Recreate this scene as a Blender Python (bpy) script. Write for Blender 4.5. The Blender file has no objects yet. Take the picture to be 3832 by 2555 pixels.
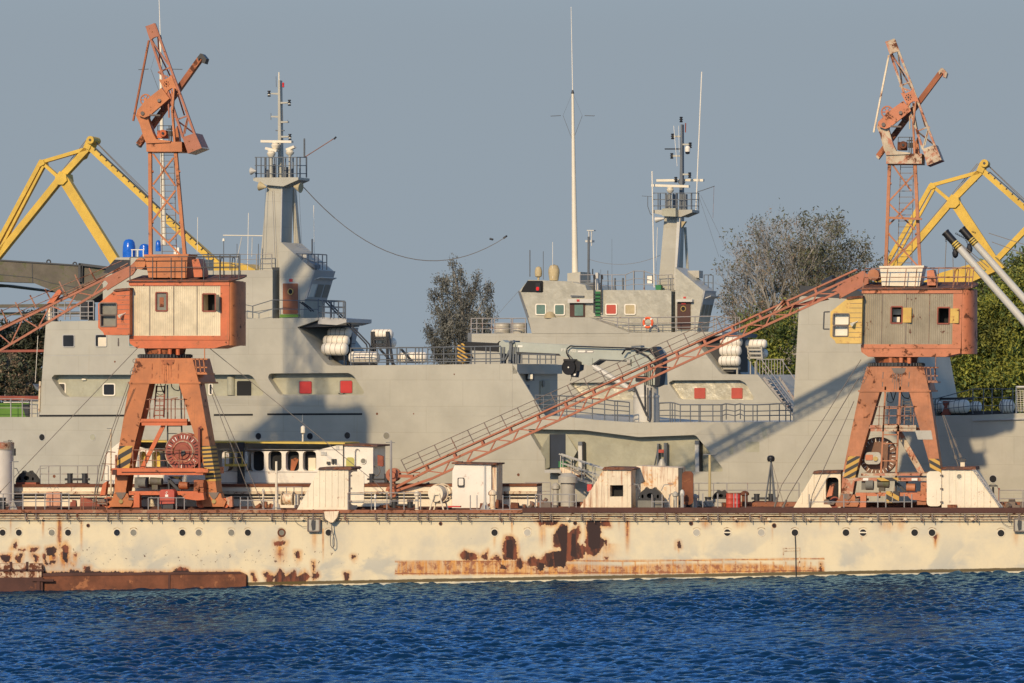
import bpy, math, random
import numpy as np
from mathutils import Vector, Matrix
from mathutils.geometry import tessellate_polygon
random.seed(7); RS=np.random.RandomState(7)
S=bpy.context.scene; COL=S.collection
V=Vector
# ------------------------------------------------------------------ camera geometry
FPX=13860.; CX=1916.; YH=1424.; DIST=220.; HCAM=12.; TH=math.radians(13)
FW=V((-math.sin(TH),math.cos(TH),0)); RT=V((math.cos(TH),math.sin(TH),0))
CAM=V((0,0,HCAM))-FW*DIST
XF=None                       # optional remap of measured coordinates (second crane of the same type)
def P(px,py,Y=0.,m=0.):
    """point of the plane Y = Y0 + m X that was measured at (px,py) in the photograph"""
    if XF: px,py=XF(px,py)
    d=FW+RT*((px-CX)/FPX)+V((0,0,(YH-py)/FPX))
    t=(Y+m*CAM.x-CAM.y)/(d.y-m*d.x)
    return CAM+d*t
def pxm(p): return (p-CAM).dot(FW)/FPX      # metres per photo pixel at p
SLA=-.22; YA=17.84                          # near ship side plane
SLB=-.22; YB=69.1
def ext(m): return V((-m,1,0)).normalized()
# ------------------------------------------------------------------ objects
OFF={}
def link(o): COL.objects.link(o); return o
def tag(o,label=None,cat=None,group=None,kind=None):
    for k,v in (('label',label),('category',cat),('group',group),('kind',kind)):
        if v: o[k]=v
    return o
def thing(name,label,cat,loc,group=None):
    o=bpy.data.objects.new(name,None); o.location=loc; o.empty_display_size=.3; link(o)
    OFF[o.name]=V(loc); return tag(o,label,cat,group)
class MB:
    def __init__(s): s.v=[]; s.f=[]
    def add(s,vs,fs):
        b=len(s.v); s.v+= [tuple(v) for v in vs]; s.f+=[tuple(i+b for i in f) for f in fs]; return s
    def hexa(s,c8): return s.add(c8,[(0,3,2,1),(4,5,6,7),(0,1,5,4),(1,2,6,5),(2,3,7,6),(3,0,4,7)])
    def box(s,x0,x1,y0,y1,z0,z1):
        return s.hexa([(x0,y0,z0),(x1,y0,z0),(x1,y1,z0),(x0,y1,z0),(x0,y0,z1),(x1,y0,z1),(x1,y1,z1),(x0,y1,z1)])
    def prism(s,poly,e,holes=(),hd=None):
        """front outline poly (3D, planar) pushed along e; holes are cut hd deep with a closed back"""
        loops=[list(map(V,poly))]+[list(map(V,h)) for h in holes]
        pts=[p for l in loops for p in l]
        tri=tessellate_polygon(loops)
        s.add(pts,tri)
        back=[p+e for p in loops[0]]; n=len(back)
        s.add(back,tessellate_polygon([back]))
        s.add(loops[0]+back,[(i,(i+1)%n,n+(i+1)%n,n+i) for i in range(n)])
        for h in loops[1:]:
            eh=e.normalized()*hd if hd else e
            bh=[p+eh for p in h]; n=len(h)
            s.add(h+bh,[(i,(i+1)%n,n+(i+1)%n,n+i) for i in range(n)])
            if hd: s.add(bh,tessellate_polygon([bh]))
        return s
    def pp(s,poly,Y,dep,m=0.,holes=(),hd=None):
        return s.prism([P(x,y,Y,m) for x,y in poly],ext(m)*dep,[[P(x,y,Y,m) for x,y in h] for h in holes],hd)
    def pr(s,x0,y0,x1,y1,Y,dep,m=0.): return s.pp([(x0,y0),(x1,y0),(x1,y1),(x0,y1)],Y,dep,m)
    def pb(s,a,b,w,Y,dep,m=0.):
        (x0,y0),(x1,y1)=a,b; dx,dy=x1-x0,y1-y0; l=math.hypot(dx,dy) or 1; nx,ny=-dy/l*w/2,dx/l*w/2
        return s.pp([(x0+nx,y0+ny),(x1+nx,y1+ny),(x1-nx,y1-ny),(x0-nx,y0-ny)],Y,dep,m)
    def cyl(s,p,q,r,r2=None,n=12,cap=True):
        p=V(p);q=V(q); r2=r if r2 is None else r2
        a=(q-p).normalized(); u=a.orthogonal().normalized(); w=a.cross(u)
        ring=lambda c,R:[c+(u*math.cos(2*math.pi*i/n)+w*math.sin(2*math.pi*i/n))*R for i in range(n)]
        f=[(i,(i+1)%n,n+(i+1)%n,n+i) for i in range(n)]
        if cap: f+=[tuple(range(n-1,-1,-1)),tuple(range(n,2*n))]
        return s.add(ring(p,r)+ring(q,r2),f)
    def tube(s,pts,r,n=5):
        for a,b in zip(pts,pts[1:]): s.cyl(a,b,r,n=n)
        return s
    def pt(s,pts,r,Y,m=0.,n=5): return s.tube([P(x,y,Y,m) for x,y in pts],r,n)
    def lathe(s,prof,c,axis=(0,0,1),n=16):
        a=V(axis).normalized(); u=a.orthogonal().normalized(); w=a.cross(u); c=V(c); vs=[]
        for r,z in prof:
            vs+=[c+a*z+(u*math.cos(2*math.pi*i/n)+w*math.sin(2*math.pi*i/n))*r for i in range(n)]
        k=len(prof)
        f=[(j*n+i,j*n+(i+1)%n,(j+1)*n+(i+1)%n,(j+1)*n+i) for j in range(k-1) for i in range(n)]
        f+=[tuple(range(n-1,-1,-1)),tuple(range((k-1)*n,k*n))]
        return s.add(vs,f)
    def ring(s,c,axis,R,r,n=18,m=6,a0=0.,a1=2*math.pi):
        a=V(axis).normalized(); c=V(c)
        u=(V((0,0,1))-a*a.z); u=u.normalized() if u.length>.01 else V((1,0,0)); w=a.cross(u)
        full=abs(a1-a0-2*math.pi)<1e-6; k=n if full else n+1; vs=[]
        for i in range(k):
            t=a0+(a1-a0)*i/n; d=u*math.cos(t)+w*math.sin(t)
            vs+=[c+d*(R+r*math.cos(2*math.pi*j/m))+a*r*math.sin(2*math.pi*j/m) for j in range(m)]
        f=[]
        for i in range(n):
            i2=(i+1)%k
            f+=[(i*m+j,i*m+(j+1)%m,i2*m+(j+1)%m,i2*m+j) for j in range(m)]
        return s.add(vs,f)
    def build(s,name,mat,parent=None,label=None,cat=None,group=None,kind=None,loc=None):
        me=bpy.data.meshes.new(name)
        o=bpy.data.objects.new(name,me)
        if parent: off=OFF[parent.name]
        else:
            if loc is None:
                a=np.array(s.v); off=V(((a[:,0].min()+a[:,0].max())/2,(a[:,1].min()+a[:,1].max())/2,a[:,2].min()))
            else: off=V(loc)
            o.location=off
        me.from_pydata([(x-off.x,y-off.y,z-off.z) for x,y,z in s.v],[],s.f)
        me.validate(); 
        import bmesh
        bm=bmesh.new(); bm.from_mesh(me); bmesh.ops.recalc_face_normals(bm,faces=bm.faces); bm.to_mesh(me); bm.free()
        me.shade_smooth(); me.set_sharp_from_angle(angle=math.radians(32))
        me.materials.append(mat); link(o)
        OFF[o.name]=off
        if parent: o.parent=parent
        return tag(o,label,cat,group,kind)
def dup(root,delta,label=None,group=None):
    r=root.copy(); link(r); r.location=root.location+V(delta)
    OFF[r.name]=OFF[root.name]+V(delta)
    if label: r['label']=label
    if group: r['group']=group
    def rec(a,b):
        for ch in list(a.children):
            c=ch.copy(); link(c); c.parent=b; rec(ch,c)
    rec(root,r); return r
# ------------------------------------------------------------------ materials
class NT:
    def __init__(s,name):
        s.m=bpy.data.materials.new(name); s.m.use_nodes=True; s.t=s.m.node_tree; s.n=s.t.nodes
        s.b=s.n['Principled BSDF']
    def new(s,t,**k):
        n=s.n.new(t)
        for a,b in k.items(): setattr(n,a,b)
        return n
    def l(s,a,b): s.t.links.new(a,b)
    def pos(s,scale=(1,1,1)):
        g=s.new('ShaderNodeNewGeometry'); mp=s.new('ShaderNodeMapping'); mp.inputs['Scale'].default_value=scale
        s.l(g.outputs['Position'],mp.inputs['Vector']); return mp.outputs[0]
    def noise(s,scale,detail=5,rough=.6,vec=None,dist=0):
        n=s.new('ShaderNodeTexNoise'); n.inputs['Scale'].default_value=scale; n.inputs['Detail'].default_value=detail
        n.inputs['Roughness'].default_value=rough; n.inputs['Distortion'].default_value=dist
        s.l(vec if vec is not None else s.pos(),n.inputs['Vector']); return n.outputs['Fac']
    def ramp(s,f,a,b,ca=0.,cb=1.):
        r=s.new('ShaderNodeMapRange'); r.interpolation_type='SMOOTHSTEP'
        r.inputs['From Min'].default_value=a; r.inputs['From Max'].default_value=b
        r.inputs['To Min'].default_value=ca; r.inputs['To Max'].default_value=cb
        s.l(f,r.inputs['Value']); return r.outputs[0]
    def mix(s,f,a,b,mode='MIX'):
        n=s.new('ShaderNodeMix',data_type='RGBA',blend_type=mode)
        for sock,v in ((n.inputs[0],f),(n.inputs[6],a),(n.inputs[7],b)):
            if hasattr(v,'is_output'): s.l(v,sock)
            elif isinstance(v,(int,float)): sock.default_value=v
            else: sock.default_value=(*v,1)
        return n.outputs[2]
    def math(s,op,a,b=0.,clamp=False):
        n=s.new('ShaderNodeMath',operation=op,use_clamp=clamp)
        for sock,v in ((n.inputs[0],a),(n.inputs[1],b)):
            if hasattr(v,'is_output'): s.l(v,sock)
            else: sock.default_value=v
        return n.outputs[0]
    def col(s,c,rough=None):
        if hasattr(c,'is_output'): s.l(c,s.b.inputs['Base Color'])
        else: s.b.inputs['Base Color'].default_value=(*c,1)
        if rough is not None:
            if hasattr(rough,'is_output'): s.l(rough,s.b.inputs['Roughness'])
            else: s.b.inputs['Roughness'].default_value=rough
    def bump(s,h,strength=.3,dist=.02):
        n=s.new('ShaderNodeBump'); n.inputs['Strength'].default_value=strength; n.inputs['Distance'].default_value=dist
        s.l(h,n.inputs['Height']); s.l(n.outputs[0],s.b.inputs['Normal'])
RUSTD=(.045,.017,.010); RUST=(.17,.052,.02); RUSTL=(.34,.12,.04)
def paint(name,c,rough=.55,vary=.18,rust=0.,streak=0.,dirt=0.,dirtc=(.12,.09,.06),metal=0.,c2=None,c2a=.5,rs=1.6,dent=0.,rustc=RUST):
    """painted steel: brightness drift, second worn coat, rust spots, vertical streaks, grime"""
    t=NT(name)
    n1=t.noise(.8,6,.65); n2=t.noise(5,4,.6)
    k=t.ramp(n1,.3,.7,1-vary,1+vary*.6); 
    cc=t.mix(1.,c,k,'MULTIPLY')
    cc=t.mix(t.ramp(n2,.35,.75,0,vary*.6),cc,tuple(x*.62 for x in c))
    if c2:
        n3=t.noise(1.1,8,.7,dist=.4); cc=t.mix(t.ramp(n3,c2a-.04,c2a+.04),cc,c2)
    if streak:
        n4=t.noise(1.,6,.65,t.pos((7,7,.35))); cc=t.mix(t.ramp(n4,.66-streak*.3,.80-streak*.2,0,.75),cc,RUSTL if rust else dirtc)
    if dirt:
        n5=t.noise(2.3,7,.7); cc=t.mix(t.ramp(n5,.66-dirt*.35,.82,0,.8),cc,dirtc)
    rf=rough
    if rust:
        n6=t.noise(rs,9,.72,dist=.3); f=t.ramp(n6,.72-rust*.36,.75-rust*.36)
        halo=t.ramp(n6,.63-rust*.36,.75-rust*.36,0,.5)
        cc=t.mix(halo,cc,RUSTL); cc=t.mix(f,cc,t.mix(n2,RUSTD,rustc)); rf=t.ramp(f,0,1,rough,.9)
    t.col(cc,rf); t.b.inputs['Metallic'].default_value=metal
    if dent:
        t.bump(t.noise(1.3,3,.5),dent,.12)
    return t.m
M={}
def mk():
    M['ship']=plated('ship_grey_paint',(.405,.393,.325))
    M['shipin']=paint('ship_recess_darkened_paint',(.36,.355,.265),.42,.16,dirt=.3,dirtc=(.24,.20,.13),dent=.35)  # ship paint darkened so its colour carries the shade of the recesses
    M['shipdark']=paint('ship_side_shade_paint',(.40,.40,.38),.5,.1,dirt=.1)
    M['foil']=paint('dented_bare_metal',(.60,.56,.42),.34,.22,dent=1.,metal=.35)
    M['foil2']=paint('dented_grey_plate',(.44,.425,.345),.38,.16,dent=.55,metal=.15,dirt=.15)
    M['rail']=paint('rail_blue_grey',(.115,.13,.145),.5,.15)
    M['railw']=paint('rail_weathered_grey',(.30,.29,.28),.55,.2,rust=.25)
    M['railo']=paint('rail_rusty',(.30,.15,.10),.6,.25,rust=.55)
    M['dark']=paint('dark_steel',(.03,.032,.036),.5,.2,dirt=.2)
    M['black']=paint('black_paint',(.012,.012,.014),.45,.2)
    M['navyshade']=paint('doorway_shade_navy',(.016,.026,.045),.7,.2)  # navy colour stands in for the shade inside the doorway
    M['void']=paint('dark_opening',(.006,.007,.009),.8,.1)
    M['orange']=paint('crane_orange',(.47,.158,.050),.55,.2,rust=.33,streak=.36,dirt=.32,dirtc=(.20,.085,.04),rs=1.4)
    M['orangehot']=paint('crane_orange_bright',(.54,.125,.038),.5,.16,rust=.32,streak=.28,dirt=.28,dirtc=(.2,.07,.03),rs=2)
    M['orangef']=paint('faded_jib_orange',(.36,.122,.064),.55,.16,rust=.35,streak=.15,rs=2.2)
    M['orange2']=paint('weathered_crane_orange',(.42,.165,.075),.62,.28,rust=.36,streak=.5,dirt=.55,dirtc=(.24,.105,.055),rs=1.2)
    M['orange2c']=paint('faded_orange_cab',(.50,.165,.072),.52,.16,rust=.42,streak=.25,rs=1.7)
    M['worn']=paint('worn_orange_and_cream',(.48,.40,.28),.6,.2,rust=.45,c2=(.42,.16,.09),c2a=.52,rs=1.5)
    M['brownrust']=paint('rusty_screw_beam',(.34,.10,.035),.65,.3,rust=.5)
    M['roof']=paint('rusted_roof',(.10,.055,.045),.8,.3,rust=.5)
    M['cream']=paint('cream_white_paint',(.74,.66,.50),.55,.1,rust=.16,streak=.16,dirt=.1,dirtc=(.40,.30,.18),rs=3.2)
    M['creamr']=paint('rust_streaked_cream_paint',(.72,.62,.45),.58,.14,rust=.22,streak=.62,rs=2.2,c2=(.62,.34,.13),c2a=.60)
    M['white']=paint('white_house_paint',(.74,.70,.61),.5,.07,rust=.10,streak=.08,dirt=.08,dirtc=(.45,.38,.28),rs=2.5)
    M['raft']=paint('raft_white',(.78,.73,.62),.4,.06)
    M['strap']=paint('strap_grey',(.16,.14,.12),.7,.1)
    M['whitem']=paint('antenna_white',(.72,.66,.52),.45,.06)
    M['yellow']=paint('crane_yellow',(.60,.385,.040),.55,.16,dirt=.30,dirtc=(.30,.19,.05),rust=.12)
    M['palepole']=paint('yellowish_pole_paint',(.50,.42,.22),.6,.15,rust=.2)
    M['pinkbox']=paint('faded_pink_cabinet',(.58,.29,.18),.6,.2,rust=.35,c2=(.62,.48,.34),c2a=.62)
    M['yellowtrim']=paint('yellow_trim',(.62,.45,.08),.55,.15,rust=.25)
    M['yellowcab']=paint('yellow_cab_paint',(.60,.40,.10),.55,.16,rust=.20,c2=(.50,.18,.08),c2a=.63,rs=2)
    M['yellowgrn']=paint('yellow_green_blind',(.42,.40,.10),.5,.15)
    M['red']=paint('red_shutter',(.50,.035,.03),.5,.12)
    M['redbox']=paint('faded_red_box',(.42,.065,.04),.55,.15,dirt=.2)
    M['redrust']=paint('red_brown_paint',(.25,.055,.030),.6,.22,rust=.25)
    M['fender']=paint('rust_eaten_cream_paint',(.60,.52,.38),.7,.2,rust=.62,streak=.7,rs=1.7)
    M['rust']=paint('bare_rust',(.16,.055,.025),.85,.35,dirt=.5,dirtc=(.05,.02,.015),c2=(.30,.12,.05),c2a=.60)
    M['rustdark']=paint('dark_rust_band',(.075,.028,.020),.8,.25,dirt=.3,dirtc=(.03,.015,.012),c2=(.19,.07,.03),c2a=.66)
    M['strake']=paint('rusty_rubbing_strake',(.26,.10,.055),.75,.3,rust=.5,c2=(.36,.22,.13),c2a=.60,rs=2.4)
    M['pipe']=paint('cream_pipe',(.60,.50,.34),.6,.15,rust=.42,rs=4)
    M['bracket']=paint('pipe_bracket',(.16,.13,.11),.65,.2,rust=.3)
    M['reel']=paint('red_brown_reel',(.26,.052,.030),.55,.18,c2=(.55,.45,.40),c2a=.70)
    M['reelb']=paint('brown_reel',(.17,.085,.05),.65,.15,rust=.2)
    M['blue']=paint('blue_plastic_sheet',(.012,.12,.55),.22,.2,dent=1.)
    M['navy']=paint('navy_tarp',(.02,.03,.07),.35,.2,dent=.8)
    M['wood']=paint('varnished_wood',(.22,.075,.03),.5,.25)
    M['woodd']=paint('dark_wood_door',(.06,.022,.014),.5,.2)
    M['moss']=paint('mossy_girder',(.115,.10,.075),.75,.25,dirt=.45,dirtc=(.10,.115,.035),c2=(.085,.09,.04),c2a=.57)
    M['green']=paint('green_paint',(.09,.20,.02),.5,.15)
    M['gmesh']=paint('green_bin',(.02,.16,.05),.5,.15)
    M['tank']=paint('dull_steel_tank',(.40,.38,.32),.45,.14,dirt=.2)
    M['conc']=paint('grey_concrete',(.17,.165,.14),.85,.25)
    M['tan']=paint('tan_canvas',(.46,.38,.22),.8,.2,dent=.6)
    M['brass']=paint('brass_ring',(.65,.45,.16),.3,.1,metal=.6)
    M['lamp']=paint('lamp_glass',(.75,.72,.6),.2,.05)
    M['lred']=paint('red_lens',(.65,.02,.02),.3,.05)
    M['buoyo']=paint('lifebuoy_orange',(.75,.11,.03),.5,.08)
    M['crgrey']=paint('crane_grey',(.37,.40,.35),.5,.1,rust=.06)
    M['cabgrey']=corr('grey_corrugated_sheet',(.33,.285,.20),.45)
    M['cabcream']=corr('cream_corrugated_sheet',(.76,.65,.44),.30)
    M['pole']=paint('pale_grey_boom',(.52,.51,.46),.45,.06)
    M['teal']=paint('teal_glass',(.13,.21,.18),.15,.2)
    M['glassd']=paint('dark_glass',(.02,.022,.026),.12,.2)
    M['glassg']=paint('dusty_glass',(.20,.19,.15),.35,.25)
    M['bark']=paint('grey_bark',(.30,.285,.255),.9,.2)
    M['quay']=paint('quay_concrete',(.24,.225,.19),.9,.2)
    M['hill']=paint('scrub_hill',(.055,.06,.035),.95,.3,c2=(.12,.10,.06),c2a=.6)
    M['hazard']=hazard('hazard_stripes',5.2,1.)
    M['hazard2']=hazard('hazard_stripes_falling',5.6,-1.)
    M['hazardf']=hazard('fine_hazard_stripes',12.5,.12); M['hazardb']=hazard('hook_block_stripes',13.,-1.); M['hazardr']=hazard('worn_leg_stripes',7.4,1.); M['hazardr2']=hazard('worn_leg_stripes_falling',7.4,-1.)
    M['hull']=hullmat(); M['water']=watermat()
    M['letter']=paint('lettering_white',(.75,.73,.65),.6,.05)
    M['letterb']=paint('lettering_blue',(.03,.03,.2),.6,.05)
    M['buoyw']=M['raft']
    for n,c,tr in (('leaf_casuarina',(.105,.108,.092),.1),('leaf_sparse',(.085,.092,.050),.2),('leaf_dark',(.072,.108,.022),.25),('leaf_yellow',(.20,.21,.03),.3),('leaf_dry',(.17,.12,.075),.2),('leaf_scrub',(.045,.055,.028),.2)):
        t=NT(n); oi=t.noise(.35,3,.6); k=t.ramp(oi,.3,.7,.55,1.45); t.col(t.mix(1.,c,k,'MULTIPLY'),.7)
        t.b.inputs['Subsurface Weight'].default_value=0; M[n]=t.m
def plated(name,c):
    t=NT(name); g=t.new('ShaderNodeNewGeometry'); sp=t.new('ShaderNodeSeparateXYZ'); t.l(g.outputs['Position'],sp.inputs[0])
    cb=t.new('ShaderNodeCombineXYZ'); t.l(sp.outputs[0],cb.inputs[0]); t.l(sp.outputs[2],cb.inputs[1])
    br=t.new('ShaderNodeTexBrick'); t.l(cb.outputs[0],br.inputs['Vector'])
    for k,v in (('Scale',1.),('Brick Width',5.2),('Row Height',1.72),('Mortar Size',.022),('Mortar Smooth',.6),('Bias',0.)): br.inputs[k].default_value=v
    br.inputs['Color1'].default_value=(1,1,1,1); br.inputs['Color2'].default_value=(.955,.955,.96,1); br.inputs['Mortar'].default_value=(.84,.83,.81,1)
    n1=t.noise(.45,6,.6); n2=t.noise(4,5,.65)
    cc=t.mix(1.,c,br.outputs['Color'],'MULTIPLY'); cc=t.mix(1.,cc,t.ramp(n1,.3,.7,.91,1.06),'MULTIPLY')
    st=t.noise(1.,6,.65,t.pos((4,4,.22))); cc=t.mix(t.ramp(st,.56,.78,0,.30),cc,(.33,.27,.17)); st2=t.noise(1.,6,.7,t.pos((9,9,.5))); cc=t.mix(t.ramp(st2,.64,.74,0,.35),cc,(.36,.36,.33))
    sp_=t.noise(1.7,9,.75); cc=t.mix(t.ramp(sp_,.70,.725,0,.7),cc,(.20,.10,.05)); pt=t.noise(.22,3,.5,t.pos((1,1,1.4))); cc=t.mix(t.ramp(pt,.58,.60,0,.13),cc,(.40,.38,.34))
    t.col(cc,.5); dn=t.noise(.9,3,.5); t.bump(t.math('ADD',dn,t.math('MULTIPLY',br.outputs['Fac'],-.08)),.22,.12); return t.m
def corr(name,c,rust):
    t=NT(name); n1=t.noise(1.,6,.65); cc=t.mix(1.,c,t.ramp(n1,.3,.7,.82,1.12),'MULTIPLY')
    st=t.noise(1.,6,.65,t.pos((9,9,.5))); cc=t.mix(t.ramp(st,.58,.8,0,.55),cc,(.30,.19,.09))
    n6=t.noise(1.8,9,.72); f=t.ramp(n6,.76-rust*.34,.80-rust*.34); cc=t.mix(f,cc,t.mix(st,RUSTD,RUST))
    w=t.new('ShaderNodeTexWave',bands_direction='X'); w.inputs['Scale'].default_value=2.6; t.l(t.pos(),w.inputs['Vector'])
    cc=t.mix(t.ramp(w.outputs['Fac'],.0,.45,.20,0),cc,tuple(x*.5 for x in c))
    t.col(cc,.6); t.bump(w.outputs['Fac'],.7,.05); return t.m
def hazard(name,freq,tilt):
    t=NT(name); g=t.new('ShaderNodeNewGeometry'); sp=t.new('ShaderNodeSeparateXYZ'); t.l(g.outputs['Position'],sp.inputs[0])
    a=t.math('ADD',t.math('MULTIPLY',sp.outputs[2],freq),t.math('MULTIPLY',sp.outputs[0],freq*-.55*tilt))
    fr=t.math('FRACT',t.math('MULTIPLY',a,.32)); n=t.noise(6,6,.7)
    f=t.ramp(t.math('ADD',fr,t.math('MULTIPLY',n,.06)),.52,.55)
    cc=t.mix(f,(.028,.026,.026),(.50,.30,.055)); cc=t.mix(t.ramp(t.noise(3,8,.7),.62,.68,0,.8),cc,(.05,.035,.03))
    t.col(cc,.6); return t.m
def hullmat():
    """barge side: cream paint; attribute 'wear' holds where the paint has flaked (r), rust runs (g), weed (b)"""
    t=NT('barge_side_paint')
    at=t.new('ShaderNodeAttribute',attribute_name='wear'); sp=t.new('ShaderNodeSeparateColor'); t.l(at.outputs['Color'],sp.inputs[0])
    R,G,B=sp.outputs
    at2=t.new('ShaderNodeAttribute',attribute_name='wear_more'); sp2=t.new('ShaderNodeSeparateColor'); t.l(at2.outputs['Color'],sp2.inputs[0]); DK,SPK,LOW=sp2.outputs
    nf=t.noise(2.2,10,.72); nm=t.noise(.5,6,.6); ns=t.noise(1.,7,.7,t.pos((5,5,.28))); nfine=t.noise(9,6,.7)
    base=t.mix(t.ramp(nm,.38,.68),(.64,.56,.375),(.52,.475,.355)); base=t.mix(t.ramp(nfine,.45,.8,0,.16),base,(.45,.36,.22))
    patch=t.noise(.33,5,.55,t.pos((1,1,1.6)),.5); base=t.mix(t.math('MULTIPLY',t.ramp(patch,.50,.62),t.math('ADD',t.math('MULTIPLY',LOW,.55),.18)),base,(.37,.375,.335))
    base=t.mix(t.ramp(ns,.54,.80,0,.26),base,(.52,.36,.19)); nv=t.noise(1.,8,.75,t.pos((11,11,.7))); base=t.mix(t.ramp(nv,.58,.76,0,.34),base,(.40,.31,.19)); grit=t.noise(13,6,.8); base=t.mix(t.ramp(grit,.60,.72,0,.30),base,(.36,.28,.19))
    g=t.math('MULTIPLY',G,t.ramp(ns,.28,.60,.45,1.4),True)
    cc=t.mix(g,base,t.mix(t.ramp(nf,.35,.65),(.58,.27,.045),(.33,.10,.014)))
    cc=t.mix(t.ramp(t.math('ADD',t.math('MULTIPLY',G,.36),t.math('MULTIPLY',nf,.62)),.56,.61,0,.9),cc,t.mix(nfine,(.13,.04,.018),(.34,.11,.035)))
    f=t.ramp(t.math('ADD',R,t.math('MULTIPLY',t.math('SUBTRACT',nf,.5),1.5)),.47,.53)
    dk=t.mix(t.ramp(t.noise(1.1,5,.6,t.pos((2.2,1,.6))),.42,.60),(.050,.021,.016),(.20,.058,.027))
    dk=t.mix(t.ramp(nfine,.4,.75,0,.35),dk,(.09,.05,.035))
    cc=t.mix(f,cc,t.mix(t.ramp(t.math('ADD',DK,t.math('MULTIPLY',t.math('SUBTRACT',nf,.5),.7)),.42,.58),dk,(.032,.016,.015)))
    sp6=t.noise(3.3,7,.75); cc=t.mix(t.ramp(t.math('ADD',sp6,t.math('MULTIPLY',SPK,.10)),.695,.715),cc,(.07,.028,.018))
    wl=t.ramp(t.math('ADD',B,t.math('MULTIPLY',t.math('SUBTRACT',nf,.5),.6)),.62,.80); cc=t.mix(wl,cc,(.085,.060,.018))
    t.col(cc,t.ramp(f,0,1,.55,.85)); t.bump(t.math('ADD',t.math('MULTIPLY',nm,1.2),t.math('MULTIPLY',f,-.06)),.35,.08)
    return t.m
def watermat():
    t=NT('harbour_water')
    n=t.noise(3.2,6,.62,t.pos((.9,.9,1))); n2=t.noise(9,4,.6,t.pos((.9,.9,1)))
    h=t.math('ADD',n,t.math('MULTIPLY',n2,.35))
    bp=t.new('ShaderNodeBump'); bp.inputs['Strength'].default_value=.5; bp.inputs['Distance'].default_value=.07; t.l(h,bp.inputs['Height'])
    df=t.new('ShaderNodeBsdfDiffuse'); df.inputs['Color'].default_value=(.003,.022,.060,1)
    gl=t.new('ShaderNodeBsdfGlossy'); gl.inputs['Color'].default_value=(.33,.60,.92,1); gl.inputs['Roughness'].default_value=.06
    fr=t.new('ShaderNodeFresnel'); fr.inputs['IOR'].default_value=1.333
    for n_ in (df,gl,fr): t.l(bp.outputs[0],n_.inputs['Normal'])
    ms=t.new('ShaderNodeMixShader'); t.l(fr.outputs[0],ms.inputs[0]); t.l(df.outputs[0],ms.inputs[1]); t.l(gl.outputs[0],ms.inputs[2])
    t.l(ms.outputs[0],t.n['Material Output'].inputs['Surface'])
    return t.m
mk()
# ------------------------------------------------------------------ camera, sky, sun
cd=bpy.data.cameras.new('camera'); cam=link(bpy.data.objects.new('camera',cd)); S.camera=cam
cd.sensor_width=36; cd.lens=FPX/3832*36; cd.shift_y=(YH-2555/2)/3832; cd.clip_start=1; cd.clip_end=6000
cam.location=CAM; cam.rotation_euler=(math.pi/2,0,TH)
SUN=V((.204,1.073,-.55)).normalized()
sd=bpy.data.lights.new('sun','SUN'); sd.energy=4.0; sd.angle=math.radians(1.8); sd.color=(1,.76,.48)
so=link(bpy.data.objects.new('sun',sd)); so.rotation_euler=SUN.to_track_quat('-Z','Y').to_euler(); so.location=(-60,-200,120)
W=bpy.data.worlds.new('World'); S.world=W; W.use_nodes=True; nt=W.node_tree
bg=nt.nodes['Background']; sky=nt.nodes.new('ShaderNodeTexSky'); sky.sky_type='NISHITA'; sky.sun_disc=False
sky.sun_elevation=math.asin(-SUN.z); sky.sun_rotation=math.atan2(-SUN.x,-SUN.y); sky.air_density=1.; sky.dust_density=.6; sky.ozone_density=4.
tc=nt.nodes.new('ShaderNodeTexCoord'); sx=nt.nodes.new('ShaderNodeSeparateXYZ'); nt.links.new(tc.outputs['Generated'],sx.inputs[0])
mr=nt.nodes.new('ShaderNodeMapRange'); mr.interpolation_type='SMOOTHSTEP'; nt.links.new(sx.outputs[2],mr.inputs['Value'])
for k,v in (('From Min',.09),('From Max',.24),('To Min',1.),('To Max',0.)): mr.inputs[k].default_value=v
mx=nt.nodes.new('ShaderNodeMix'); mx.data_type='RGBA'; nt.links.new(mr.outputs[0],mx.inputs[0]); nt.links.new(sky.outputs[0],mx.inputs[6])
SKYK=.15
mx.inputs[7].default_value=(.292/SKYK,.350/SKYK,.405/SKYK,1)      # harbour haze low in the sky
nt.links.new(mx.outputs[2],bg.inputs['Color']); bg.inputs['Strength'].default_value=SKYK
S.view_settings.view_transform='Standard'; S.view_settings.look='None'; S.view_settings.exposure=0; S.view_settings.gamma=1
S.cycles.max_bounces=6
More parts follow.
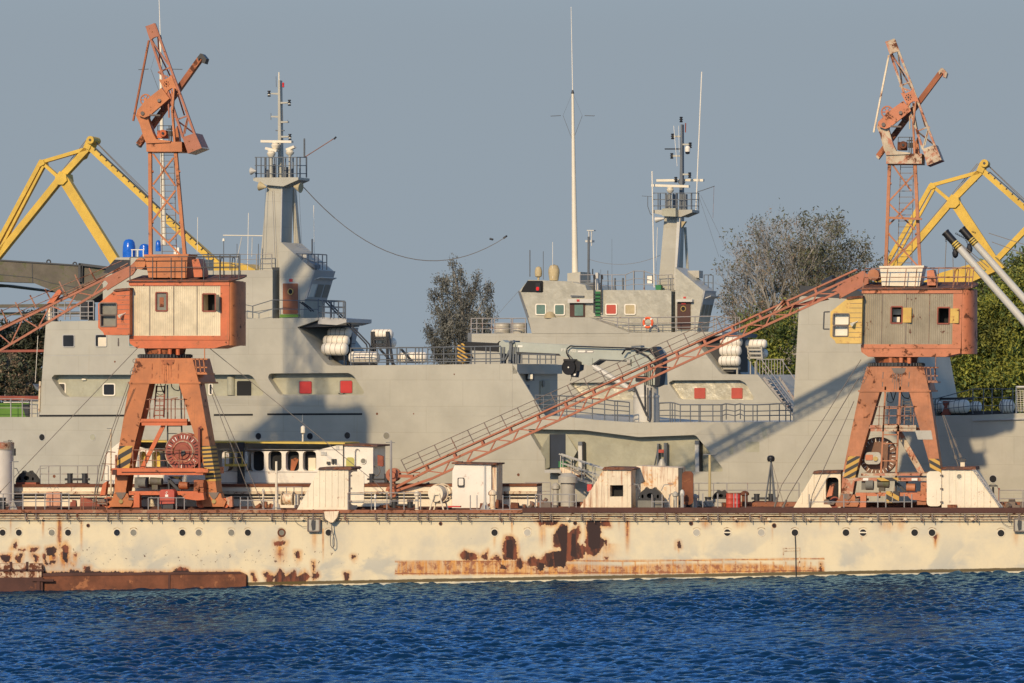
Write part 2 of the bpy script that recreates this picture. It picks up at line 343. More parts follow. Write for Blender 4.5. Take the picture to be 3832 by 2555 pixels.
# ------------------------------------------------------------------ water and ground
def water():
    N=800; L=96.; x0,y0=-48.,-88.
    k=np.fft.fftfreq(N,L/N)*2*np.pi; KX,KY=np.meshgrid(k,k); K=np.hypot(KX,KY); K[0,0]=1
    lp=2.1; kp=2*np.pi/lp
    wd=np.array([.25,-.97]); c=(KX*wd[0]+KY*wd[1])/K
    sp=K**-3.3*np.exp(-1.1*(kp/K)**2)*(.25+.75*c**4)*np.exp(-(K/26)**2)
    h=np.fft.ifft2((RS.normal(size=(N,N))+1j*RS.normal(size=(N,N)))*np.sqrt(sp))
    z=h.real; z*=.066/z.std()
    H=np.fft.fft2(z); dx=np.fft.ifft2(-1j*KX/K*H).real; dy=np.fft.ifft2(-1j*KY/K*H).real
    X,Y=np.meshgrid(x0+np.arange(N)*L/N,y0+np.arange(N)*L/N)
    e=np.minimum.reduce([X-X.min(),X.max()-X,Y-Y.min(),Y.max()-Y]); fd=np.clip(e/4,0,1)
    gust=.8+.35*np.sin(X*.11+Y*.05+1)*np.sin(Y*.13-X*.04)
    z*=fd*gust; X=X+dx*1.1*fd; Y=Y+dy*1.1*fd
    i=np.arange(N*N).reshape(N,N); q=np.stack([i[:-1,:-1],i[:-1,1:],i[1:,1:],i[1:,:-1]],-1).reshape(-1,4)
    vs=[np.stack([X.ravel(),Y.ravel(),z.ravel()],-1)]
    xa,xb,ya,yb=X.min(),X.max(),Y.min(),Y.max(); B=2500
    ring=np.array([(-B,-B,0),(B,-B,0),(B,B,0),(-B,B,0),(xa,ya,0),(xb,ya,0),(xb,yb,0),(xa,yb,0)],float); vs.append(ring); b=N*N
    q=np.concatenate([q,np.array([(0,1,5,4),(1,2,6,5),(2,3,7,6),(3,0,4,7)])+b])
    v=np.concatenate(vs); me=bpy.data.meshes.new('water')
    me.vertices.add(len(v)); me.vertices.foreach_set('co',v.ravel()); me.loops.add(q.size); me.loops.foreach_set('vertex_index',q.ravel().astype(np.int32))
    me.polygons.add(len(q)); me.polygons.foreach_set('loop_start',np.arange(0,q.size,4,dtype=np.int32))
    me.update(calc_edges=True); me.shade_smooth(); me.materials.append(M['water'])
    o=link(bpy.data.objects.new('water',me)); o['kind']='structure'
    # a touch of list between barge and sea, as photographed
    a=P(0,2214); b2=P(3832,2143); sl=(b2.z-a.z)/(b2.x-a.x)
    o.rotation_euler=(0,-math.atan(sl),0); o.location=(0,0,a.z-sl*a.x)
    return lambda x:a.z+sl*(x-a.x)
WZ=water()
# deck of the barge: slight list too
_a=P(0,1912); _b=P(3832,1914); _s=(_b.z-_a.z)/(_b.x-_a.x)
def DZ(x): return _a.z+_s*(x-_a.x)
def G(px,Y):
    p=P(px,1905,Y); return V((p.x,p.y,DZ(p.x)))
# ------------------------------------------------------------------ barge
def DPY(px,Y):
    p=P(px,1905,Y); return YH-(DZ(p.x)-HCAM)/pxm(p)
def dbox(mb,x0,x1,y0,y1,h0,h1):
    a,b=DZ(x0),DZ(x1)
    return mb.hexa([(x0,y0,a+h0),(x1,y0,b+h0),(x1,y1,b+h0),(x0,y1,a+h0),(x0,y0,a+h1),(x1,y0,b+h1),(x1,y1,b+h1),(x0,y1,a+h1)])
PX0,PX1=-420,4230
BX0,BX1=P(PX0,1900).x,P(PX1,1900).x; BW=8.6
barge=thing('work_barge','long cream work barge with rust patched side carrying both orange cranes','barge',(0,0,WZ(0)))
def sdpoly(px,py,poly):
    d=np.full(px.shape,1e9); ins=np.zeros(px.shape,bool); n=len(poly)
    for i in range(n):
        (ax,ay),(bx,by)=poly[i],poly[(i+1)%n]
        ex,ey=bx-ax,by-ay; wx,wy=px-ax,py-ay
        t=np.clip((wx*ex+wy*ey)/(ex*ex+ey*ey+1e-9),0,1)
        d=np.minimum(d,np.hypot(wx-t*ex,wy-t*ey))
        c=((ay>py)!=(by>py))&(px<(bx-ax)*(py-ay)/((by-ay) if by!=ay else 1e-9)+ax); ins^=c
    return np.where(ins,-d,d)
def Z3(ox,L): return [[(ox+x/2.351,1880+y/2.351) for x,y in p] for p in L]
RP=Z3(1850,[[(345,95),(560,110),(580,145),(545,200),(405,200),(355,140)],
 [(565,190),(640,200),(640,270),(690,240),(740,205),(755,260),(730,345),(745,375),(805,380),(815,150),(935,140),(935,310),(985,330),(990,380),(965,360),(930,420),(885,470),(835,470),(800,430),(790,490),(640,520),(610,575),(480,570),(440,545),(430,600),(395,600),(380,570),(305,565),(300,490),(345,470),(400,510),(460,450),(515,435),(580,420),(575,395),(530,390),(525,290),(560,220)],
 [(930,130),(1005,115),(1020,210),(940,215)],[(80,360),(100,300),(150,290),(185,320),(205,400),(205,505),(80,505)],
 [(55,540),(85,545),(100,585),(50,585)],[(205,490),(230,490),(255,560),(225,605),(205,560)],[(965,480),(1005,480),(1000,500),(975,502)],
 [(1815,90),(1905,90),(1905,150),(1820,155)],[(2095,110),(2360,95),(2240,150),(2130,160)],[(1610,350),(1625,345),(1638,395),(1608,400)]])
RP+=Z3(900,[[(1930,460),(1970,425),(2080,460),(2100,490),(2060,508),(1950,500)],[(2110,480),(2175,420),(2170,500)],[(2180,505),(2250,460),(2300,500),(2360,505),(2290,512)],
 [(300,345),(410,345),(400,375),(330,385),(300,375)],[(205,620),(240,615),(300,640),(270,720),(240,700)],[(300,650),(350,590),(400,640),(470,600),(500,650),(560,600),(605,650),(570,715),(300,725)],
 [(-10,620),(45,640),(45,735),(-10,735)],[(640,630),(680,620),(685,650),(640,690)],[(90,620),(120,620),(140,690),(110,700)],[(635,520),(652,520),(650,610),(638,620)],[(480,430),(525,435),(520,500),(485,480)],
 [(915,620),(955,620),(945,690),(930,690)],[(980,470),(1010,468),(1010,490),(985,490)],[(730,85),(865,85),(850,110),(740,115)]])
RP+=Z3(0,[[(5,470),(100,450),(100,480),(80,530),(40,520)],[(130,490),(170,450),(210,455),(180,530),(150,530)],[(260,395),(340,400),(300,430),(270,430)],[(290,450),(345,470),(320,540)],
 [(410,400),(480,385),(500,410),(470,470),(410,475)],[(540,390),(575,350),(605,400),(590,530),(545,500),(560,430)],[(100,410),(140,340),(140,400)],[(380,460),(400,460),(420,550),(395,545)],[(625,530),(655,540),(645,560)],
 [(170,415),(235,405),(200,430)],[(650,460),(680,455),(670,480)],[(740,565),(795,565),(795,620),(740,620)],[(1530,590),(1590,575),(1650,585),(1665,620),(1520,625)],
 [(360,612),(2110,612),(2160,650),(2160,800),(360,800)],[(-80,72),(330,74),(330,104),(-80,108)],[(620,590),(660,600),(690,600),(690,622),(600,622)],[(430,510),(495,515),(480,540),(440,535)]])
RP+=Z3(2832,[[(-10,100),(285,100),(285,130),(110,140),(80,160),(50,140),(-10,130)],[(880,110),(925,130),(920,155)],[(1070,100),(1185,110),(1185,160),(1120,140)],[(1230,130),(1300,120),(1290,165),(1230,155)],[(1555,285),(1585,290),(1575,325)],
 [(400,535),(425,530),(425,580),(405,580)],[(553,535),(570,535),(575,600),(555,600)]])
# rust runs: (x, top, bottom, half width, strength) in photo pixels
GR=[(222,1925,2140,9,.95),(161,1930,2020,4,.7),(305,1940,2075,4,.8),(40,1935,2010,3,.5),(195,2060,2142,28,.8),(240,2060,2145,22,1.),(280,2070,2130,12,.6),(120,2060,2110,14,.5),
 (1052,2000,2035,16,.6),(1050,2040,2125,22,.75),(1112,2065,2125,10,.6),(1176,1988,2070,9,.5),(1209,1975,2115,3,.7),(1851,2005,2060,5,.5),(1325,2075,2115,8,.5),(1235,1920,1950,26,.7),
 (1916,1930,2010,3,.9),(2030,1965,2060,12,.6),(2348,1915,2085,8,.95),(2316,1930,1990,3,.4),(2270,2030,2110,36,.55),(2200,2060,2140,60,.4),(2640,1945,1985,16,.6),(2540,2050,2075,4,.7),
 (2770,1950,1985,22,.45),(3070,1920,1990,4,.5),(3225,1995,2030,4,.5),(3320,1950,2000,26,.4),(3370,1950,2000,16,.4),(3500,2010,2060,6,.8),(3590,1930,1980,5,.3),(2890,1970,2030,3,.4),(3800,1990,2050,10,.4),(30,2120,2205,60,.5)]
nx=1180; nz=92
gx=np.linspace(BX0,BX1,nx); hz=np.linspace(0,1,nz)
GX,GT=np.meshgrid(gx,hz); topz=_a.z+_s*(GX-_a.x)-.02; GZ=topz+( -2.2-topz)*GT
rel=np.stack([GX-CAM.x,0*GX-CAM.y,GZ-CAM.z],-1); dep=rel@np.array(FW); QX=CX+FPX*(rel@np.array(RT))/dep; QY=YH-FPX*rel[...,2]/dep
R=np.full(QX.shape,-1.)
for p in RP: R=np.maximum(R,.5-sdpoly(QX,QY,p)/30.)
Rr=np.clip(R,0,1); Gm=np.zeros_like(R)
for x,t0,b0,w,s in GR:
    u=np.exp(-((QX-x)/w)**2)*np.clip((QY-t0)/6,0,1)*np.clip((b0-QY)/(b0-t0)*1.6,0,1); Gm=np.maximum(Gm,s*u)
Gm=np.maximum(Gm,np.clip(Rr*1.1,0,.6))
sd=np.array([sdpoly(QX,QY,[(1478,2150),(1490,2105),(1510,2099),(1960,2098),(2330,2118),(2440,2108),(2830,2108),(2960,2115),(3080,2122),(3085,2140),(2800,2142),(2440,2146),(2000,2152)])])[0]
Gm=np.maximum(Gm,np.clip(.5-sd/10,0,1)*.68)
for yy,wd,s in ((2128,3,.35),(2146,4.5,1.),(2101,3,.9),(2138,9,.72)):
    off=np.where(QX>2440,-6.*(QX-2440)/640,0)-(QX-1478)*.003
    Gm=np.maximum(Gm,s*np.exp(-((QY-yy-off)/wd)**2)*((QX>1480)&(QX<3085)))
for x in list(range(1507,1960,62))+list(range(2330,3070,47)):
    Gm=np.maximum(Gm,.75*np.exp(-((QX-x)/3.)**2)*((QY>2100)&(QY<2152)))
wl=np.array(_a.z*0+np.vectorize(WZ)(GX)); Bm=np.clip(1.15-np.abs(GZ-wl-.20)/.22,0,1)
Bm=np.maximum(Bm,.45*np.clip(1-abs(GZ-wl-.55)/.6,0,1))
hm=bpy.data.meshes.new('hull'); i=np.arange(nx*nz).reshape(nz,nx)
q=np.stack([i[:-1,:-1],i[1:,:-1],i[1:,1:],i[:-1,1:]],-1).reshape(-1,4); oz=WZ(0)
v=np.stack([GX.ravel(),0*GX.ravel(),GZ.ravel()-oz],-1)
za,zb=DZ(BX0)-.02-oz,DZ(BX1)-.02-oz; bot=-2.2-oz
ex=np.array([(BX0,BW,za),(BX1,BW,zb),(BX1,BW,bot),(BX0,BW,bot)])
b0=len(v); v=np.concatenate([v,ex]); c=(int(i[0,0]),int(i[0,-1]),int(i[-1,-1]),int(i[-1,0]))
faces=q.tolist()+[(b0,b0+1,b0+2,b0+3),(c[0],b0,b0+3,c[3]),(c[1],c[2],b0+2,b0+1)]
hm.from_pydata(v.tolist(),[],faces)
ca=hm.color_attributes.new('wear','FLOAT_COLOR','POINT')
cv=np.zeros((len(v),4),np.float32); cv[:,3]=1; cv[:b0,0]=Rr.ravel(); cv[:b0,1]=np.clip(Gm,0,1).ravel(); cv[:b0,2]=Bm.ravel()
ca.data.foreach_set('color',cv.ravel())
DKm=np.full(QX.shape,-9.)
for p in Z3(1850,[[(535,215),(640,205),(640,400),(620,575),(530,560),(520,430),(590,410)],[(822,145),(935,140),(930,400),(860,420),(826,380)],[(105,330),(160,330),(165,500),(105,480)],[(680,270),(715,280),(720,480),(670,470)],[(395,530),(440,540),(430,600),(395,600)],[(490,480),(520,500),(520,570),(480,570)]])+Z3(0,[[(540,440),(595,440),(590,530),(545,520)],[(420,400),(470,400),(465,470),(415,470)],[(5,480),(95,465),(80,530),(40,520)],[(360,600),(2110,600),(2140,665),(1400,690),(700,680),(360,690)]]): DKm=np.maximum(DKm,.5-sdpoly(QX,QY,p)/20.)
SP=np.exp(-((QX-1000)/520)**2)*np.exp(-((QY-2085)/45)**2)+.25*np.exp(-((QY-2060)/90)**2)+.6*np.exp(-((QX-300)/260)**2)*np.exp(-((QY-2070)/70)**2)
LW=np.clip((QY-2000)/110,0,1)
c2=hm.color_attributes.new('wear_more','FLOAT_COLOR','POINT'); cv2=np.zeros((len(v),4),np.float32); cv2[:,3]=1; cv2[:b0,0]=np.clip(DKm,0,1).ravel(); cv2[:b0,1]=np.clip(SP,0,1).ravel(); cv2[:b0,2]=LW.ravel(); c2.data.foreach_set('color',cv2.ravel()); hm.materials.append(M['hull'])
ho=link(bpy.data.objects.new('hull',hm)); ho.parent=barge; OFF['hull']=OFF[barge.name]
m=MB(); dbox(m,BX0,BX1,-.34,BW,-.02,.0); m.build('deck',M['rust'],barge)
xs=P(1960,1905).x
m=MB(); dbox(m,BX0,xs,-.40,-.25,-.10,.10); m.build('rubbing_strake',M['strake'],barge)
m=MB(); dbox(m,xs,BX1,-.40,-.22,-.07,.24); m.build('rubbing_strake',M['rustdark'],barge,label='dark rust brown strake along the right half')
m=MB(); dbox(m,BX0,BX1,-.33,.0,-.13,-.025); m.build('edge_ledge',M['pipe'],barge)
for h,r in ((-.22,.042),(-.37,.034),(-.50,.030)):
    m=MB(); m.tube([(BX0,-.2,DZ(BX0)+h),(BX1,-.2,DZ(BX1)+h)],r,6); m.build('pipe',M['pipe'],barge)
for x in [-205,-165,-52,-12,101,141,255,294,408,448,561,599,715,754,870,910,1022,1062,1176,1215,1295,1410,1449,1568,1604,1717,1756,1874,1912,2024,2064,2180,2220,2337,2377,2492,2534,2652,2690,2809,2850,2970,3008,3128,3170,3287,3330,3449,3491,3612,3655,3776,3815,3930,3970]:
    p=P(x,1925); m=MB(); dbox(m,p.x-.05,p.x+.05,-.30,.0,-.50,-.12); dbox(m,p.x+.10,p.x+.14,-.24,-.19,-.68,-.2); m.build('bracket',M['bracket'],barge)
m=MB(); m.tube([(BX0,-.02,DZ(BX0)-.58),(BX1,-.02,DZ(BX1)-.58)],.018,4); m.build('cable_run',M['strap'],barge)
for x in (100,160,405,528,650,775,897,1018,1135,2128,2440,2610,2755,2880,3030,3180,3260,3390,3520,3640):
    p=P(x,1935); m=MB(); m.cyl((p.x,-.27,DZ(p.x)-.43),(p.x,-.1,DZ(p.x)-.43),.105,n=10); m.build('pipe_joint',M['pipe'],barge)
# portholes: (px, kind)
for x,k in [(-180,'d'),(-120,'d'),(10,'d'),(71,'d'),(194,'g'),(255,'d'),(438,'g'),(500,'g'),(683,'d'),(744,'g'),(866,'g'),(928,'d'),(1054,'r'),(1230,'d'),(1851,'d'),(1974,'w'),(2607,'w'),(2722,'b'),(2849,'w'),(2975,'d'),(3166,'d'),(3230,'b'),(3423,'d'),(3488,'d'),(3746,'d'),(3900,'d'),(3990,'d')]:
    y=1993 if x<3700 else 1995
    c=P(x,y); c.y=0
    m=MB(); m.ring((c.x,-.01,c.z),(0,1,0),.215,.022 if k!='r' else .05,20,6); po=m.build('porthole',M['cream'] if k!='r' else M['rust'],barge)
    m=MB(); m.cyl((c.x,-.012,c.z),(c.x,.05,c.z),.205,n=20)
    if k=='b': m.build('glass',M['void'],po); m=MB(); m.box(c.x-.2,c.x+.2,-.03,-.013,c.z-.02,c.z+.05); m.build('latch_bar',M['cream'],po)
    else: m.build('glass',{'d':M['void'],'g':M['glassd'] if x in (438,) else M['glassg'],'w':M['tank'],'r':M['glassg']}[k],po)
    m=MB(); m.ring((c.x,-.02,c.z),(0,1,0),.31,.016,12,5,-.85,.85); m.build('eyebrow',M['pipe'],po)
for x,y,r in ((330,1966,.085),(1649,1959,.085),(2152,1957,.09),(2586,1958,.10),(2897,1966,.11)):
    c=P(x,y); m=MB(); m.lathe([(r,-.06),(r+.02,-.06),(r+.03,.01)],(c.x,0,c.z),(0,1,0),14); o=m.build('scupper',M['rust'],barge)
    m=MB(); m.cyl((c.x,-.065,c.z),(c.x,.0,c.z),r*.85,n=12); m.build('hole',M['void'],o)
for x0,x1 in ((1152,1196),(3795,3838)):
    m=MB(); m.pr(x0,1940,x1,1988,-.22,.2); o=m.build('electrical_box',M['tank'],barge)
    m=MB()
    for a,b in (((x0,1940),(x1,1940)),((x0,1988),(x1,1988)),((x0,1940),(x0,1988)),((x1,1940),(x1,1988)),((x0+20,1905),(x0+20,1940))): m.pb(a,b,5,-.27,.06)
    m.build('frame',M['bracket'],o)
    m=MB(); m.pp([(x0+14,1946),(x0+28,1948),(x0+27,1980),(x0+16,1984),(x0+12,1962)],-.28,.05); m.pt([(x0-55,1925),(x0-45,1955),(x0-20,1970),(x0,1968)],.012,-.22); m.build('cable_bundle',M['dark'],o)
m=MB(); m.pp([(1212,1914),(1268,1912),(1262,1935),(1245,1955),(1234,1955),(1216,1940)],-.5,.5); o=m.build('discharge_chute',M['creamr'],barge)
m=MB(); m.pt([(1241,1955),(1241,1985),(1236,2010),(1237,2040),(1244,2051),(1251,2042),(1251,2015),(1243,1985),(1240,1955)],.028,-.35); m.build('rope_loop',M['strap'],o)
m=MB(); m.pt([(2975,2003),(2977,2040),(2978,2110),(2979,2160)],.035,-.06); m.build('drain_hose',M['dark'],barge)
m=MB()
for a,b in (((2930,2052),(2993,2050)),((2931,2052),(2932,2120)),((2993,2050),(2992,2120)),((2932,2062),(2992,2060))): m.pb(a,b,4,-.02,.03)
m.build('shell_door_frame',M['pipe'],barge)
fb=MB(); fb.pp([(-500,2110),(148,2108),(155,2116),(155,2300),(-500,2300)],-.5,.5); o=fb.build('fender_block',M['fender'],barge)
fb=MB(); fb.pp([(-500,2132),(160,2130),(160,2137),(-500,2139)],-.56,.1); fb.pp([(-500,2165),(160,2160),(160,2320),(-500,2320)],-.54,.06); fb.build('rusty_lower_plate',M['rustdark'],o)
m=MB()
for x in (-60,40,101): m.pb((x,2102),(x,2135),8,-.56,.1)
m.build('rib',M['rustdark'],o)
m=MB(); m.pp([(155,2148),(900,2142),(920,2152),(920,2300),(155,2300)],-.32,.32); o=m.build('fender_beam',M['rust'],barge)
m=MB(); m.pp([(155,2145),(895,2139),(905,2147),(155,2156)],-.36,.2); m.pb((634,2150),(632,2215),8,-.36,.1); m.build('beam_cap',M['rustdark'],o)
m=MB(); m.pb((143,2165),(143,2225),12,-.62,.12); m.pb((120,2171),(200,2172),8,-.64,.12); m.build('mooring_eye',M['rustdark'],barge)
# raised part of the deck behind the cranes, low coaming further right
xa,xb=P(-420,1850,7.2).x,P(2010,1850,7.2).x; hA=1.28
m=MB(); dbox(m,BX0,xb,7.2,BW,0.,hA); o=m.build('raised_deck_side',M['cream'],barge)
m=MB(); dbox(m,BX0,xb,7.12,BW,hA+.002,hA+.16); m.build('raised_deck_plate',M['rust'],barge)
m=MB(); dbox(m,BX0,xb,7.13,7.2,.72,.80); dbox(m,BX0,xb,7.10,7.2,.55,.62); m.build('dark_slot',M['void'],o)
m=MB(); dbox(m,BX0,xb,7.08,7.19,.82,1.0); m.build('ledge',M['pipe'],o)
m=MB(); dbox(m,xb,BX1,7.3,BW,0.,.30); m.build('coaming',M['strake'],barge)
for Y in (2.35,5.1):
    m=MB(); dbox(m,BX0,BX1,Y-.06,Y+.06,0.002,.12); m.build('crane_rail',M['rustdark'],barge)
# loose rust flakes, hoses and scrap that litter the deck: one heap per stretch
def heap(px,Y,w,h,mat,label,name='scrap_heap',cat='scrap heap',n=14):
    m=MB(); c=G(px,Y); sdv=int(px)
    r=random.Random(sdv)
    for _ in range(n):
        a=c+V((r.uniform(-w,w)/2,r.uniform(-.3,.3),0)); hh=h*r.uniform(.35,1)*(1-abs(a.x-c.x)/w*.9)
        b=a+V((r.uniform(-.4,.4),r.uniform(-.2,.2),hh)); a.z+=.03
        if r.random()<.5: m.cyl(a,b,r.uniform(.05,.14),n=7)
        else:
            s=r.uniform(.1,.26); m.hexa([a+V(t) for t in ((-s,-s,0),(s,-s,0),(s,s,.02),(-s,s,0),(-s*.8,-s,hh),(s*.9,-s,hh*.8),(s*.7,s,hh*.9),(-s,s,hh*.7))])
    return m.build(name,mat,None,label,cat,loc=c)
# ------------------------------------------------------------------ things standing on the barge
def railing(pts,Y,label,mat='railw',h=1.05,ph=None,rails=(1.,.55),posts=None,group='railings along the barge edge',base=0.):
    """pts: photo x of every post"""
    t=thing('railing',label,'railing',G((pts[0]+pts[-1])/2,Y)+V((0,0,base)),group)
    for x in pts:
        c=G(x,Y)+V((0,0,base)); m=MB(); m.cyl(c,c+V((0,0,h)),.035,n=6); m.build('post',M[mat],t)
    a,b=G(pts[0],Y)+V((0,0,base)),G(pts[-1],Y)+V((0,0,base))
    for f in rails:
        m=MB(); m.tube([a+V((0,0,h*f)),b+V((0,0,h*f))],.026,6); m.build('rail',M[mat],t)
    return t
railing([-40,12,86,134,168,230,258],.25,'grey railing in front of the pink electrical cabinet at the far left','railw')
railing([302,312,360,400],.25,'short rusty railing left of the left crane front wheels','railo',.95)
railing([555,592,660,690],.2,'low grey railing around the red box under the left crane','railw',.8,rails=(1.,.08))
railing([900,928,985,1025],.2,'grey railing below the dark windows left of the sloped companionway','railw',.85,rails=(.75,.1))
railing([1302,1390,1448,1512,1574],.2,'grey railing before the open cream door and black bollards','railw',1.1)
railing([1760,1785,1882,1908,1975],.2,'bent grey stanchions right of the white cable drum','railw',.95,rails=(.1,))
railing([2004,2022,2068,2130,2156],.2,'grey railing in front of the dull steel ventilator drum','railw',1.,rails=(1.,.1,.55))
railing([2440,2478,2505],.2,'grey stanchions before the black roller fairlead on grey concrete','railw',1.,rails=(.55,))
railing([2552,2630,2686,2746,2758,2790],.2,'grey railing in front of the red barrels','railw',1.05,rails=(.06,))
railing([3028,3158,3285,3315,3384,3412],.2,'grey railing in front of the right crane base','railw',1.0,rails=(.55,))
railing([3740,3828,3900,3990],4.5,'thin grey railing at the right end beyond the ladder companionway','railw',1.1)
hA2=hA+.16
railing([150,182,225,290,328,365,405],BW-.35,'pale railing on the raised deck behind the paired black bollards','railw',1.15,base=hA2,group='railings on the far side')
railing([1040,1072,1100,1130],5.6,'curved pipe railing left of the sloped cream companionway','railw',1.3,rails=(1.,.6),group='railings on the far side')
railing([1965,2010,2060],7.9,'thin railing between the white deck box and the steel ventilator','railw',1.2,base=.3,group='railings on the far side')
railing([2596,2615,2670,2720,2797,2910,2990],7.9,'long thin railing behind the red barrels and the yellow mast','railw',1.15,base=.3,rails=(1.,.62),group='railings on the far side')
def bollards(px0,px1,Y,h,r,label,mat='dark',base=0.,bar=True):
    a,b=G(px0,Y),G(px1,Y); z=V((0,0,base)); t=thing('bollard_pair',label,'bollards',(a+b)/2+z,'double bollards on the barge')
    for c in (a,b):
        m=MB(); m.lathe([(r,0),(r,h*.9),(r*1.14,h*.9),(r*1.14,h)],c+z,n=14); m.build('bollard_post',M[mat],t)
    m=MB(); d=(b-a).normalized(); m.tube([a-d*r*1.9+z+V((0,0,h*.45)),b+d*r*1.9+z+V((0,0,h*.45))],r*.42,8); m.build('cross_bar',M[mat],t)
    m=MB(); dbox(m,a.x-r*1.4,b.x+r*1.4,Y-r*1.3,Y+r*1.3,base,base+.07); m.build('base_plate',M['rustdark'],t)
    return t
bollards(262,317,7.8,.68,.175,'black paired bollards on the red edged raised deck at far left',base=hA2)
bollards(1476,1535,2.6,.62,.18,'black paired bollards behind the rail below the hanging jib block')
bollards(1391,1447,7.9,.62,.15,'black paired bollards beside the hanging jib block',base=hA2)
bollards(2832,2886,7.8,.50,.17,'dark green paired bollards at the foot of the black topped tripod',base=.3)
bollards(2580,2650,6.2,.66,.19,'grey and black paired bollards below the yellow mast')
bollards(-48,10,.9,.80,.19,'black paired bollards at the left edge of the barge')
bollards(1742,1780,7.7,.72,.10,'small black paired bollards against the white deck box',base=hA2-.9)
def fairlead(px,Y,w,label,bmat,base=0.,bh=.62,legs=True):
    c=G(px,Y)+V((0,0,base)); t=thing('roller_fairlead',label,'fairlead',c,'arched fairleads')
    m=MB(); m.box(c.x-w/2,c.x+w/2,Y-.35,Y+.35,c.z,c.z+bh); m.build('pedestal',M[bmat],t)
    k=w/.66; z0=c.z+bh
    out=[(-.36,0),(-.33,.12),(-.24,.24),(-.16,.30),(-.12,.36),(-.05,.31),(.05,.31),(.12,.36),(.16,.30),(.24,.24),(.33,.12),(.36,0)]
    hole=[(.085*math.cos(a)*1.1,.13+.07*math.sin(a)) for a in np.linspace(0,2*math.pi,12,endpoint=False)]
    hs=[[(x*.35+s*.21,(y-.13)*.8+.11) for x,y in hole] for s in (-1,1)]
    f=lambda L:[V((c.x+x*k,Y-.25,z0+y*k)) for x,y in L]
    m=MB(); m.prism(f(out),V((0,.5,0)),[f(hole)]+[f(h) for h in hs]); m.build('arch_casting',M['black'],t)
    if legs:
        for s in (-1,1):
            m=MB(); m.tube([V((c.x+s*.28*k,Y,z0+.26*k)),V((c.x+s*.36*k,Y,z0+.42*k)),V((c.x+s*.62*k,Y,z0+.45*k))],.025,5); m.build('guide_pipe',M['railw'],t)
    return t
fairlead(104,7.8,1.36,'black arched fairlead on a red pedestal at far left','redrust',hA2-.9,1.02)
fairlead(2436,.9,1.45,'black arched fairlead on a grey concrete block before the white square box','conc',0,.62)
fairlead(2700,7.6,1.0,'black arched fairlead half hidden behind the yellow mast foot','tank',.3,.2,False)
def mast(px,Y,top,r,mat,label,arms=(),base=0.,name='light_pole',cat='pole',foot=True):
    c=G(px,Y)+V((0,0,base)); tp=P(px,top,Y); t=thing(name,label,cat,c,'poles on the barge')
    m=MB(); m.cyl(c,V((c.x,c.y,tp.z)),r,r*.8,8); m.build('pole_shaft',M[mat],t)
    for (x0,y0,x1,y1,rr) in arms:
        m=MB(); m.tube([P(x0,y0,Y),P(x1,y1,Y)],rr,5); m.build('cross_arm',M['rail'],t)
    if foot:
        m=MB()
        for s in (-1,1): m.hexa([c+V(q) for q in ((0,-.03,0),(s*.32,-.03,0),(s*.32,.03,0),(0,.03,0),(0,-.03,.55),(s*.06,-.03,.55),(s*.06,.03,.55),(0,.03,.55))])
        m.build('foot_gusset',M['railw'],t)
    return t
mast(49,1.,1727,.075,'tank','pale pole with a crossbar on top beside the white tank',[(38,1728,69,1727,.025)])
mast(1034,1.2,1726,.085,'cream','white rust specked post in front of the dark house windows')
mast(1463,6.3,1648,.085,'railw','grey pole with small cross arms above the round jib block',[(1444,1655,1478,1656,.02)],foot=False)
mast(1815,1.5,1742,.085,'pole','plain pale grey post before the white deck box')
mast(2656,6.5,1702,.095,'palepole','yellowish mast with a flat T shaped top',[(2632,1702,2680,1700,.05)],foot=False)
mast(415,6.8,1605,.06,'pipe','thin pale pole behind the left crane stay wires',[(400,1603,418,1603,.02)],base=0,foot=False)
# tripod with black drum
c=G(2884,7.6)+V((0,0,.3)); t=thing('signal_tripod','grey tripod topped with a black ball beside the dark green bollards','tripod',c)
tp=P(2886,1725,7.6)
for x in (2864,2880,2897,2902):
    b=G(x,7.6+(.3 if x==2880 else 0)); b.z+=.3; m=MB(); m.cyl(b,tp,.055,.05,6); m.build('leg',M['rail'],t)
m=MB(); m.pt([(2888,1730),(2932,1886)],.015,7.6); m.build('stay',M['strap'],t)
q=P(2885,1714,7.6); m=MB(); m.lathe([(.06,-.22),(.2,-.2),(.24,-.05),(.22,.08),(.12,.16),(.02,.17)],q,n=16); m.build('ball_shape',M['black'],t)
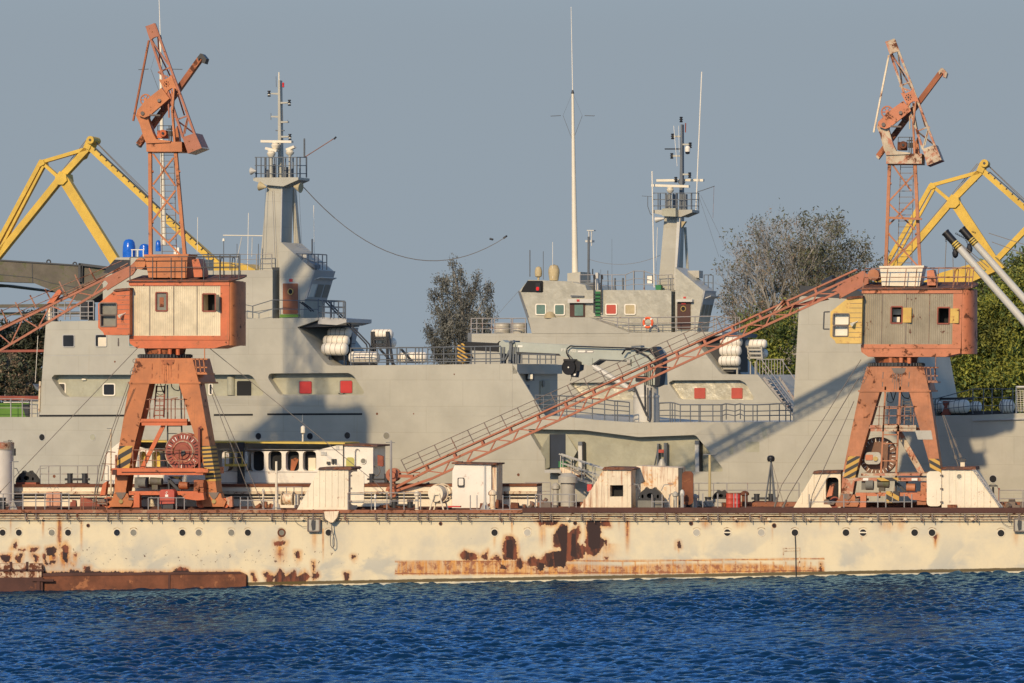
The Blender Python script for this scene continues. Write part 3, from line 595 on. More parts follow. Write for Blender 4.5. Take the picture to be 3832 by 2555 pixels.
# companionways
def companion(poly,Y,dep,label,mat,roofpx,ribs,hole=None,doors=(),port=None):
    xs_=[x for x,_ in poly]; t=thing('companionway',label,'companionway',G(sum(xs_)/len(xs_),Y),'white sloped companionways')
    pl=[(x,DPY(x,Y)+1 if y>1870 else y) for x,y in poly]
    m=MB(); m.pp(pl,Y,dep,holes=[hole] if hole else [],hd=.9); w=m.build('wall',M[mat],t)
    m=MB(); m.pp(roofpx,Y-.12,dep+.24); m.build('roof',M['roof'],t)
    for x,y0,y1 in ribs:
        m=MB(); m.pb((x,y0),(x,y1),4,Y-.035,.035); m.build('stiffener',M[mat],w)
    if hole:
        cx=sum(x for x,_ in hole)/len(hole); ys=[y for _,y in hole]; hx=[x for x,_ in hole]
        m=MB(); m.pr(min(hx)+1,min(ys)+1,max(hx)-1,max(ys)-1,Y+.6,.05); m.build('dark_interior',M['void'],w)
    for dp in doors:
        m=MB(); m.pp(dp,Y-.12,.07); d=m.build('door',M[mat],t)
        xs2=[x for x,_ in dp]; ys2=[y for _,y in dp]; ex=min(xs2) if min(xs2)>sum(xs_)/len(xs_) else max(xs2)
        for fy in (.12,.5,.88):
            yy=min(ys2)+(max(ys2)-min(ys2))*fy; m=MB(); m.pr(ex-5,yy-3,ex+5,yy+3,Y-.15,.12); m.build('hinge',M['bracket'],d)
    if port:
        q=P(*port,Y); m=MB(); m.ring(q,(0,1,0),.16,.03,16,6); p=m.build('porthole',M[mat],t)
        m=MB(); m.cyl(q+V((0,-.01,0)),q+V((0,.05,0)),.15,n=16); m.build('glass',M['glassg'],p)
        m=MB(); m.ring(q,(0,1,0),.23,.014,10,5,-.8,.8); m.build('eyebrow',M[mat],p)
    return t
def rr(x0,y0,x1,y1,r):
    o=[]
    for cx,cy,a in ((x1-r,y0+r,-90),(x1-r,y1-r,0),(x0+r,y1-r,90),(x0+r,y0+r,180)):
        o+=[(cx+r*math.cos(math.radians(a+k)),cy+r*math.sin(math.radians(a+k))) for k in (0,30,60,90)]
    return o
companion([(1108,1898),(1193,1757),(1304,1757),(1304,1898)],.5,2.0,'cream companionway sloping to the left with a cream door open on its right','cream',
  [(1189,1757),(1196,1748),(1310,1747),(1318,1753),(1310,1758)],[(x,(1760 if x>1195 else 1757+(1193-x)*1.66+4),1896) for x in (1150,1170,1194,1216,1240,1263,1286)],doors=[rr(1312,1764,1362,1890,12)])
companion([(2162,1898),(2258,1757),(2362,1757),(2362,1898)],.5,2.2,'rust streaked companionway sloping to the left with a square opening','creamr',
  [(2250,1758),(2262,1747),(2366,1749),(2376,1753),(2364,1759)],[(x,(1760 if x>2258 else 1757+(2258-x)*1.47+4),1896) for x in (2185,2208,2228,2250,2272)]+[(2345,1760,1896)],hole=[(2283,1815),(2332,1815),(2332,1858),(2283,1858)])
companion([(2966,1888),(3045,1770),(3146,1766),(3146,1888)],4.5,2.0,'cream companionway sloping left with a dark doorway beside the right crane','cream',
  [(3040,1772),(3046,1762),(3148,1760),(3148,1770)],[(x,1757+(3052-x)*1.5+8,1884) for x in (3000,3022)]+[(3044,1774,1884)],hole=rr(3090,1786,3138,1882,14))
companion([(3524,1898),(3524,1756),(3646,1756),(3748,1898)],.5,2.0,'cream companionway sloping to the right with a ladder on its slope','cream',
  [(3520,1757),(3523,1748),(3650,1746),(3652,1758)],[(x,1760 if x<3646 else 1757+(x-3646)*1.39+3,1896) for x in (3550,3575,3608,3632,3655,3680,3705)],doors=[rr(3468,1763,3523,1894,14)],port=(3590,1783))
m=MB()
for o in (0,10): m.pb((3640+o,1757),(3741+o,1896),4,.38,.08)
for k in range(9): m.pb((3640+11*k+3,1760+15.2*k),(3652+11*k,1758+15.2*k),3,.37,.05)
m.build('sloping_ladder',M['railw'],None,'worn pale ladder lying on the slope of the rightmost companionway','ladder')
m=MB(); m.pr(3545,1888,3580,1906,.3,.15); m.build('drain_box',M['strake'],None,'small brown box at the foot of the companionway with a porthole','box')
m=MB(); q=G(3612,1.5); 
t=thing('roof_vent','small rusty vent post on the roof of the rightmost companionway','vent',P(3600,1750,1.5))
m=MB(); m.pr(3594,1727,3610,1750,1.4,.25); m.build('vent_post',M['creamr'],t)
m=MB(); m.pr(3590,1716,3613,1728,1.35,.35); m.pb((3583,1724),(3616,1724),3,1.4,.05); m.build('vent_cap',M['dark'],t)
# white square box with rounded rust-red door plate
t=thing('deck_box','large white square steel box behind the black arched fairlead','deck box',G(2456,2.))
m=MB(); m.pp([(2378,DPY(2400,2.)),(2382,1743),(2538,1750),(2538,DPY(2500,2.))],2.,2.4); m.build('box_body',M['creamr'],t)
m=MB(); m.pr(2539,1752,2552,1890,2.,.3); m.build('hose_rack',M['dark'],t)
m=MB(); m.pp(rr(2552,1763,2594,1888,14),1.9,.1); m.build('open_door',M['rust'],t,label='rust red door plate standing open')
m=MB(); m.pp([(2364,1757),(2380,1752),(2380,1898),(2364,1898)],2.72,.1); m.build('side_plate',M['pole'],t)
t=thing('deck_box','white steel box with a small framed window left of the plain grey post','deck box',G(1772,5.))
m=MB(); b0=DPY(1770,5.); m.pp([(1691,b0),(1693,1762),(1705,1731),(1838,1733),(1838,b0)],5.,2.); bx=m.build('box_body',M['white'],t)
m=MB(); m.pr(1836,1735,1858,b0,5.2,1.6); m.build('return_wall',M['creamr'],t)
m=MB(); m.pp(rr(1712,1787,1737,1822,5),4.9,.12); w=m.build('window_frame',M['dark'],t)
m=MB(); m.pp(rr(1716,1790,1734,1816,4),4.86,.05); m.build('pane',M['white'],w)
m=MB(); m.pb((1690,1733),(1858,1736),6,4.85,2.2); m.pr(1711,1726,1728,1731,5.,.3); m.build('roof_edge',M['roof'],t)
# cable drum
t=thing('cable_drum','round cream cable drum on an A frame beside the black bollards','cable drum',G(1637,1.))
q=P(1637,1847,1.)
m=MB(); m.cyl(q+V((-.1,-.1,0)),q+V((.05,.7,0)),.49,n=28); m.build('drum_body',M['cream'],t)
for k in (.1,.75):
    m=MB(); m.ring(q+V((.05+.1*k,k,0)),(0,1,0),.56,.05,28,6); m.build('flange_ring',M['pipe'],t)
for s in (-1,1):
    for yy in (-.2,.85):
        m=MB(); m.cyl(q+V((s*.14,yy,.02)),V((q.x+s*.44,1.+yy,DZ(q.x))),.055,.05,6); m.build('leg',M['cream'],t)
m=MB(); m.tube([q+V((-.14,-.2,-.05)),q+V((.14,-.2,-.05))],.04,6); m.build('axle_brace',M['cream'],t)
# ventilators and small fittings
def vent(px,Y,r,top,label,mat='tank',cap='mush',base=0.,name='ventilator'):
    c=G(px,Y)+V((0,0,base)); h=P(px,top,Y).z-c.z; t=thing(name,label,'ventilator',c,'deck ventilators')
    m=MB(); m.lathe([(r*1.25,0),(r*1.25,.06),(r,.08),(r,h*.72)],c,n=14); m.build('vent_pipe',M[mat],t)
    m=MB()
    if cap=='mush': m.lathe([(r*1.1,h*.72),(r*1.6,h*.76),(r*1.55,h*.88),(r*.7,h*.98),(.02,h)],c,n=14)
    elif cap=='flat': m.lathe([(r*1.35,h*.72),(r*1.35,h*.9),(r*.6,h),(.02,h)],c,n=14)
    m.build('vent_cap',M[mat],t); return t
vent(2125,6.5,.44,1770,'tall dull steel ventilation drum below the grey gangway','tank','flat')
vent(2080,6.8,.17,1806,'grey mushroom ventilator left of the tall steel drum','tank')
vent(2527,1.,.11,1838,'short white capped vent pipe nearest the black fairlead','tank')
vent(2553,1.2,.10,1832,'slim white vent pipe before the rust red door','pole','flat')
vent(2787,6.5,.17,1836,'rusty brown mushroom ventilator beside the red barrels','rust')
vent(1560,1.2,.11,1835,'cream capped vent pipe beside the paired bollards','cream')
vent(1404,1.,.05,1848,'thin white vent pipe behind the railing near the open door','white')
vent(1843,2.,.17,1832,'rust stained vent post right of the plain grey post','creamr')
vent(2597,4.,.20,1848,'steel drum shaped vent left of the grey bollards','tank','flat')
vent(2477,5.,.16,1715,'grey vent pipe rising behind the white square box','tank')
vent(985,3.5,.06,1826,'small pipe with a cap in front of the white work boat','cream')
for px,lab,mt in ((2733,'red oil barrel with a pale stripe','redbox'),(2756,'red oil barrel touching the brown ventilator','red')):
    c=G(px,5.); r=.26; t=thing('oil_barrel',lab,'barrel',c,'red barrels')
    m=MB(); m.lathe([(r,0),(r,.28),(r*1.04,.3),(r,.32),(r,.6),(r*1.04,.62),(r,.64),(r,.9)],c,n=16); m.build('barrel_body',M[mt],t)
    m=MB(); m.lathe([(r*1.04,.88),(r*1.04,.94),(r*.9,.93)],c,n=16); m.build('rim',M['redrust'],t)
t=thing('electrical_cabinet','pink faded cabinet with two doors behind the left railing','cabinet',G(198,.9))
for x0,x1 in ((172,196),(199,225)):
    m=MB(); m.pp(rr(x0,1841,x1,1895,4),.85,.35); d=m.build('cabinet_door',M['pinkbox'],t)
    m=MB(); m.ring(P((x0+x1)/2,1832,1.0),(0,1,0),.14,.015,10,5,-1.4,1.4); m.build('lifting_handle',M['railw'],d)
t=thing('fire_cabinet','red steel cabinet with a white mark under the left crane','cabinet',G(624,.7))
m=MB(); m.pp([(598,1886),(597,1840),(603,1832),(645,1831),(652,1838),(652,1884)],.6,.5); m.build('cabinet_body',M['redbox'],t)
m=MB(); m.pr(618,1850,629,1859,.585,.015); m.ring(P(624,1843,.58),(0,1,0),.055,.014,10,5,-1.6,1.6); m.pb((621.5,1843),(623,1848),2,.575,.02); m.build('white_mark',M['letter'],t)
m=MB(); m.pr(604,1884,648,1903,.7,.3); m.build('stand',M['dark'],t)
t=thing('storage_tank','white upright tank with a pinkish cap at the left edge','tank',G(0,6.))
c=G(-10,6.); h=P(0,1682,6.).z-c.z; h2=P(0,1655,6.).z-c.z
m=MB(); m.cyl(c,c+V((0,0,h)),1.02,n=32); m.build('tank_shell',M['white'],t)
m=MB(); m.cyl(c+V((0,0,h)),c+V((0,0,h2)),1.06,n=32); m.build('tank_cap',M['worn'],t)
m=MB(); m.pr(45,1678,53,1705,5.3,.3); m.build('side_hatch',M['dark'],t)
m=MB(); m.ring(P(34,1650,5.6),(0,1,0),.06,.018,10,5); m.ring(P(42,1651,5.6),(0,1,0),.06,.018,10,5); m.pt([(12,1651),(34,1650)],.015,5.6); m.build('lifting_rings',M['dark'],t)
t=thing('deck_winch','small rusty winch between the white post and the sloped companionway','winch',G(1080,4.))
c=G(1078,4.)
m=MB(); m.cyl(c+V((-.28,0,.62)),c+V((.28,0,.62)),.34,n=18); m.build('winch_drum',M['creamr'],t)
for s in (-.36,.32):
    m=MB(); m.cyl(c+V((s,0,.62)),c+V((s+.05,0,.62)),.46,n=18); m.build('flange',M['pipe'],t)
m=MB(); m.box(c.x-.5,c.x+.55,3.7,4.4,c.z,c.z+.25); m.box(c.x+.45,c.x+.7,3.8,4.2,c.z+.25,c.z+.9); m.build('winch_frame',M['cream'],t)
heap(1590,7.6,2.6,.0+.9,M['navy'],'crumpled navy tarpaulin over deck gear beside the hanging jib block','tarpaulin_heap','tarpaulin',10).location.z+=hA2-.55
heap(1890,4.,2.8,.65,M['rust'],'rusty scrap and hoses right of the white deck box')
heap(2010,5.,2.2,.7,M['bracket'],'dark machinery scrap left of the steel ventilation drum')
heap(2640,5.5,1.6,.6,M['tank'],'grey pipe fittings left of the red barrels')
heap(3790,5.,1.6,.7,M['bracket'],'valves and fittings behind the right end ladder')
heap(330,6.,2.,.8,M['redrust'],'rusty chocks and beams left of the left crane')
heap(1000,4.,1.6,.5,M['strake'],'rusty deck fittings below the white work boat')
heap(1470,3.,2.4,.35,M['rust'],'low heap of rusty plates behind the open door')
m=MB(); m.pp([(1676,1893),(1722,1893),(1722,1898),(1676,1898)],.5,.3); m.build('red_plank',M['red'],None,'short bright red plank on the deck edge right of the cable drum','plank')
t=thing('valve_wheel','valve stand with a handwheel and red pipe at the ladder companionway','valve',G(3718,4.5))
c=P(3716,1822,4.5); m=MB(); m.tube([G(3718,4.5),c],.07,6); m.build('valve_stem',M['dark'],t)
m=MB(); m.ring(P(3716,1830,4.5),(0,1,0),.3,.018,20,5,-1.6,1.6); m.build('hoop',M['rail'],t)
m=MB(); m.pb((3702,1818),(3732,1818),5,4.4,.2); m.build('handwheel',M['dark'],t)
m=MB(); m.pr(3736,1826,3741,DPY(3738,4.5),4.5,.12); m.build('red_pipe',M['redrust'],t)
# ------------------------------------------------------------------ white work boat between barge and ship
YW=10.2
t=thing('work_boat','white work boat with a row of dark rounded windows behind the left crane','work boat',P(950,1880,YW))
def win(x0,x1,y0=1688,y1=1762): return rr(x0,y0,x1,y1,13)
WX=[(455,494),(521,548),(568,600),(831,857),(876,926),(940,988),(1004,1054),(1069,1119),(1133,1183)]
m=MB(); m.pp([(392,1850),(392,1698),(450,1652),(1283,1661),(1283,1850)],YW,3.2,holes=[win(a,b) for a,b in WX],hd=.8); hs=m.build('cabin_wall',M['white'],t)
m=MB(); m.pp([(1289,1850),(1289,1666),(1396,1668),(1396,1850)],YW-.1,3.); aft=m.build('aft_cabin',M['white'],t)
m=MB(); m.pp([(1283,1850),(1283,1664),(1289,1664),(1289,1850)],YW+.15,2.8); m.build('seam_post',M['rail'],t)
m=MB(); m.pp([(448,1653),(448,1648),(1290,1656),(1290,1662)],YW-.18,3.5); m.build('roof_trim',M['yellowtrim'],t)
m=MB(); m.pp([(1284,1667),(1284,1661),(1412,1665),(1412,1671)],YW-.25,3.4); m.build('aft_roof',M['roof'],t)
for i,(a,b) in enumerate(WX):
    m=MB(); m.pp([(x,y) for x,y in rr(a+1,1689,b-1,1761,12)],YW+.55,.05); w=m.build('window',M['void'] if i not in (1,2) else M['yellowtrim'],t)
    if a==1133: m=MB(); m.pr(1154,1713,1181,1761,YW+.35,.1); m.build('inner_board',M['cream'],w)
    if a==1069: m=MB(); m.pp([(1087,1761),(1090,1718),(1108,1712),(1117,1720),(1100,1761)],YW+.38,.1); m.build('hanging_coat',M['brownrust'],w)
for y in (1680,1764,1805):
    m=MB(); m.pb((440,y-2),(1283,y+3),2,YW-.02,.04); m.build('plate_seam',M['railw'],hs)
m=MB(); m.pp(rr(1291,1707,1328,1850,10),YW-.16,.08); d=m.build('door',M['white'],t)
m=MB(); m.pp(rr(1295,1711,1325,1775,9),YW-.2,.06); m.build('door_pane',M['yellowgrn'],d)
q=P(1360,1725,YW-.12); m=MB(); m.cyl(q+V((0,-.03,0)),q+V((0,.05,0)),.16,n=16); po=m.build('porthole',M['glassg'],t)
m=MB(); m.ring(q+V((0,-.03,0)),(0,1,0),.18,.025,16,6); m.build('rim',M['white'],po)
m=MB(); m.pt([(1329,1760),(1329,1688),(1333,1680),(1340,1680),(1344,1686)],.028,YW-.2); m.build('vent_pipe',M['railw'],t)
m=MB(); m.pp([(385,1846),(1412,1846),(1412,1862),(385,1862)],YW-.5,4.2); m.build('deck_edge',M['redrust'],t)
m=MB(); m.pp([(380,1862),(1416,1862),(1390,2230),(410,2230)],YW-.4,4.); m.build('boat_hull',M['shipdark'],t)
m=MB(); m.pr(1200,1690,1222,1703,YW-.05,.05); m.pr(1256,1668,1268,1682,YW-.05,.05); m.build('name_plate',M['pole'],t)
m=MB()
for x in (1240,1250): m.pr(x,1717,x+7,1735,YW-.15,.15)
m.pr(1222,1727,1234,1737,YW-.15,.15); m.build('bell_fittings',M['dark'],t)
m=MB(); m.pr(888,1655,912,1835,YW-.35,.2); m.build('mast_post',M['dark'],t)
m=MB(); m.pr(840,1736,910,1745,YW-1.0,.9); 
for x in (842,875,906): m.pb((x,1690),(x,1737),3,YW-1.,.06)
m.pb((842,1692),(906,1692),3,YW-1,.06); m.pb((842,1712),(906,1712),3,YW-1,.06); m.build('side_balcony',M['yellowtrim'],t)
m=MB(); m.pt([(1133,1652),(1133,1625)],.05,YW+1.5); m.lathe([(.05,0),(.14,.05),(.14,.42),(.05,.5)],P(1134,1622,YW+1.5),n=10); m.pt([(1131,1578),(1132,1552)],.012,YW+1.5); m.build('mast_lamp',M['white'],t)
m=MB(); m.pp([(1412,1702),(1432,1706),(1434,1742),(1430,1746),(1413,1742)],YW+.3,.25)
for k in range(5): m.pr(1432,1708+k*8,1437,1711+k*8,YW+.35,.1)
m.build('fuse_box',M['redrust'],t)
m=MB(); m.ring(P(1408,1762,YW+.2),(.4,.9,0),.30,.04,16,6); m.build('hose_coil',M['strap'],t)
# ------------------------------------------------------------------ the two portal cranes
def interp(tab):
    xs=[a for a,_ in tab]; ys=[b for _,b in tab]
    return lambda v: float(np.interp(v,xs,ys))
_ry=interp([(0,58),(87,58),(313,50),(425,42),(567,45),(955,43),(1052,29),(1258,32),(1430,31),(1757,13),(1905,-1),(2000,-1)])
_rx=interp([(0,2766),(150,2770),(313,2777),(567,2768),(600,2762),(955,2752),(1050,2743),(1258,2738),(1430,2733),(1757,2722),(1905,2718)])
def right_map(x,y): return x+_rx(y),y+_ry(y)
def crane(label,mt,remap):
    global XF
    XF=remap
    A=mt['arm']; Cn=mt['column']; L=mt['leg']; Hc=mt['hot']; CB=mt['cab']; OP=mt['op']
    yf,yb=2.0,5.5
    b0=P(620,1905,3.8); root=thing('portal_crane',label,'crane',(b0.x,3.8,DZ(b0.x)),'orange portal cranes')
    def bd(m,n,mat,p=root,**k): return m.build(n,M[mat],p,**k)
    # portal head and legs
    m=MB(); m.pp([(508,1340),(720,1340),(744,1431),(484,1431)],yf,yb-yf); hd=bd(m,'portal_head',L)
    m=MB(); m.pb((478,1432),(750,1432),7,yf-.05,yb-yf+.1); bd(m,'seam_flange',L,hd)
    legs=(('a',[(484,1431),(560,1431),(482,1752),(432,1752)]),('b',[(668,1431),(744,1431),(800,1752),(765,1752)]))
    for Y in (yf,yb-1.15):
        for k,pl in legs:
            m=MB(); m.pp(pl,Y,1.15); lg=bd(m,'leg',L)
            lo=[(432,1752),(482,1752),(470,1846),(428,1846)] if k=='a' else [(765,1752),(800,1752),(812,1846),(772,1846)]
            m=MB(); m.pp(lo,Y,1.15); bd(m,'leg_foot',mt['foot'],lg)
            hz=[(447,1668),(496,1668),(482,1762),(434,1762)] if k=='a' else [(754,1668),(787,1668),(808,1800),(770,1800)]
            if mt['kind']=='r': hz=[(450,1690),(494,1690),(478,1778),(434,1778)] if k=='a' else [(752,1700),(790,1700),(803,1768),(762,1768)]
            m=MB(); m.pp(hz,Y-.02,1.19); bd(m,'hazard_band',mt['hz'][k=='b'],lg)
    if mt['kind']=='r':
        m=MB(); m.pp([(696,1588),(757,1588),(764,1624),(708,1624)],yf-.015,.02); bd(m,'pale_patch','tank')
    m=MB()
    for x in (570,668): m.pb((x,1360),(x-1,1385),3,yf-.02,.02); m.pb((x-1,1398),(x-2,1415),3,yf-.02,.02)
    m.pp([(600,1345),(655,1345),(650,1362),(640,1368),(610,1364)],yf-.012,.012)
    for x,y1 in ((606,1400),(614,1425),(622,1428),(631,1420),(640,1412),(620,1395)): m.pb((x,1362),(x+.5,y1),2.2,yf-.012,.012)
    bd(m,'stain',mt['stain'],hd)
    # turntable
    c=P(618,1330,3.8); 
    def lv(y,x=618): return P(x,y,3.8).z
    m=MB(); m.cyl((c.x,3.8,lv(1341)),(c.x,3.8,lv(1325)),1.62,n=48); bd(m,'gear_ring','black')
    m=MB()
    for k in range(48):
        a=2*math.pi*k/48; m.box(c.x+1.66*math.cos(a)-.035,c.x+1.66*math.cos(a)+.035,3.8+1.66*math.sin(a)-.035,3.8+1.66*math.sin(a)+.035,lv(1338),lv(1327))
    bd(m,'gear_teeth','dark')
    m=MB(); m.cyl((c.x,3.8,lv(1325)),(c.x,3.8,lv(1302)),1.22,1.30,32); bd(m,'slewing_column','brownrust')
    m=MB()
    for x in (597,636,666): m.cyl(P(x,1328,2.5),P(x,1306,2.5),.13,n=10)
    bd(m,'slewing_motor',Hc)
    # machinery house
    zf,zb=2.4,5.2
    m=MB(); m.pp([(484,1272),(856,1272),(856,1290),(826,1296),(802,1303),(512,1303),(486,1285)],zf-.02,zb-zf+.04); ch=bd(m,'chassis',Hc)
    m=MB(); m.pp([(484,1256),(858,1256),(858,1272),(484,1272)],zf-.06,zb-zf+.12); bd(m,'floor_beam',Hc,ch)
    m=MB(); wins=[(583,1094,625,1163),(758,1099,806,1164)]
    if mt['kind']=='r': wins=[(594,1117,635,1178),(768,1120,812,1180)]
    m.pp([(487,1068),(825,1068),(825,1256),(487,1256)],zf,zb-zf,holes=[rr(*w,4) for w in wins],hd=1.2); hw=bd(m,'house_wall',CB)
    m=MB(); m.pp([(482,1048),(858,1048),(858,1068),(482,1068)],zf-.08,zb-zf+.16); bd(m,'top_band',Hc)
    m=MB(); m.pp([(825,1068),(858,1068),(858,1256),(825,1256)],zf-.04,zb-zf+.08); bd(m,'corner_post',Hc)
    # rounded rear end of the house
    e0=P(858,1150,zf); Tm=(P(918,1150,zf)-e0).dot(RT)*.995; ph=TH+(CX-(918 if remap is None else 3655))/FPX; hh=(zb-zf)/2; rq=(Tm-hh*math.sin(ph))**2-(hh*math.sin(ph))**2; r=math.sqrt(max(rq,.09))/math.cos(ph); zt,zl=P(858,1052,zf).z,P(858,1292,zf).z
    pr=[V((e0.x,zf,zl))]+[V((e0.x+r*math.sin(a)**.8,3.8-hh*math.cos(a),zl)) for a in np.linspace(.06,math.pi-.06,22)]+[V((e0.x,zb,zl))]
    m=MB(); m.prism(pr,V((0,0,zt-zl))); bd(m,'rounded_end',A)
    lf=P(474,1050,zf-.18); rise=lambda y:.40*(y-zf)/(zb-zf)
    out=[V((lf.x,zf-.18,0)),V((e0.x,zf-.18,0))]+[V((p.x+.05,3.8+(p.y-3.8)*1.05,0)) for p in pr[1:-1]]+[V((e0.x,zb+.1,0)),V((lf.x,zb+.1,0))]
    m=MB(); m.prism([V((p.x,p.y,zt+.01+rise(p.y)-(.0 if p.x<=e0.x+.01 else .0))) for p in out],V((0,0,.07))); bd(m,'roof','roof')
    for x in (560,650,737):
        m=MB(); m.pb((x,1070),(x,1254),2.4,zf-.03,.03); bd(m,'panel_joint','bracket',hw)
    for i,(x0,y0,x1,y1) in enumerate(wins):
        m=MB()
        for a,b in (((x0,y0),(x1,y0)),((x0,y1),(x1,y1)),((x0,y0),(x0,y1)),((x1,y0),(x1,y1))): m.pb(a,b,5,zf-.05,.09)
        w=bd(m,'window_frame',mt['wf'])
        if mt['kind']=='l' and i==0:
            m=MB(); m.pr(x0+3,y0+3,x1-3,y1-3,zf+.05,.03); bd(m,'pane','glassg',w); m=MB(); m.pr(x0+14,y0+18,x0+30,y1-14,zf+.04,.01); bd(m,'reflection_card','brownrust',w)
        else:
            m=MB(); m.pr(x0+1,y0+1,x1-1,y1-1,zf+1.1,.05); bd(m,'dark_interior','void',w)
            q0,q1=P(x1,y0+4,zf),P(x1,y1-2,zf); o=V((.34,-.42,0)) if mt['kind']=='l' else V((.55,-.20,0))
            m=MB(); m.hexa([q1,q1+o,q1+o+V((.03,.03,0)),q1+V((.03,.03,0)),q0,q0+o,q0+o+V((.03,.03,0)),q0+V((.03,.03,0))]); bd(m,'open_casement',mt['case'],w)
            if mt['kind']=='r' and i==0:
                m=MB(); m.pr(x0+6,y0+8,x1-4,y0+30,zf+.9,.1); m.pr(x0+8,y0+38,x1-8,y1-4,zf+.9,.1); bd(m,'pale_machinery','white',w)
    # roof rail
    m=MB()
    for Y in (zf,zb):
        for x in (486,571,640,680,762,822,893): m.pb((x,964 if x<700 else 956),(x,1048),3,Y,.05)
        for y in (962,1002): m.pb((486,y),(893,y-4 if Y==zf else y),3,Y,.05)
    m.tube([P(893,958,zf),P(893,962,zb)],.03,5); m.tube([P(893,1000,zf),P(893,1000,zb)],.03,5)
    for x in (830,873): m.pt([(x-5,1040),(x-5,985),(x-2,965),(x+2,962),(x+6,970),(x+7,1040)],.03,3.6)
    bd(m,'roof_railing','railo' if mt['kind']=='r' else 'dark')
    # operator's cab
    w1=rr(373,1133,436,1178,6); w2=rr(376,1180,434,1221,3)
    if mt['kind']=='r': w1=rr(377,1143,437,1185,5); w2=rr(378,1188,434,1226,3)
    m=MB(); m.pp([(367,1136),(430,1086),(485,1080),(485,1253),(390,1253),(385,1242),(367,1226)],zf-.55,2.0,holes=[w1,w2],hd=1.3); oc=bd(m,'operator_cab',OP)
    for w in (w1,w2):
        xs_=[x for x,_ in w]; ys_=[y for _,y in w]
        m=MB()
        for a,b in zip(w,w[1:]+w[:1]): m.pb(a,b,4,zf-.6,.1)
        fr=bd(m,'window_frame','bracket',oc)
        m=MB(); m.pr(min(xs_)+1,min(ys_)+1,max(xs_)-1,max(ys_)-1,zf-.3,.03); bd(m,'pane',mt['pane'],oc)
    m=MB()
    for y in (1105,1122,1140,1158,1176,1194,1212,1230): m.pb((438,y),(484,y),1.6,zf-.562,.012)
    bd(m,'board_joint','bracket',oc)
    m=MB(); m.pp([(422,1086),(436,1080),(487,1076),(487,1084),(430,1090)],zf-.65,2.2); bd(m,'cab_roof','roof')
    m=MB(); q=P(458,1176,zf-.7); m.cyl(q,q+V((-.14,-.22,-.12)),.05,.11,10); m.tube([P(470,1170,zf-.55),q],.02,5); bd(m,'floodlight','lamp')
    if mt['kind']=='r':
        m=MB()
        for a,b in (((343,1137),(364,1136)),((343,1137),(342,1200)),((342,1200),(364,1200))): m.pb(a,b,5,zf-.5,.08)
        bd(m,'mirror_frame','dark')
    # tower pedestal and lattice tower
    m=MB(); m.pp([(541,958),(702,956),(697,1040),(556,1038)],2.9,1.7); bd(m,'tower_pedestal',mt['ped'])
    m=MB(); m.pp([(538,952),(706,950),(704,960),(540,962)],2.85,1.8); bd(m,'pedestal_flange',mt['ped'])
    m=MB(); m.pp([(718,972),(742,966),(757,1015),(757,1036),(726,1036)],2.6,1.2); bd(m,'brake_housing',Hc)
    ty=(3.05,4.2)
    for Y in ty:
        m=MB(); m.pb((560,560),(562,955),12,Y,.22); bd(m,'tower_leg',mt['tow'])
        m=MB(); m.pb((655,560),(690,955),12,Y,.22); bd(m,'tower_leg',mt['tow'])
        m=MB()
        if mt['kind']=='l': seg=[((572,575),(656,695)),((648,590),(572,690)),((570,700),(668,800)),((656,712),(570,825)),((570,850),(676,955)),((672,862),(630,908))]
        else: seg=[((572,570),(650,670)),((655,610),(566,710)),((566,715),(668,815)),((662,700),(566,800)),((568,830),(680,950)),((676,840),(572,950))]
        for a,b in seg: m.pb(a,b,6,Y+.05,.09)
        bd(m,'cross_bracing',mt['tow'])
    m=MB()
    for y in (640,700,830): m.tube([P(572,y,3.1),P(572,y+4,4.3)],.06,5); m.tube([P(672,y,3.1),P(672,y+4,4.3)],.06,5)
    if mt['kind']=='r': m.pb((568,770),(692,775),8,2.7,.12)
    bd(m,'tower_tie',mt['tow'])
    m=MB()
    for x0,x1 in ((603,606),(651,660)): m.pb((x0,572),(x1,950),2.2,3.5,.05)
    for k in range(17): m.pb((603+k*.2,580+k*22.5),(651+k*.5,580+k*22.5),2.2,3.5,.05)
    bd(m,'ladder','bracket')
    # column head
    m=MB(); m.pp([(547,530),(680,530),(681,567),(548,567)],2.85,1.7); bd(m,'tower_head',Cn)
    for s,Y in ((0,2.75),(1,4.1)):
        m=MB(); m.pp([(508,432),(514,412),(530,400),(547,402),(556,420),(553,440),(572,497),(584,520),(637,527),(637,532),(547,536),(536,510),(522,462)],Y,.5); bd(m,'column_plate',Cn)
    m=MB(); m.pb((655,560),(642,400),7,2.9,.2); m.pb((655,560),(642,400),7,4.3,.2); m.pb((644,420),(650,330),6,2.6,.2); bd(m,'back_post',mt['tow'])
    m=MB(); m.pp([(645,505),(662,470),(668,505),(672,540),(650,540)],4.3,.4); bd(m,'gusset',mt['tow'])
    m=MB(); m.pp([(518,432),(512,414),(548,372),(604,328),(634,368),(560,432),(540,440)],2.5,.22); bd(m,'luffing_arm',A)
    m=MB(); m.pp([(518,432),(512,414),(548,372),(604,328),(634,368),(560,432),(540,440)],4.7,.22); bd(m,'luffing_arm',A)
    m=MB(); m.tube([P(533,423,2.4),P(533,423,5.)],.12,10); m.tube([P(560,430,2.5),P(600,432,2.5)],.06,6); m.tube([P(595,375,2.4),P(612,412,3.6)],.12,6); bd(m,'pivot_pin','bracket')
    q=P(545,373,3.6)
    m=MB(); m.ring(q,(0,1,0),.33,.045,22,6)
    for k in range(6):
        a=k*math.pi/3; m.tube([q,q+V((.32*math.cos(a),0,.32*math.sin(a)))],.035,5)
    m.cyl(q+V((0,-.08,0)),q+V((0,.08,0)),.1,n=10); bd(m,'rope_sheave',A)
    m=MB(); m.pb((516,540),(748,216),19,3.45,.42); sb=bd(m,'screw_beam','brownrust')
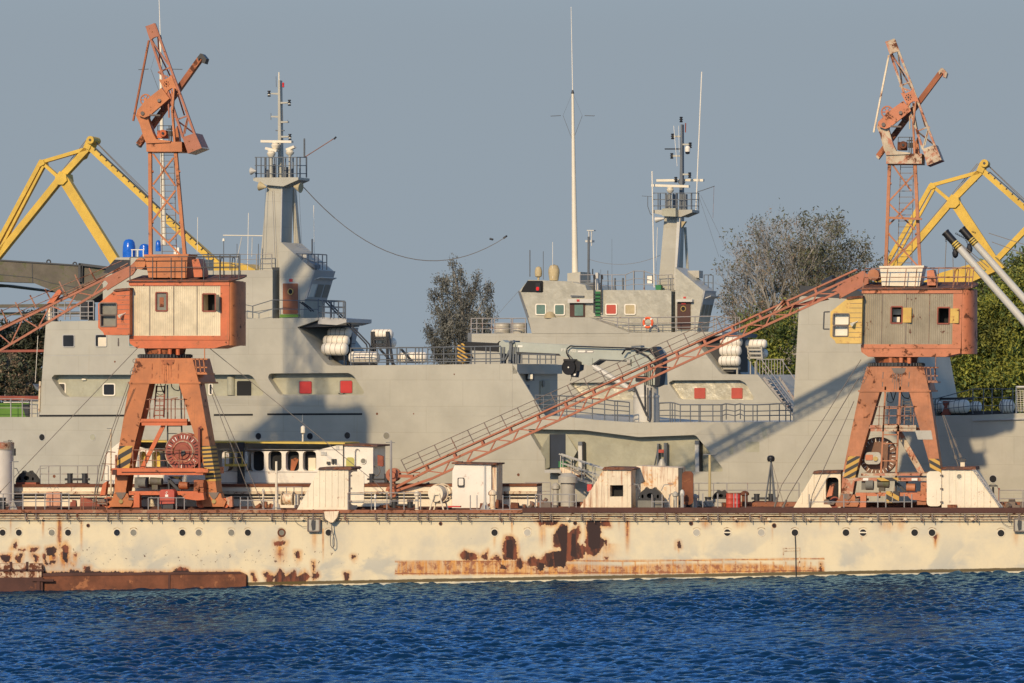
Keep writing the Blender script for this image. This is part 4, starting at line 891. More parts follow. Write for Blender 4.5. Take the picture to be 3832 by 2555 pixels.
    m=MB(); m.pp([(738,214),(750,199),(757,201),(772,219),(766,238),(754,234),(757,222),(748,216),(742,226)],3.35,.6); m.pp([(513,536),(523,545),(519,551),(509,541)],3.4,.5); bd(m,'end_hook','black' if mt['kind']=='l' else 'worn',sb)
    m=MB(); m.pr(588,487,620,516,3.2,.8); m.cyl(P(609,498,2.9),P(609,498,3.9),.22,n=16); bd(m,'luffing_motor',mt['mot'])
    m=MB(); m.cyl(P(609,498,2.85),P(609,498,2.95),.08,n=10)
    m.pb((590,470),(645,470),2.5,3.0,.05); m.pb((590,470),(590,490),2.5,3.0,.05); m.pb((632,470),(632,535),2.5,3.,.05); m.pb((640,470),(640,535),3,3.2,.1); m.pb((622,483),(645,482),4,3.2,.15); m.pr(628,490,645,508,3.3,.3)
    bd(m,'motor_platform_rail','dark')
    # rocking counterjib lattice
    J=mt['jib']
    for Y in (2.75,4.15):
        m=MB(); m.pb((550,104),(684,515),8,Y,.16); bd(m,'chord',J); m=MB(); m.pb((577,88),(727,500),8,Y,.16); bd(m,'chord',J)
        m=MB(); m.pp([(545,98),(577,86),(594,136),(583,137),(572,142),(564,150),(560,140)],Y-.03,.2); bd(m,'head_plate',J)
        m=MB(); m.pp([(594,296),(612,298),(630,290),(641,280),(660,330),(668,340),(655,330),(640,330),(629,338),(622,352)],Y-.05,.24); pl=bd(m,'pivot_plate',A)
        m=MB(); 
        for k in range(8):
            a=k*math.pi/4; q=P(622,313,Y-.07); m.cyl(q+V((.16*math.cos(a),-.03,.16*math.sin(a))),q+V((.16*math.cos(a),.04,.16*math.sin(a))),.035,n=6)
        m.cyl(P(622,313,Y-.07)+V((0,-.04,0)),P(622,313,Y-.07)+V((0,.05,0)),.06,n=8); bd(m,'bolt_ring','brownrust' if mt['kind']=='l' else 'dark',pl)
        m=MB()
        for a,b in (((566,150),(628,240)),((594,270),(634,252)),((600,275),(628,288)),((596,272),(618,290)),((628,340),(632,440)),((640,335),(655,440)),((660,448),(702,432)),((702,435),(684,508)),((703,440),(690,500))): m.pb(a,b,5,Y+.03,.08)
        bd(m,'lacing',J)
        m=MB(); m.pp([(682,513),(730,497),(755,553),(703,574)],Y-.06,.10); bd(m,'weight_cheek',J)
    m=MB(); m.pp([(682,513),(730,497),(755,553),(703,574)],2.76,1.5); cw=bd(m,'counterweight',J)
    m=MB(); m.pp([(703,574),(755,553),(752,548),(701,569)],2.70,1.62); bd(m,'counterweight_edge','creamr' if mt['kind']=='l' else 'redrust',cw)
    m=MB()
    for x,y in ((548,100),(576,90),(594,270),(634,255),(660,335),(622,350),(660,448),(704,434)): m.tube([P(x,y,2.8),P(x,y,4.25)],.07,6)
    for a,b in (((560,130),(640,290)),((590,130),(600,260)),((640,350),(660,440)),((665,350),(690,430)),((662,450),(728,500))): m.tube([P(*a,2.8),P(*b,4.25)],.05,5)
    bd(m,'cross_tube',J)
    m=MB(); m.pb((556,150),(497,452),6,3.4,.14); bd(m,'stay_pole','brownrust' if mt['kind']=='l' else 'creamr')
    # inside the portal: platforms, ladders, cable reel
    m=MB(); m.pr(524,1567,700,1580,2.0,.2); m.pr(530,1578,700,1592,2.0,3.6); pf=bd(m,'middle_platform',mt['plat'])
    m=MB()
    for x in (560,578,597,628,640,655,690):
        m.pb((x,1490),(x,1567),3,2.0,.05)
    for y in (1494,1530): m.pb((548,y),(700,y),3,2.,.05)
    m.pt([(640,1570),(640,1505),(646,1490),(665,1488)],.028,3.); bd(m,'platform_railing',mt['rl'],pf)
    if mt['kind']=='l':
        m=MB()
        m.pb((585,1442),(575,1562),4,3.2,.08); m.pb((616,1442),(612,1562),5,3.2,.08)
        for k in range(7): m.pb((584-k*1.3,1446+k*18),(616-k*.6,1446+k*18),3.5,3.2,.06)
        bd(m,'upper_ladder','redrust')
        m=MB(); m.pb((626,1440),(627,1760),4.5,2.6,.08); m.pb((676,1440),(682,1760),4.5,2.6,.08)
        for y in (1594,1622,1650,1678): m.pb((627,y),(681,y),3.5,2.6,.06)
        bd(m,'lower_ladder','dark')
        m=MB(); m.pb((612,1590),(528,1758),15,2.2,.08); m.pb((612,1590),(528,1758),15,3.0,.08)
        for k in range(9): m.tube([P(608-k*9.5,1600+k*18.5,2.2),P(608-k*9.5,1600+k*18.5,3.05)],.05,5)
        bd(m,'sloping_stair',Hc)
        q=P(685,1690,1.9)
        m=MB(); m.cyl(q,q+V((0,.16,0)),1.16,n=48); m.cyl(q+V((0,.62,0)),q+V((0,.78,0)),1.16,n=48); m.cyl(q+V((0,.16,0)),q+V((0,.62,0)),.62,n=32); rl=bd(m,'cable_reel','reel')
        m=MB(); m.ring(q+V((0,-.02,0)),(0,1,0),.64,.05,32,6); m.ring(q,(0,1,0),1.15,.03,48,6); bd(m,'worn_ring','worn',rl)
        m=MB(); wm=MB()
        for k in range(30):
            a=2*math.pi*k/30; d=V((math.cos(a),0,math.sin(a))); n=V((-d.z,0,d.x))*.022; y=V((0,-.03,0))
            tgt=wm if k in (4,6,7,8,10,11,13,22,27) else m
            p0,p1=q+d*.80,q+d*1.02
            tgt.hexa([p0-n,p0+n,p0+n+y,p0-n+y,p1-n,p1+n,p1+n+y,p1-n+y])
        bd(m,'slot','void',rl); bd(wm,'white_slot','letter',rl)
        m=MB(); m.cyl(q+V((0,-.1,0)),q+V((0,.02,0)),.45,n=24); bd(m,'reel_hub','redrust',rl)
        m=MB(); m.cyl(q+V((.06,-.2,-.05)),q+V((.06,-.08,-.05)),.14,n=12); m.tube([q+V((.02,-.2,.0)),q+V((-.05,-.2,-.25)),q+V((.2,-.2,-.1))],.03,5); bd(m,'slip_ring_box','dark',rl)
        m=MB(); m.pb((744,1600),(746,1768),7,1.7,.15); m.pb((744,1602),(752,1596),6,1.7,.1); bd(m,'reel_post','redrust')
        m=MB(); m.pr(418,1752,760,1777,1.3,4.2); m.pr(732,1754,778,1768,1.2,.3); lp=bd(m,'lower_platform',Hc)
        m=MB(); m.pr(420,1757,436,1776,1.25,.1); m.pr(455,1765,760,1768,1.25,.06); bd(m,'platform_joint','rustdark',lp)
        m=MB()
        for x in (497,523,545,585,670,728): m.pb((x,1682),(x,1754),2.6,1.4,.05)
        for y0 in (1683,1722): m.pb((497,y0),(730,y0+2),2.6,1.4,.05)
        m.pb((433,1702),(433,1752),6,1.5,.1); m.pt([(380,1800),(392,1750),(398,1700),(404,1690),(432,1692)],.03,2.); m.pb((380,1735),(500,1740),2.5,2.,.05)
        bd(m,'lower_railing','railo',lp)
    else:
        m=MB(); m.pb((580,1415),(572,1860),6,2.0,.09); m.pb((635,1415),(630,1860),7,2.0,.1)
        for y in (1500,1565,1605,1640,1708): m.pb((579,y),(633,y),4.5,2.0,.07)
        bd(m,'tall_ladder','orange2')
        m=MB(); m.pb((646,1465),(646,1560),4,2.8,.06); m.pb((676,1465),(680,1560),4,2.8,.06)
        for y in (1475,1487,1497,1509,1520,1532,1545): m.pb((646,y),(678,y),3,2.8,.05)
        bd(m,'short_ladder','bracket')
        q=P(560,1690,3.2)
        m=MB(); m.cyl(q,q+V((0,.16,0)),1.12,n=48); m.cyl(q+V((0,.6,0)),q+V((0,.75,0)),1.12,n=48); m.cyl(q+V((0,.05,0)),q+V((0,.7,0)),.6,n=24); rl=bd(m,'cable_reel','reelb')
        m=MB()
        for k in range(26):
            a=2*math.pi*k/26; d=V((math.cos(a),0,math.sin(a))); n=V((-d.z,0,d.x))*.02; y=V((0,-.03,0)); p0,p1=q+d*.85,q+d*1.05
            m.hexa([p0-n,p0+n,p0+n+y,p0-n+y,p1-n,p1+n,p1+n+y,p1-n+y])
        bd(m,'white_slot','letter',rl)
        m=MB(); m.pp(rr(512,1674,572,1722,14),2.6,.4); cv=bd(m,'reel_gearbox','tank'); m=MB(); m.pp(rr(514,1684,542,1706,4),2.56,.06); bd(m,'orange_panel','orange2c',cv)
        m=MB(); m.cyl(P(552,1700,2.5),P(552,1700,2.65),.14,n=14); bd(m,'shaft_end','brass',cv)
        m=MB(); m.pb((635,1592),(735,1770),20,3.,.1); m.pb((625,1592),(725,1770),6,3.9,.1)
        for k in range(8): m.tube([P(640+k*12,1605+k*21,3.),P(634+k*12,1605+k*21,3.9)],.05,5)
        bd(m,'sloping_stair','worn')
        m=MB(); m.pr(500,1758,758,1768,1.4,3.6); m.pr(470,1776,758,1790,1.3,.3); lp=bd(m,'lower_platform','worn')
        m=MB(); m.pr(560,1776,640,1790,1.28,.04); bd(m,'striped_plate','hazard2',lp)
        m=MB(); m.pr(508,1778,528,1788,1.27,.03); m.pr(690,1778,712,1788,1.27,.03); bd(m,'number_plate','letter',lp)
    # cable tangle under the head
    m=MB(); m.pt([(640,1432),(643,1448),(652,1458),(668,1462),(678,1450)],.03,3.); m.pr(670,1442,685,1462,2.6,.3); m.pt([(600,1434),(606,1455),(612,1470),(620,1434)],.03,3.2); m.pt([(590,1436),(586,1470),(600,1478),(612,1474)],.02,3.2)
    bd(m,'hanging_cable','dark')
    m=MB()
    for y0,x0,x1 in ((1341,722,776),(1372,728,775),(1392,736,772)): m.pr(x0,y0,x1,y0+5,2.,.1)
    m.pb((765,1300),(765,1400),3,2.2,.06)
    for x in (730,745,760): m.pb((x,1340),(x+6,1395),3,2.0,.06)
    m.pr(738,1396,775,1401,1.9,1.6); bd(m,'side_landing',mt['rl'] if mt['kind']=='r' else 'orange')
    m=MB()
    for x,y in ((504,1350),(500,1382),(494,1394)): m.ring(P(x,y,2.),(0,1,0),.12,.02,10,5)
    bd(m,'lifting_eye','bracket')
    # bogies
    for Y in (2.35,5.1):
        for xs_,sg in (((452,1872),-1),((800,1872),1)):
            cx=xs_[0]
            m=MB(); m.pp([(cx-26,1846),(cx+26,1846),(cx+30,1862),(cx+46,1876),(cx+38,1896),(cx-38,1896),(cx-46,1876),(cx-30,1862)],Y-.3,.6); bg_=bd(m,'bogie',mt['bog'])
            m=MB(); m.pp([(cx-20,1842),(cx+20,1842),(cx+12,1858),(cx+3,1868),(cx-3,1868),(cx-12,1858)],Y-.36,.72); bd(m,'pivot_bracket','bracket',bg_)
            m=MB(); m.cyl(P(cx,1876,Y-.4),P(cx,1876,Y-.3),.13,n=12); bd(m,'pin','brass' if mt['kind']=='l' else 'brownrust',bg_)
            for dx in (-46,44):
                q=P(cx+dx,1882,Y); zz=DZ(q.x)+.12+.30
                m=MB(); m.cyl((q.x,Y-.14,zz),(q.x,Y+.14,zz),.30,n=24); wl_=bd(m,'wheel',mt['whl'])
                m=MB(); m.cyl((q.x,Y-.2,zz),(q.x,Y-.1,zz),.14,n=12); bd(m,'wheel_hub','brownrust',wl_)
            m=MB()
            if sg<0: m.pp([(cx-88,1868),(cx-50,1866),(cx-46,1880),(cx-52,1888),(cx-88,1886)],Y-.35,.3); m.pr(cx+28,1862,cx+78,1871,Y-.35,.3)
            else: m.pp([(cx+46,1862),(cx+68,1856),(cx+70,1896),(cx+60,1898),(cx+50,1884)],Y-.35,.3)
            bd(m,'rail_sweeper','bracket' if sg<0 else 'worn',bg_)
    m=MB(); m.pr(482,1838,740,1852,1.1,.5); m.pp([(670,1842),(760,1844),(765,1870),(735,1872),(690,1866)],1.0,.5); m.pp([(385,1810),(400,1800),(394,1850),(372,1858)],1.3,.4); m.pr(500,1846,522,1898,1.0,.4); bd(m,'equaliser_beam',Hc)
    m=MB(); m.pr(503,1786,542,1826,1.5,.8); m.cyl(P(520,1806,1.4),P(548,1806,1.4),.3,n=14); bd(m,'travel_gearbox','conc')
    m=MB(); m.cyl(P(563,1800,1.6),P(607,1802,1.6),.24,n=14); m.pr(568,1812,590,1832,1.5,.4); bd(m,'travel_motor','moss')
    m=MB(); m.cyl(P(672,1816,1.6),P(705,1817,1.6),.23,n=14); dm=bd(m,'drive_motor','brownrust' if mt['kind']=='l' else 'orange2'); m=MB(); m.pr(725,1796,762,1842,1.4,.7); m.cyl(P(736,1828,1.2),P(736,1828,1.5),.14,n=12); m.pr(740,1806,760,1822,1.3,.12); bd(m,'drive_gearbox','brownrust' if mt['kind']=='l' else 'orange2')
    m=MB(); m.pp([(630,1782),(680,1782),(676,1792),(640,1792)],1.9,.2); bd(m,'striped_bumper','hazard2')
    m=MB(); m.pb((630,1790),(632,1836),6,1.9,.2); m.pb((634,1798),(668,1834),10,1.9,.2); m.pb((672,1786),(674,1836),7,1.9,.2); bd(m,'gear_bracket','dark')
    if mt['kind']=='r':
        m=MB(); m.pr(596,1832,618,1880,.95,.1); m.pr(622,1832,645,1880,.95,.1); bd(m,'striped_door','hazard2')
        m=MB(); m.pr(712,1834,748,1888,1.1,.8); bd(m,'orange_box','orange2')
    XF=None
    return root
LT=dict(kind='l',arm='orange',column='orange',leg='orange',hot='orangehot',cab='cabcream',op='orangehot',foot='orange',hz=('hazard','hazardf'),stain='brownrust',wf='redrust',case='glassg',pane='glassg',ped='orange',tow='orange',jib='orangef',mot='orangehot',plat='orangehot',rl='railo',bog='orange',whl='orangehot')
RT_=dict(kind='r',arm='orange2c',column='worn',leg='orange2',hot='orange2c',cab='cabgrey',op='yellowcab',foot='worn',hz=('hazardr','hazardr2'),stain='bracket',wf='redrust',case='yellowcab',pane='lamp',ped='cream',tow='worn',jib='orange2',mot='rust',plat='worn',rl='railo',bog='orange2',whl='redrust')
RT_['tow']='orange2'; RT_['jib']='worn'
cl=crane('bright orange portal crane with a cream corrugated machinery house',LT,None)
cr=crane('weathered orange portal crane with a grey corrugated house and yellow cab',RT_,right_map)
# ---- long luffing jibs (children of the cranes)
def jib(root,up,lo,Y,m_,w,mat,n,flip,plate=True,extra=None):
    """up/lo: photo points (tip, root) of the top and bottom chord"""
    for dy in (0,w):
        b=MB(); b.pb(up[0],up[1],8,Y+dy,.14,m_); b.build('jib_chord',M[mat],root)
        b=MB(); b.pb(lo[0],lo[1],8,Y+dy,.14,m_); b.build('jib_chord',M[mat],root)
        b=MB(); pt=lambda L,f:(L[0][0]+(L[1][0]-L[0][0])*f,L[0][1]+(L[1][1]-L[0][1])*f)
        for i in range(n):
            f0,f1,fm=i/n,(i+1)/n,(i+.5)/n
            b.pb(pt(up,f0),pt(lo,fm),4.2 if dy==0 else 2.6,Y+dy+.03,.07,m_); b.pb(pt(lo,fm),pt(up,f1),4.2 if dy==0 else 2.6,Y+dy+.03,.07,m_)
        b.build('jib_lacing',M[mat],root)
    b=MB()
    for i in range(n):
        f0,f1,fm=i/n,(i+1)/n,(i+.5)/n
        for L in (up,lo):
            b.tube([P(*pt(L,f0),Y+.07,m_),P(*pt(L,f0),Y+w+.07,m_)],.05,5)
    b.build('jib_cross_lacing',M[mat],root)
# right crane jib
Yj,mj=6.0,-.10
UP=[(1598,1762),(3228,1020)]; LO=[(1616,1790),(3252,1040)]
jib(cr,UP,LO,Yj,mj,.55,'orangef',19,False)
# the chords run apart in the middle: replace straight bottom chord by the bellied one below
b=MB()
for dy in (0,.55):
    pts=[(1474,1826),(1598,1762)]; b.pb(*pts,9,Yj+dy,.14,mj); b.pb((1483,1836),(1616,1790),9,Yj+dy,.14,mj)
b.build('jib_tip',M['orangef'],cr)
b=MB()
b.pp([(3228,1012),(3250,1030),(3250,1060),(3140,1118),(3142,1100),(3128,1088),(3110,1090)],Yj-.05,.2,mj); b.pp([(3228,1012),(3250,1030),(3250,1060),(3140,1118),(3142,1100),(3128,1088),(3110,1090)],Yj+.55,.2,mj); b.build('jib_root_plate',M['orangef'],cr)
b=MB(); q=P(3268,1028,Yj-.3,mj); b.cyl(q,q+V((0,1.6,0)),.34,n=16); b.build('jib_pivot',M['orange2'],cr)
# catwalk and handrail along the right jib
b=MB(); b.pb((1522,1772),(3205,1008),6,Yj+.2,.5,mj); b.build('catwalk',M['orangef'],cr)
for x in range(1600,3150,104):
    b=MB(); y=1762-(x-1598)*.4553; b.pb((x,y),(x-6,y-16),9,Yj+.2,.3,mj); b.build('catwalk_bracket',M['orangef'],cr)
b=MB(); hx=[1500+62.2*k for k in range(21)]
for i,x in enumerate(hx):
    y=1721-(x-1498)*.4475; b.pb((x,y),(x+23,y+46),3.2,Yj+.2,.04,mj); b.pb((x,y),(x+23,y+46),3.2,Yj+.75,.04,mj)
x0,x1=hx[0],hx[-1]
for fx,fy in ((0,0),(9,18),(18,36)):
    for dy in (.2,.75): b.pt([(x0+fx,1721+fy),((x0+x1)/2+fx,1721-((x0+x1)/2-1498)*.4475+fy+3*(fy>0)),(x1+fx,1721-(x1-1498)*.4475+fy)],.022,Yj+dy,mj)
b.build('handrail',M['bracket'],cr)
b=MB()
for x,y,r in ((1468,1777,.42),(1466,1838,.40)):
    q=P(x,y,Yj+.2,mj)
    for k in (0,.5): b.cyl(q+V((0,k,0)),q+V((0,k+.12,0)),r,n=28)
    b.cyl(q+V((0,-.05,0)),q+V((0,.68,0)),r*.45,n=16)
b.pb((1468,1777),(1466,1838),14,Yj+.32,.3,mj); b.pb((1480,1781),(1545,1782),11,Yj+.3,.25,mj); b.pb((1470,1766),(1570,1768),4,Yj+.3,.1,mj); b.build('tip_sheaves',M['orangef'],cr)
b=MB()
for x,y,r in ((1468,1777,.2),(1466,1838,.2)):
    q=P(x,y,Yj+.12,mj); b.ring(q,(0,1,0),r,.02,16,5)
b.pp([(3080,1110),(3100,1120),(2905,1168),(2890,1164)],Yj+.3,.3,mj); b.build('tip_bolts',M['redrust'],cr)
b=MB(); b.pp([(2932,1122),(2948,1126),(2905,1168),(2893,1168)],Yj+.2,.4,mj); b.pp([(2930,1120),(2936,1122),(2900,1164),(2894,1164)],Yj+.1,.1,mj); b.build('jib_stop',M['worn'],cr)
b=MB(); b.pb((2240,1570),(2245,1510),1,Yj,.01,mj)
# left crane jib: runs out of the frame to the left
Yl,ml=4.6,.06
UPl=[(-420,1436),(490,996)]; LOl=[(-420,1560),(500,1014)]
jib(cl,UPl,LOl,Yl,ml,1.0,'orangef',9,False)
b=MB(); 
for dy in (-.03,1.0): b.pp([(488,994),(512,970),(522,990),(495,1028),(400,1086),(396,1072),(404,1060),(396,1050),(388,1050)],Yl+dy,.2,ml)
b.build('jib_root_plate',M['orangef'],cl)
b=MB(); q=P(524,986,Yl-.3,ml); b.cyl(q,q+V((0,1.7,0)),.36,n=16); b.build('jib_pivot',M['orange'],cl)
b=MB()
for x0,y0,x1,y1 in ((-110,1210,-85,1262),(-55,1183,-30,1233),(4,1157,27,1205),(57,1130,82,1180),(112,1104,135,1152),(168,1080,190,1123),(221,1053,245,1100),(280,1027,302,1073),(333,1003,357,1048)):
    for dy in (.1,.9): b.pb((x0,y0),(x1,y1),5,Yl+dy,.05,ml)
for dy in (.1,.9):
    b.pt([(-110,1212),(455,976)],.022,Yl+dy,ml); b.pt([(-98,1238),(470,998)],.022,Yl+dy,ml)
b.pt([(-90,1270),(360,1050),(480,985)],.05,Yl+.5,ml); b.build('handrail',M['railo'],cl)
b=MB(); b.pp([(175,1135),(215,1085),(224,1082),(230,1092),(200,1132)],Yl+.1,.3,ml); b.pp([(185,1136),(222,1090),(228,1096),(205,1130)],Yl+.8,.3,ml); b.build('jib_stop',M['orangehot'],cl)
# operator stay wires: lashings between crane and deck
def wire(pts,label,r=.022,name='stay_wire'):
    b=MB(); b.tube(pts,r,5)
    a=pts[-1]; q=pts[-2]+(a-pts[-2])*.55; d=(a-pts[-2]).normalized()
    b.cyl(q-d*.25,q+d*.25,r*2.4,n=6); q2=pts[-2]+(a-pts[-2])*.8; b.cyl(q2-d*.12,q2+d*.12,r*3,n=6)
    return b.build(name,M['strap'],None,label,'wire','stay wires lashing the cranes')
g=lambda px,Y,dz=0.:G(px,Y)+V((0,0,dz))
wire([P(515,1302,2.5),P(60,1778,2.8),g(-60,2.9)],'long stay wire running from the left crane house down to the far left deck')
wire([P(482,1428,1.2),P(372,1740,1.6),g(345,1.8)],'outer steep stay wire left of the left crane leg')
wire([P(486,1440,1.5),P(382,1740,1.9),g(352,2.2)],'inner steep stay wire left of the left crane leg')
wire([P(785,1303,4.),P(1400,1800,4.),g(1500,4.)],'long stay wire from the left crane house across the white work boat')
wire([P(792,1448,2.),P(975,1868,2.),g(990,2.)],'upper of two steep stay wires right of the left crane leg')
wire([P(788,1462,2.2),P(935,1850,2.4),g(955,2.4)],'lower of two steep stay wires right of the left crane leg')
wire([P(3222,1345,3.),P(3130,1490,3.),P(2925,1815,3.),g(2895,3.1)],'thin long stay wire left of the right crane with a turnbuckle')
wire([P(3213,1415,1.8),P(2950,1855,1.8),g(2925,1.8)],'upper dark stay wire left of the right crane leg',.03)
wire([P(3196,1500,1.6),P(3040,1850,1.4),g(3028,1.4)],'lower dark stay wire passing the dark doorway companionway',.026)
wire([P(3527,1553,2.),P(3588,1750,2.)],'left one of two dark wires onto the rightmost companionway roof',.028)
wire([P(3532,1553,2.),P(3608,1742,2.)],'right one of two dark wires onto the rightmost companionway roof',.028)
wire([P(443,1268,1.4),P(443,1290,1.4)],'short hook rope hanging below the left operator cab',.02)
# ------------------------------------------------------------------ ships
def fillet(poly,idx,r=8):
    out=[]
    n=len(poly)
    for i,p in enumerate(poly):
        if i not in idx: out.append(p); continue
        a,b=poly[i-1],poly[(i+1)%n]
        def tow(q):
            dx,dy=q[0]-p[0],q[1]-p[1]; l=math.hypot(dx,dy); k=min(r,l*.45)/l; return (p[0]+dx*k,p[1]+dy*k)
        s,e=tow(a),tow(b)
        for t in (0,.25,.5,.75,1): out.append(((1-t)**2*s[0]+2*t*(1-t)*p[0]+t*t*e[0],(1-t)**2*s[1]+2*t*(1-t)*p[1]+t*t*e[1]))
    return out
class Ship:
    def __init__(s,root,Y,m): s.r=root; s.Y=Y; s.m=m
    def poly(s,name,pl,mat,d=0,dep=.05,holes=(),hd=None,par=None,label=None):
        b=MB(); b.pp(pl,s.Y+d,dep,s.m,holes,hd); return b.build(name,M[mat],par or s.r,label=label)
    def rails(s,name,posts,tops,d=0,mat='rail',r=.022,base=None,n=(1.,.66,.33),dd=0.):
        """posts: list of (x,ytop,ybase)"""
        b=MB()
        for x,y0,y1 in posts: b.pb((x,y0),(x,y1),3,s.Y+d,.05,s.m)
        for f in n:
            b.pt([(x,y1+(y0-y1)*f) for x,y0,y1 in posts],r*(1.3 if f==1. else 1),s.Y+d+.02,s.m)
        return b.build(name,M[mat],s.r)
    def window(s,x0,y0,x1,y1,frame,pane,d=0,t=4,r=6):
        b=MB(); b.pp(rr(x0,y0,x1,y1,r),s.Y+d-.05,.06,s.m,holes=[rr(x0+t,y0+t,x1-t,y1-t,max(2,r-2))]); f=b.build('window',M[frame],s.r)
        b=MB(); b.pp(rr(x0+t-1,y0+t-1,x1-t+1,y1-t+1,max(2,r-2)),s.Y+d-.03,.03,s.m); b.build('pane',M[pane],f); return f
    def port(s,x,y,mat,r=.235):
        q=P(x,y,s.Y,s.m); e=ext(s.m)
        b=MB(); b.ring(q,e,r,.02,20,5); f=b.build('porthole',M['shipdark'],s.r)
        b=MB(); b.cyl(q-e*.012,q+e*.05,r*.96,n=20); b.build('glass',M[mat],f)
    def pipe(s,name,pts,r,mat,d=0,n=6,par=None):
        b=MB(); b.pt(pts,r,s.Y+d,s.m,n); return b.build(name,M[mat],par or s.r)
    def horn(s,name,p,q,r0,r1,mat,d=0,par=None):
        b=MB(); b.cyl(P(*p,s.Y+d,s.m),P(*q,s.Y+d,s.m),r0,r1,14); return b.build(name,M[mat],par or s.r)
def radar(s,par,bar,base,d,mat='whitem'):
    """bar (x0,y0,x1,y1) scanner; base (x,ytop,ybot) pedestal"""
    b=MB(); b.pb((bar[0],bar[1]),(bar[2],bar[3]),9,s.Y+d,.3,s.m); o=b.build('radar_scanner',M[mat],par)
    q=P(base[0],base[2],s.Y+d+.15,s.m); h=P(base[0],base[1],s.Y+d+.15,s.m).z-q.z
    b=MB(); b.lathe([(.12,0),(.26,h*.3),(.30,h*.6),(.22,h*.75),(.24,h*.8),(.24,h)],q,n=14); b.build('radar_pedestal',M[mat],par)
aroot=P(1500,1750,YA,SLA)
shA=thing('naval_ship','pale grey ship moored behind the barge, its stern side reaching the left edge','ship',(aroot.x,aroot.y,WZ(aroot.x)))
A=Ship(shA,YA,SLA)
HD=.62
R3=fillet([(1973,1605),(2182,1609),(2390,1635),(2603,1627),(2705,1752),(2703,1765),(2039,1760),(2039,1716)],{0,3,4},10)
hullp=[(-620,1562),(2040,1556),(2110,1558),(2233,1571),(2382,1581),(2530,1580),(2966,1577),(3478,1560),(3520,1556),(3650,1553),(3832,1545),(4500,1530),(4480,2330),(-620,2330)]
A.poly('hull',hullp,'ship',0,12.,[R3],HD)
R1=fillet([(191,1414),(204,1402),(930,1401),(945,1408),(988,1472),(978,1480),(245,1484),(232,1475)],{0,3,4},10)
R2=fillet([(1002,1414),(1008,1397),(1302,1395),(1321,1403),(1363,1465),(1359,1476),(1049,1476),(1040,1471)],{0,1,3,4,5},9)
up=[(147,1561),(152,1480),(172,1203),(420,1198),(900,1192),(1190,1189),(1190,1197),(1113,1224),(1213,1352),(1225,1364),(1240,1368),(1917,1361),(1917,1556)]
A.poly('superstructure_side',up,'ship',0,7.0,[R1,R2],HD)
A.poly('side_bulwark',[(1917.4,1361),(2031,1546),(2040,1555),(1917.4,1555.5)],'ship',0,.12)
ax_=V((1,SLA,0)).normalized()
def endwall(name,f0,f1,y0,y1,t,mat,par=None):
    e=ext(SLA); q=[P(1917,y,YA,SLA)+e*f for f,y in ((f0,y1),(f1,y1),(f1,y0),(f0,y0))]; b=MB(); b.hexa([p+ax_*.005 for p in q]+[p+ax_*t for p in q]); return b.build(name,M[mat],par or shA)
endwall('bulkhead_overhang',.0,7.0,1363,1398,.34,'ship')
o=endwall('bulkhead_door',4.2,5.7,1424,1556,.06,'shipin'); 
q=P(1917,1436,YA,SLA)+ext(SLA)*4.6; b=MB(); b.cyl(q+ax_*.02,q+ax_*.12,.22,n=16); b.build('door_port',M['glassg'],o)
q=P(1917,1412,YA,SLA)+ext(SLA)*2.3; b=MB(); b.box(q.x,q.x+.4,q.y-.3,q.y+.3,q.z-.2,q.z+.25); o=b.build('floodlight',M['dark'],shA); b=MB(); b.box(q.x+.1,q.x+.43,q.y-.33,q.y-.28,q.z-.1,q.z+.2); b.build('floodlight_glass',M['lamp'],o)
endwall('junction_box',1.6,2.2,1440,1480,.2,'rail')
fwd=[(2966,1576.5),(2970,1500),(2992,1107),(3240,1122),(3400,1134),(3478,1559)]
A.poly('forward_superstructure',fwd,'ship',0,6.)
A.poly('funnel_top',[(2992,1106.5),(2993,1068),(3180,1078),(3240,1096),(3400,1120),(3400,1133.5)],'dark',.05,5.5)
for x in (3085,3135):
    A.horn('exhaust_pipe',(x,1071),(x+40,1050),.38,.40,'dark',2.5); A.horn('exhaust_mouth',(x+38,1051),(x+43,1048),.33,.33,'void',2.5)
# recess windows and shutters
for x0,y0,x1,y1,k in ((192,1432,246,1479,'d'),(384,1434,431,1481,'d'),(780,1433,796,1479,'d')):
    A.window(x0,y0,x1,y1,'raft','glassd',HD-.02,4,7)
for x0,y0,x1,y1 in ((1120,1427,1165,1472),(1273,1425,1317,1470)):
    o=A.poly('red_shutter',rr(x0+1,y0,x1,y1,4),'red',HD-.09,.09); A.poly('shutter_frame',rr(x0-2,y0-2,x1,y1+1,5),'rail',HD-.05,.04,par=o)
A.pipe('shutter_bracket',[(1266,1471),(1272,1473),(1273,1476),(1284,1476),(1285,1473),(1291,1471)],.03,'dark',HD-.15)
o=A.poly('side_door',rr(886,1425,940,1482,6),'void',HD-.06,.05); A.poly('door_frame',rr(881,1421,944,1482,6),'shipin',HD-.03,.02,par=o)
A.horn('curved_wall_corner',(866,1408),(866,1478),.3,.3,'shipin',HD)
A.horn('deck_lamp',(308,1420),(322,1420),.08,.05,'lamp',HD-.1)
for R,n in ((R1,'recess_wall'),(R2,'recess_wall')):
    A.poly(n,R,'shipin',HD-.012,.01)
A.poly('recess_wall',R3,'shipin',HD-.012,.01)
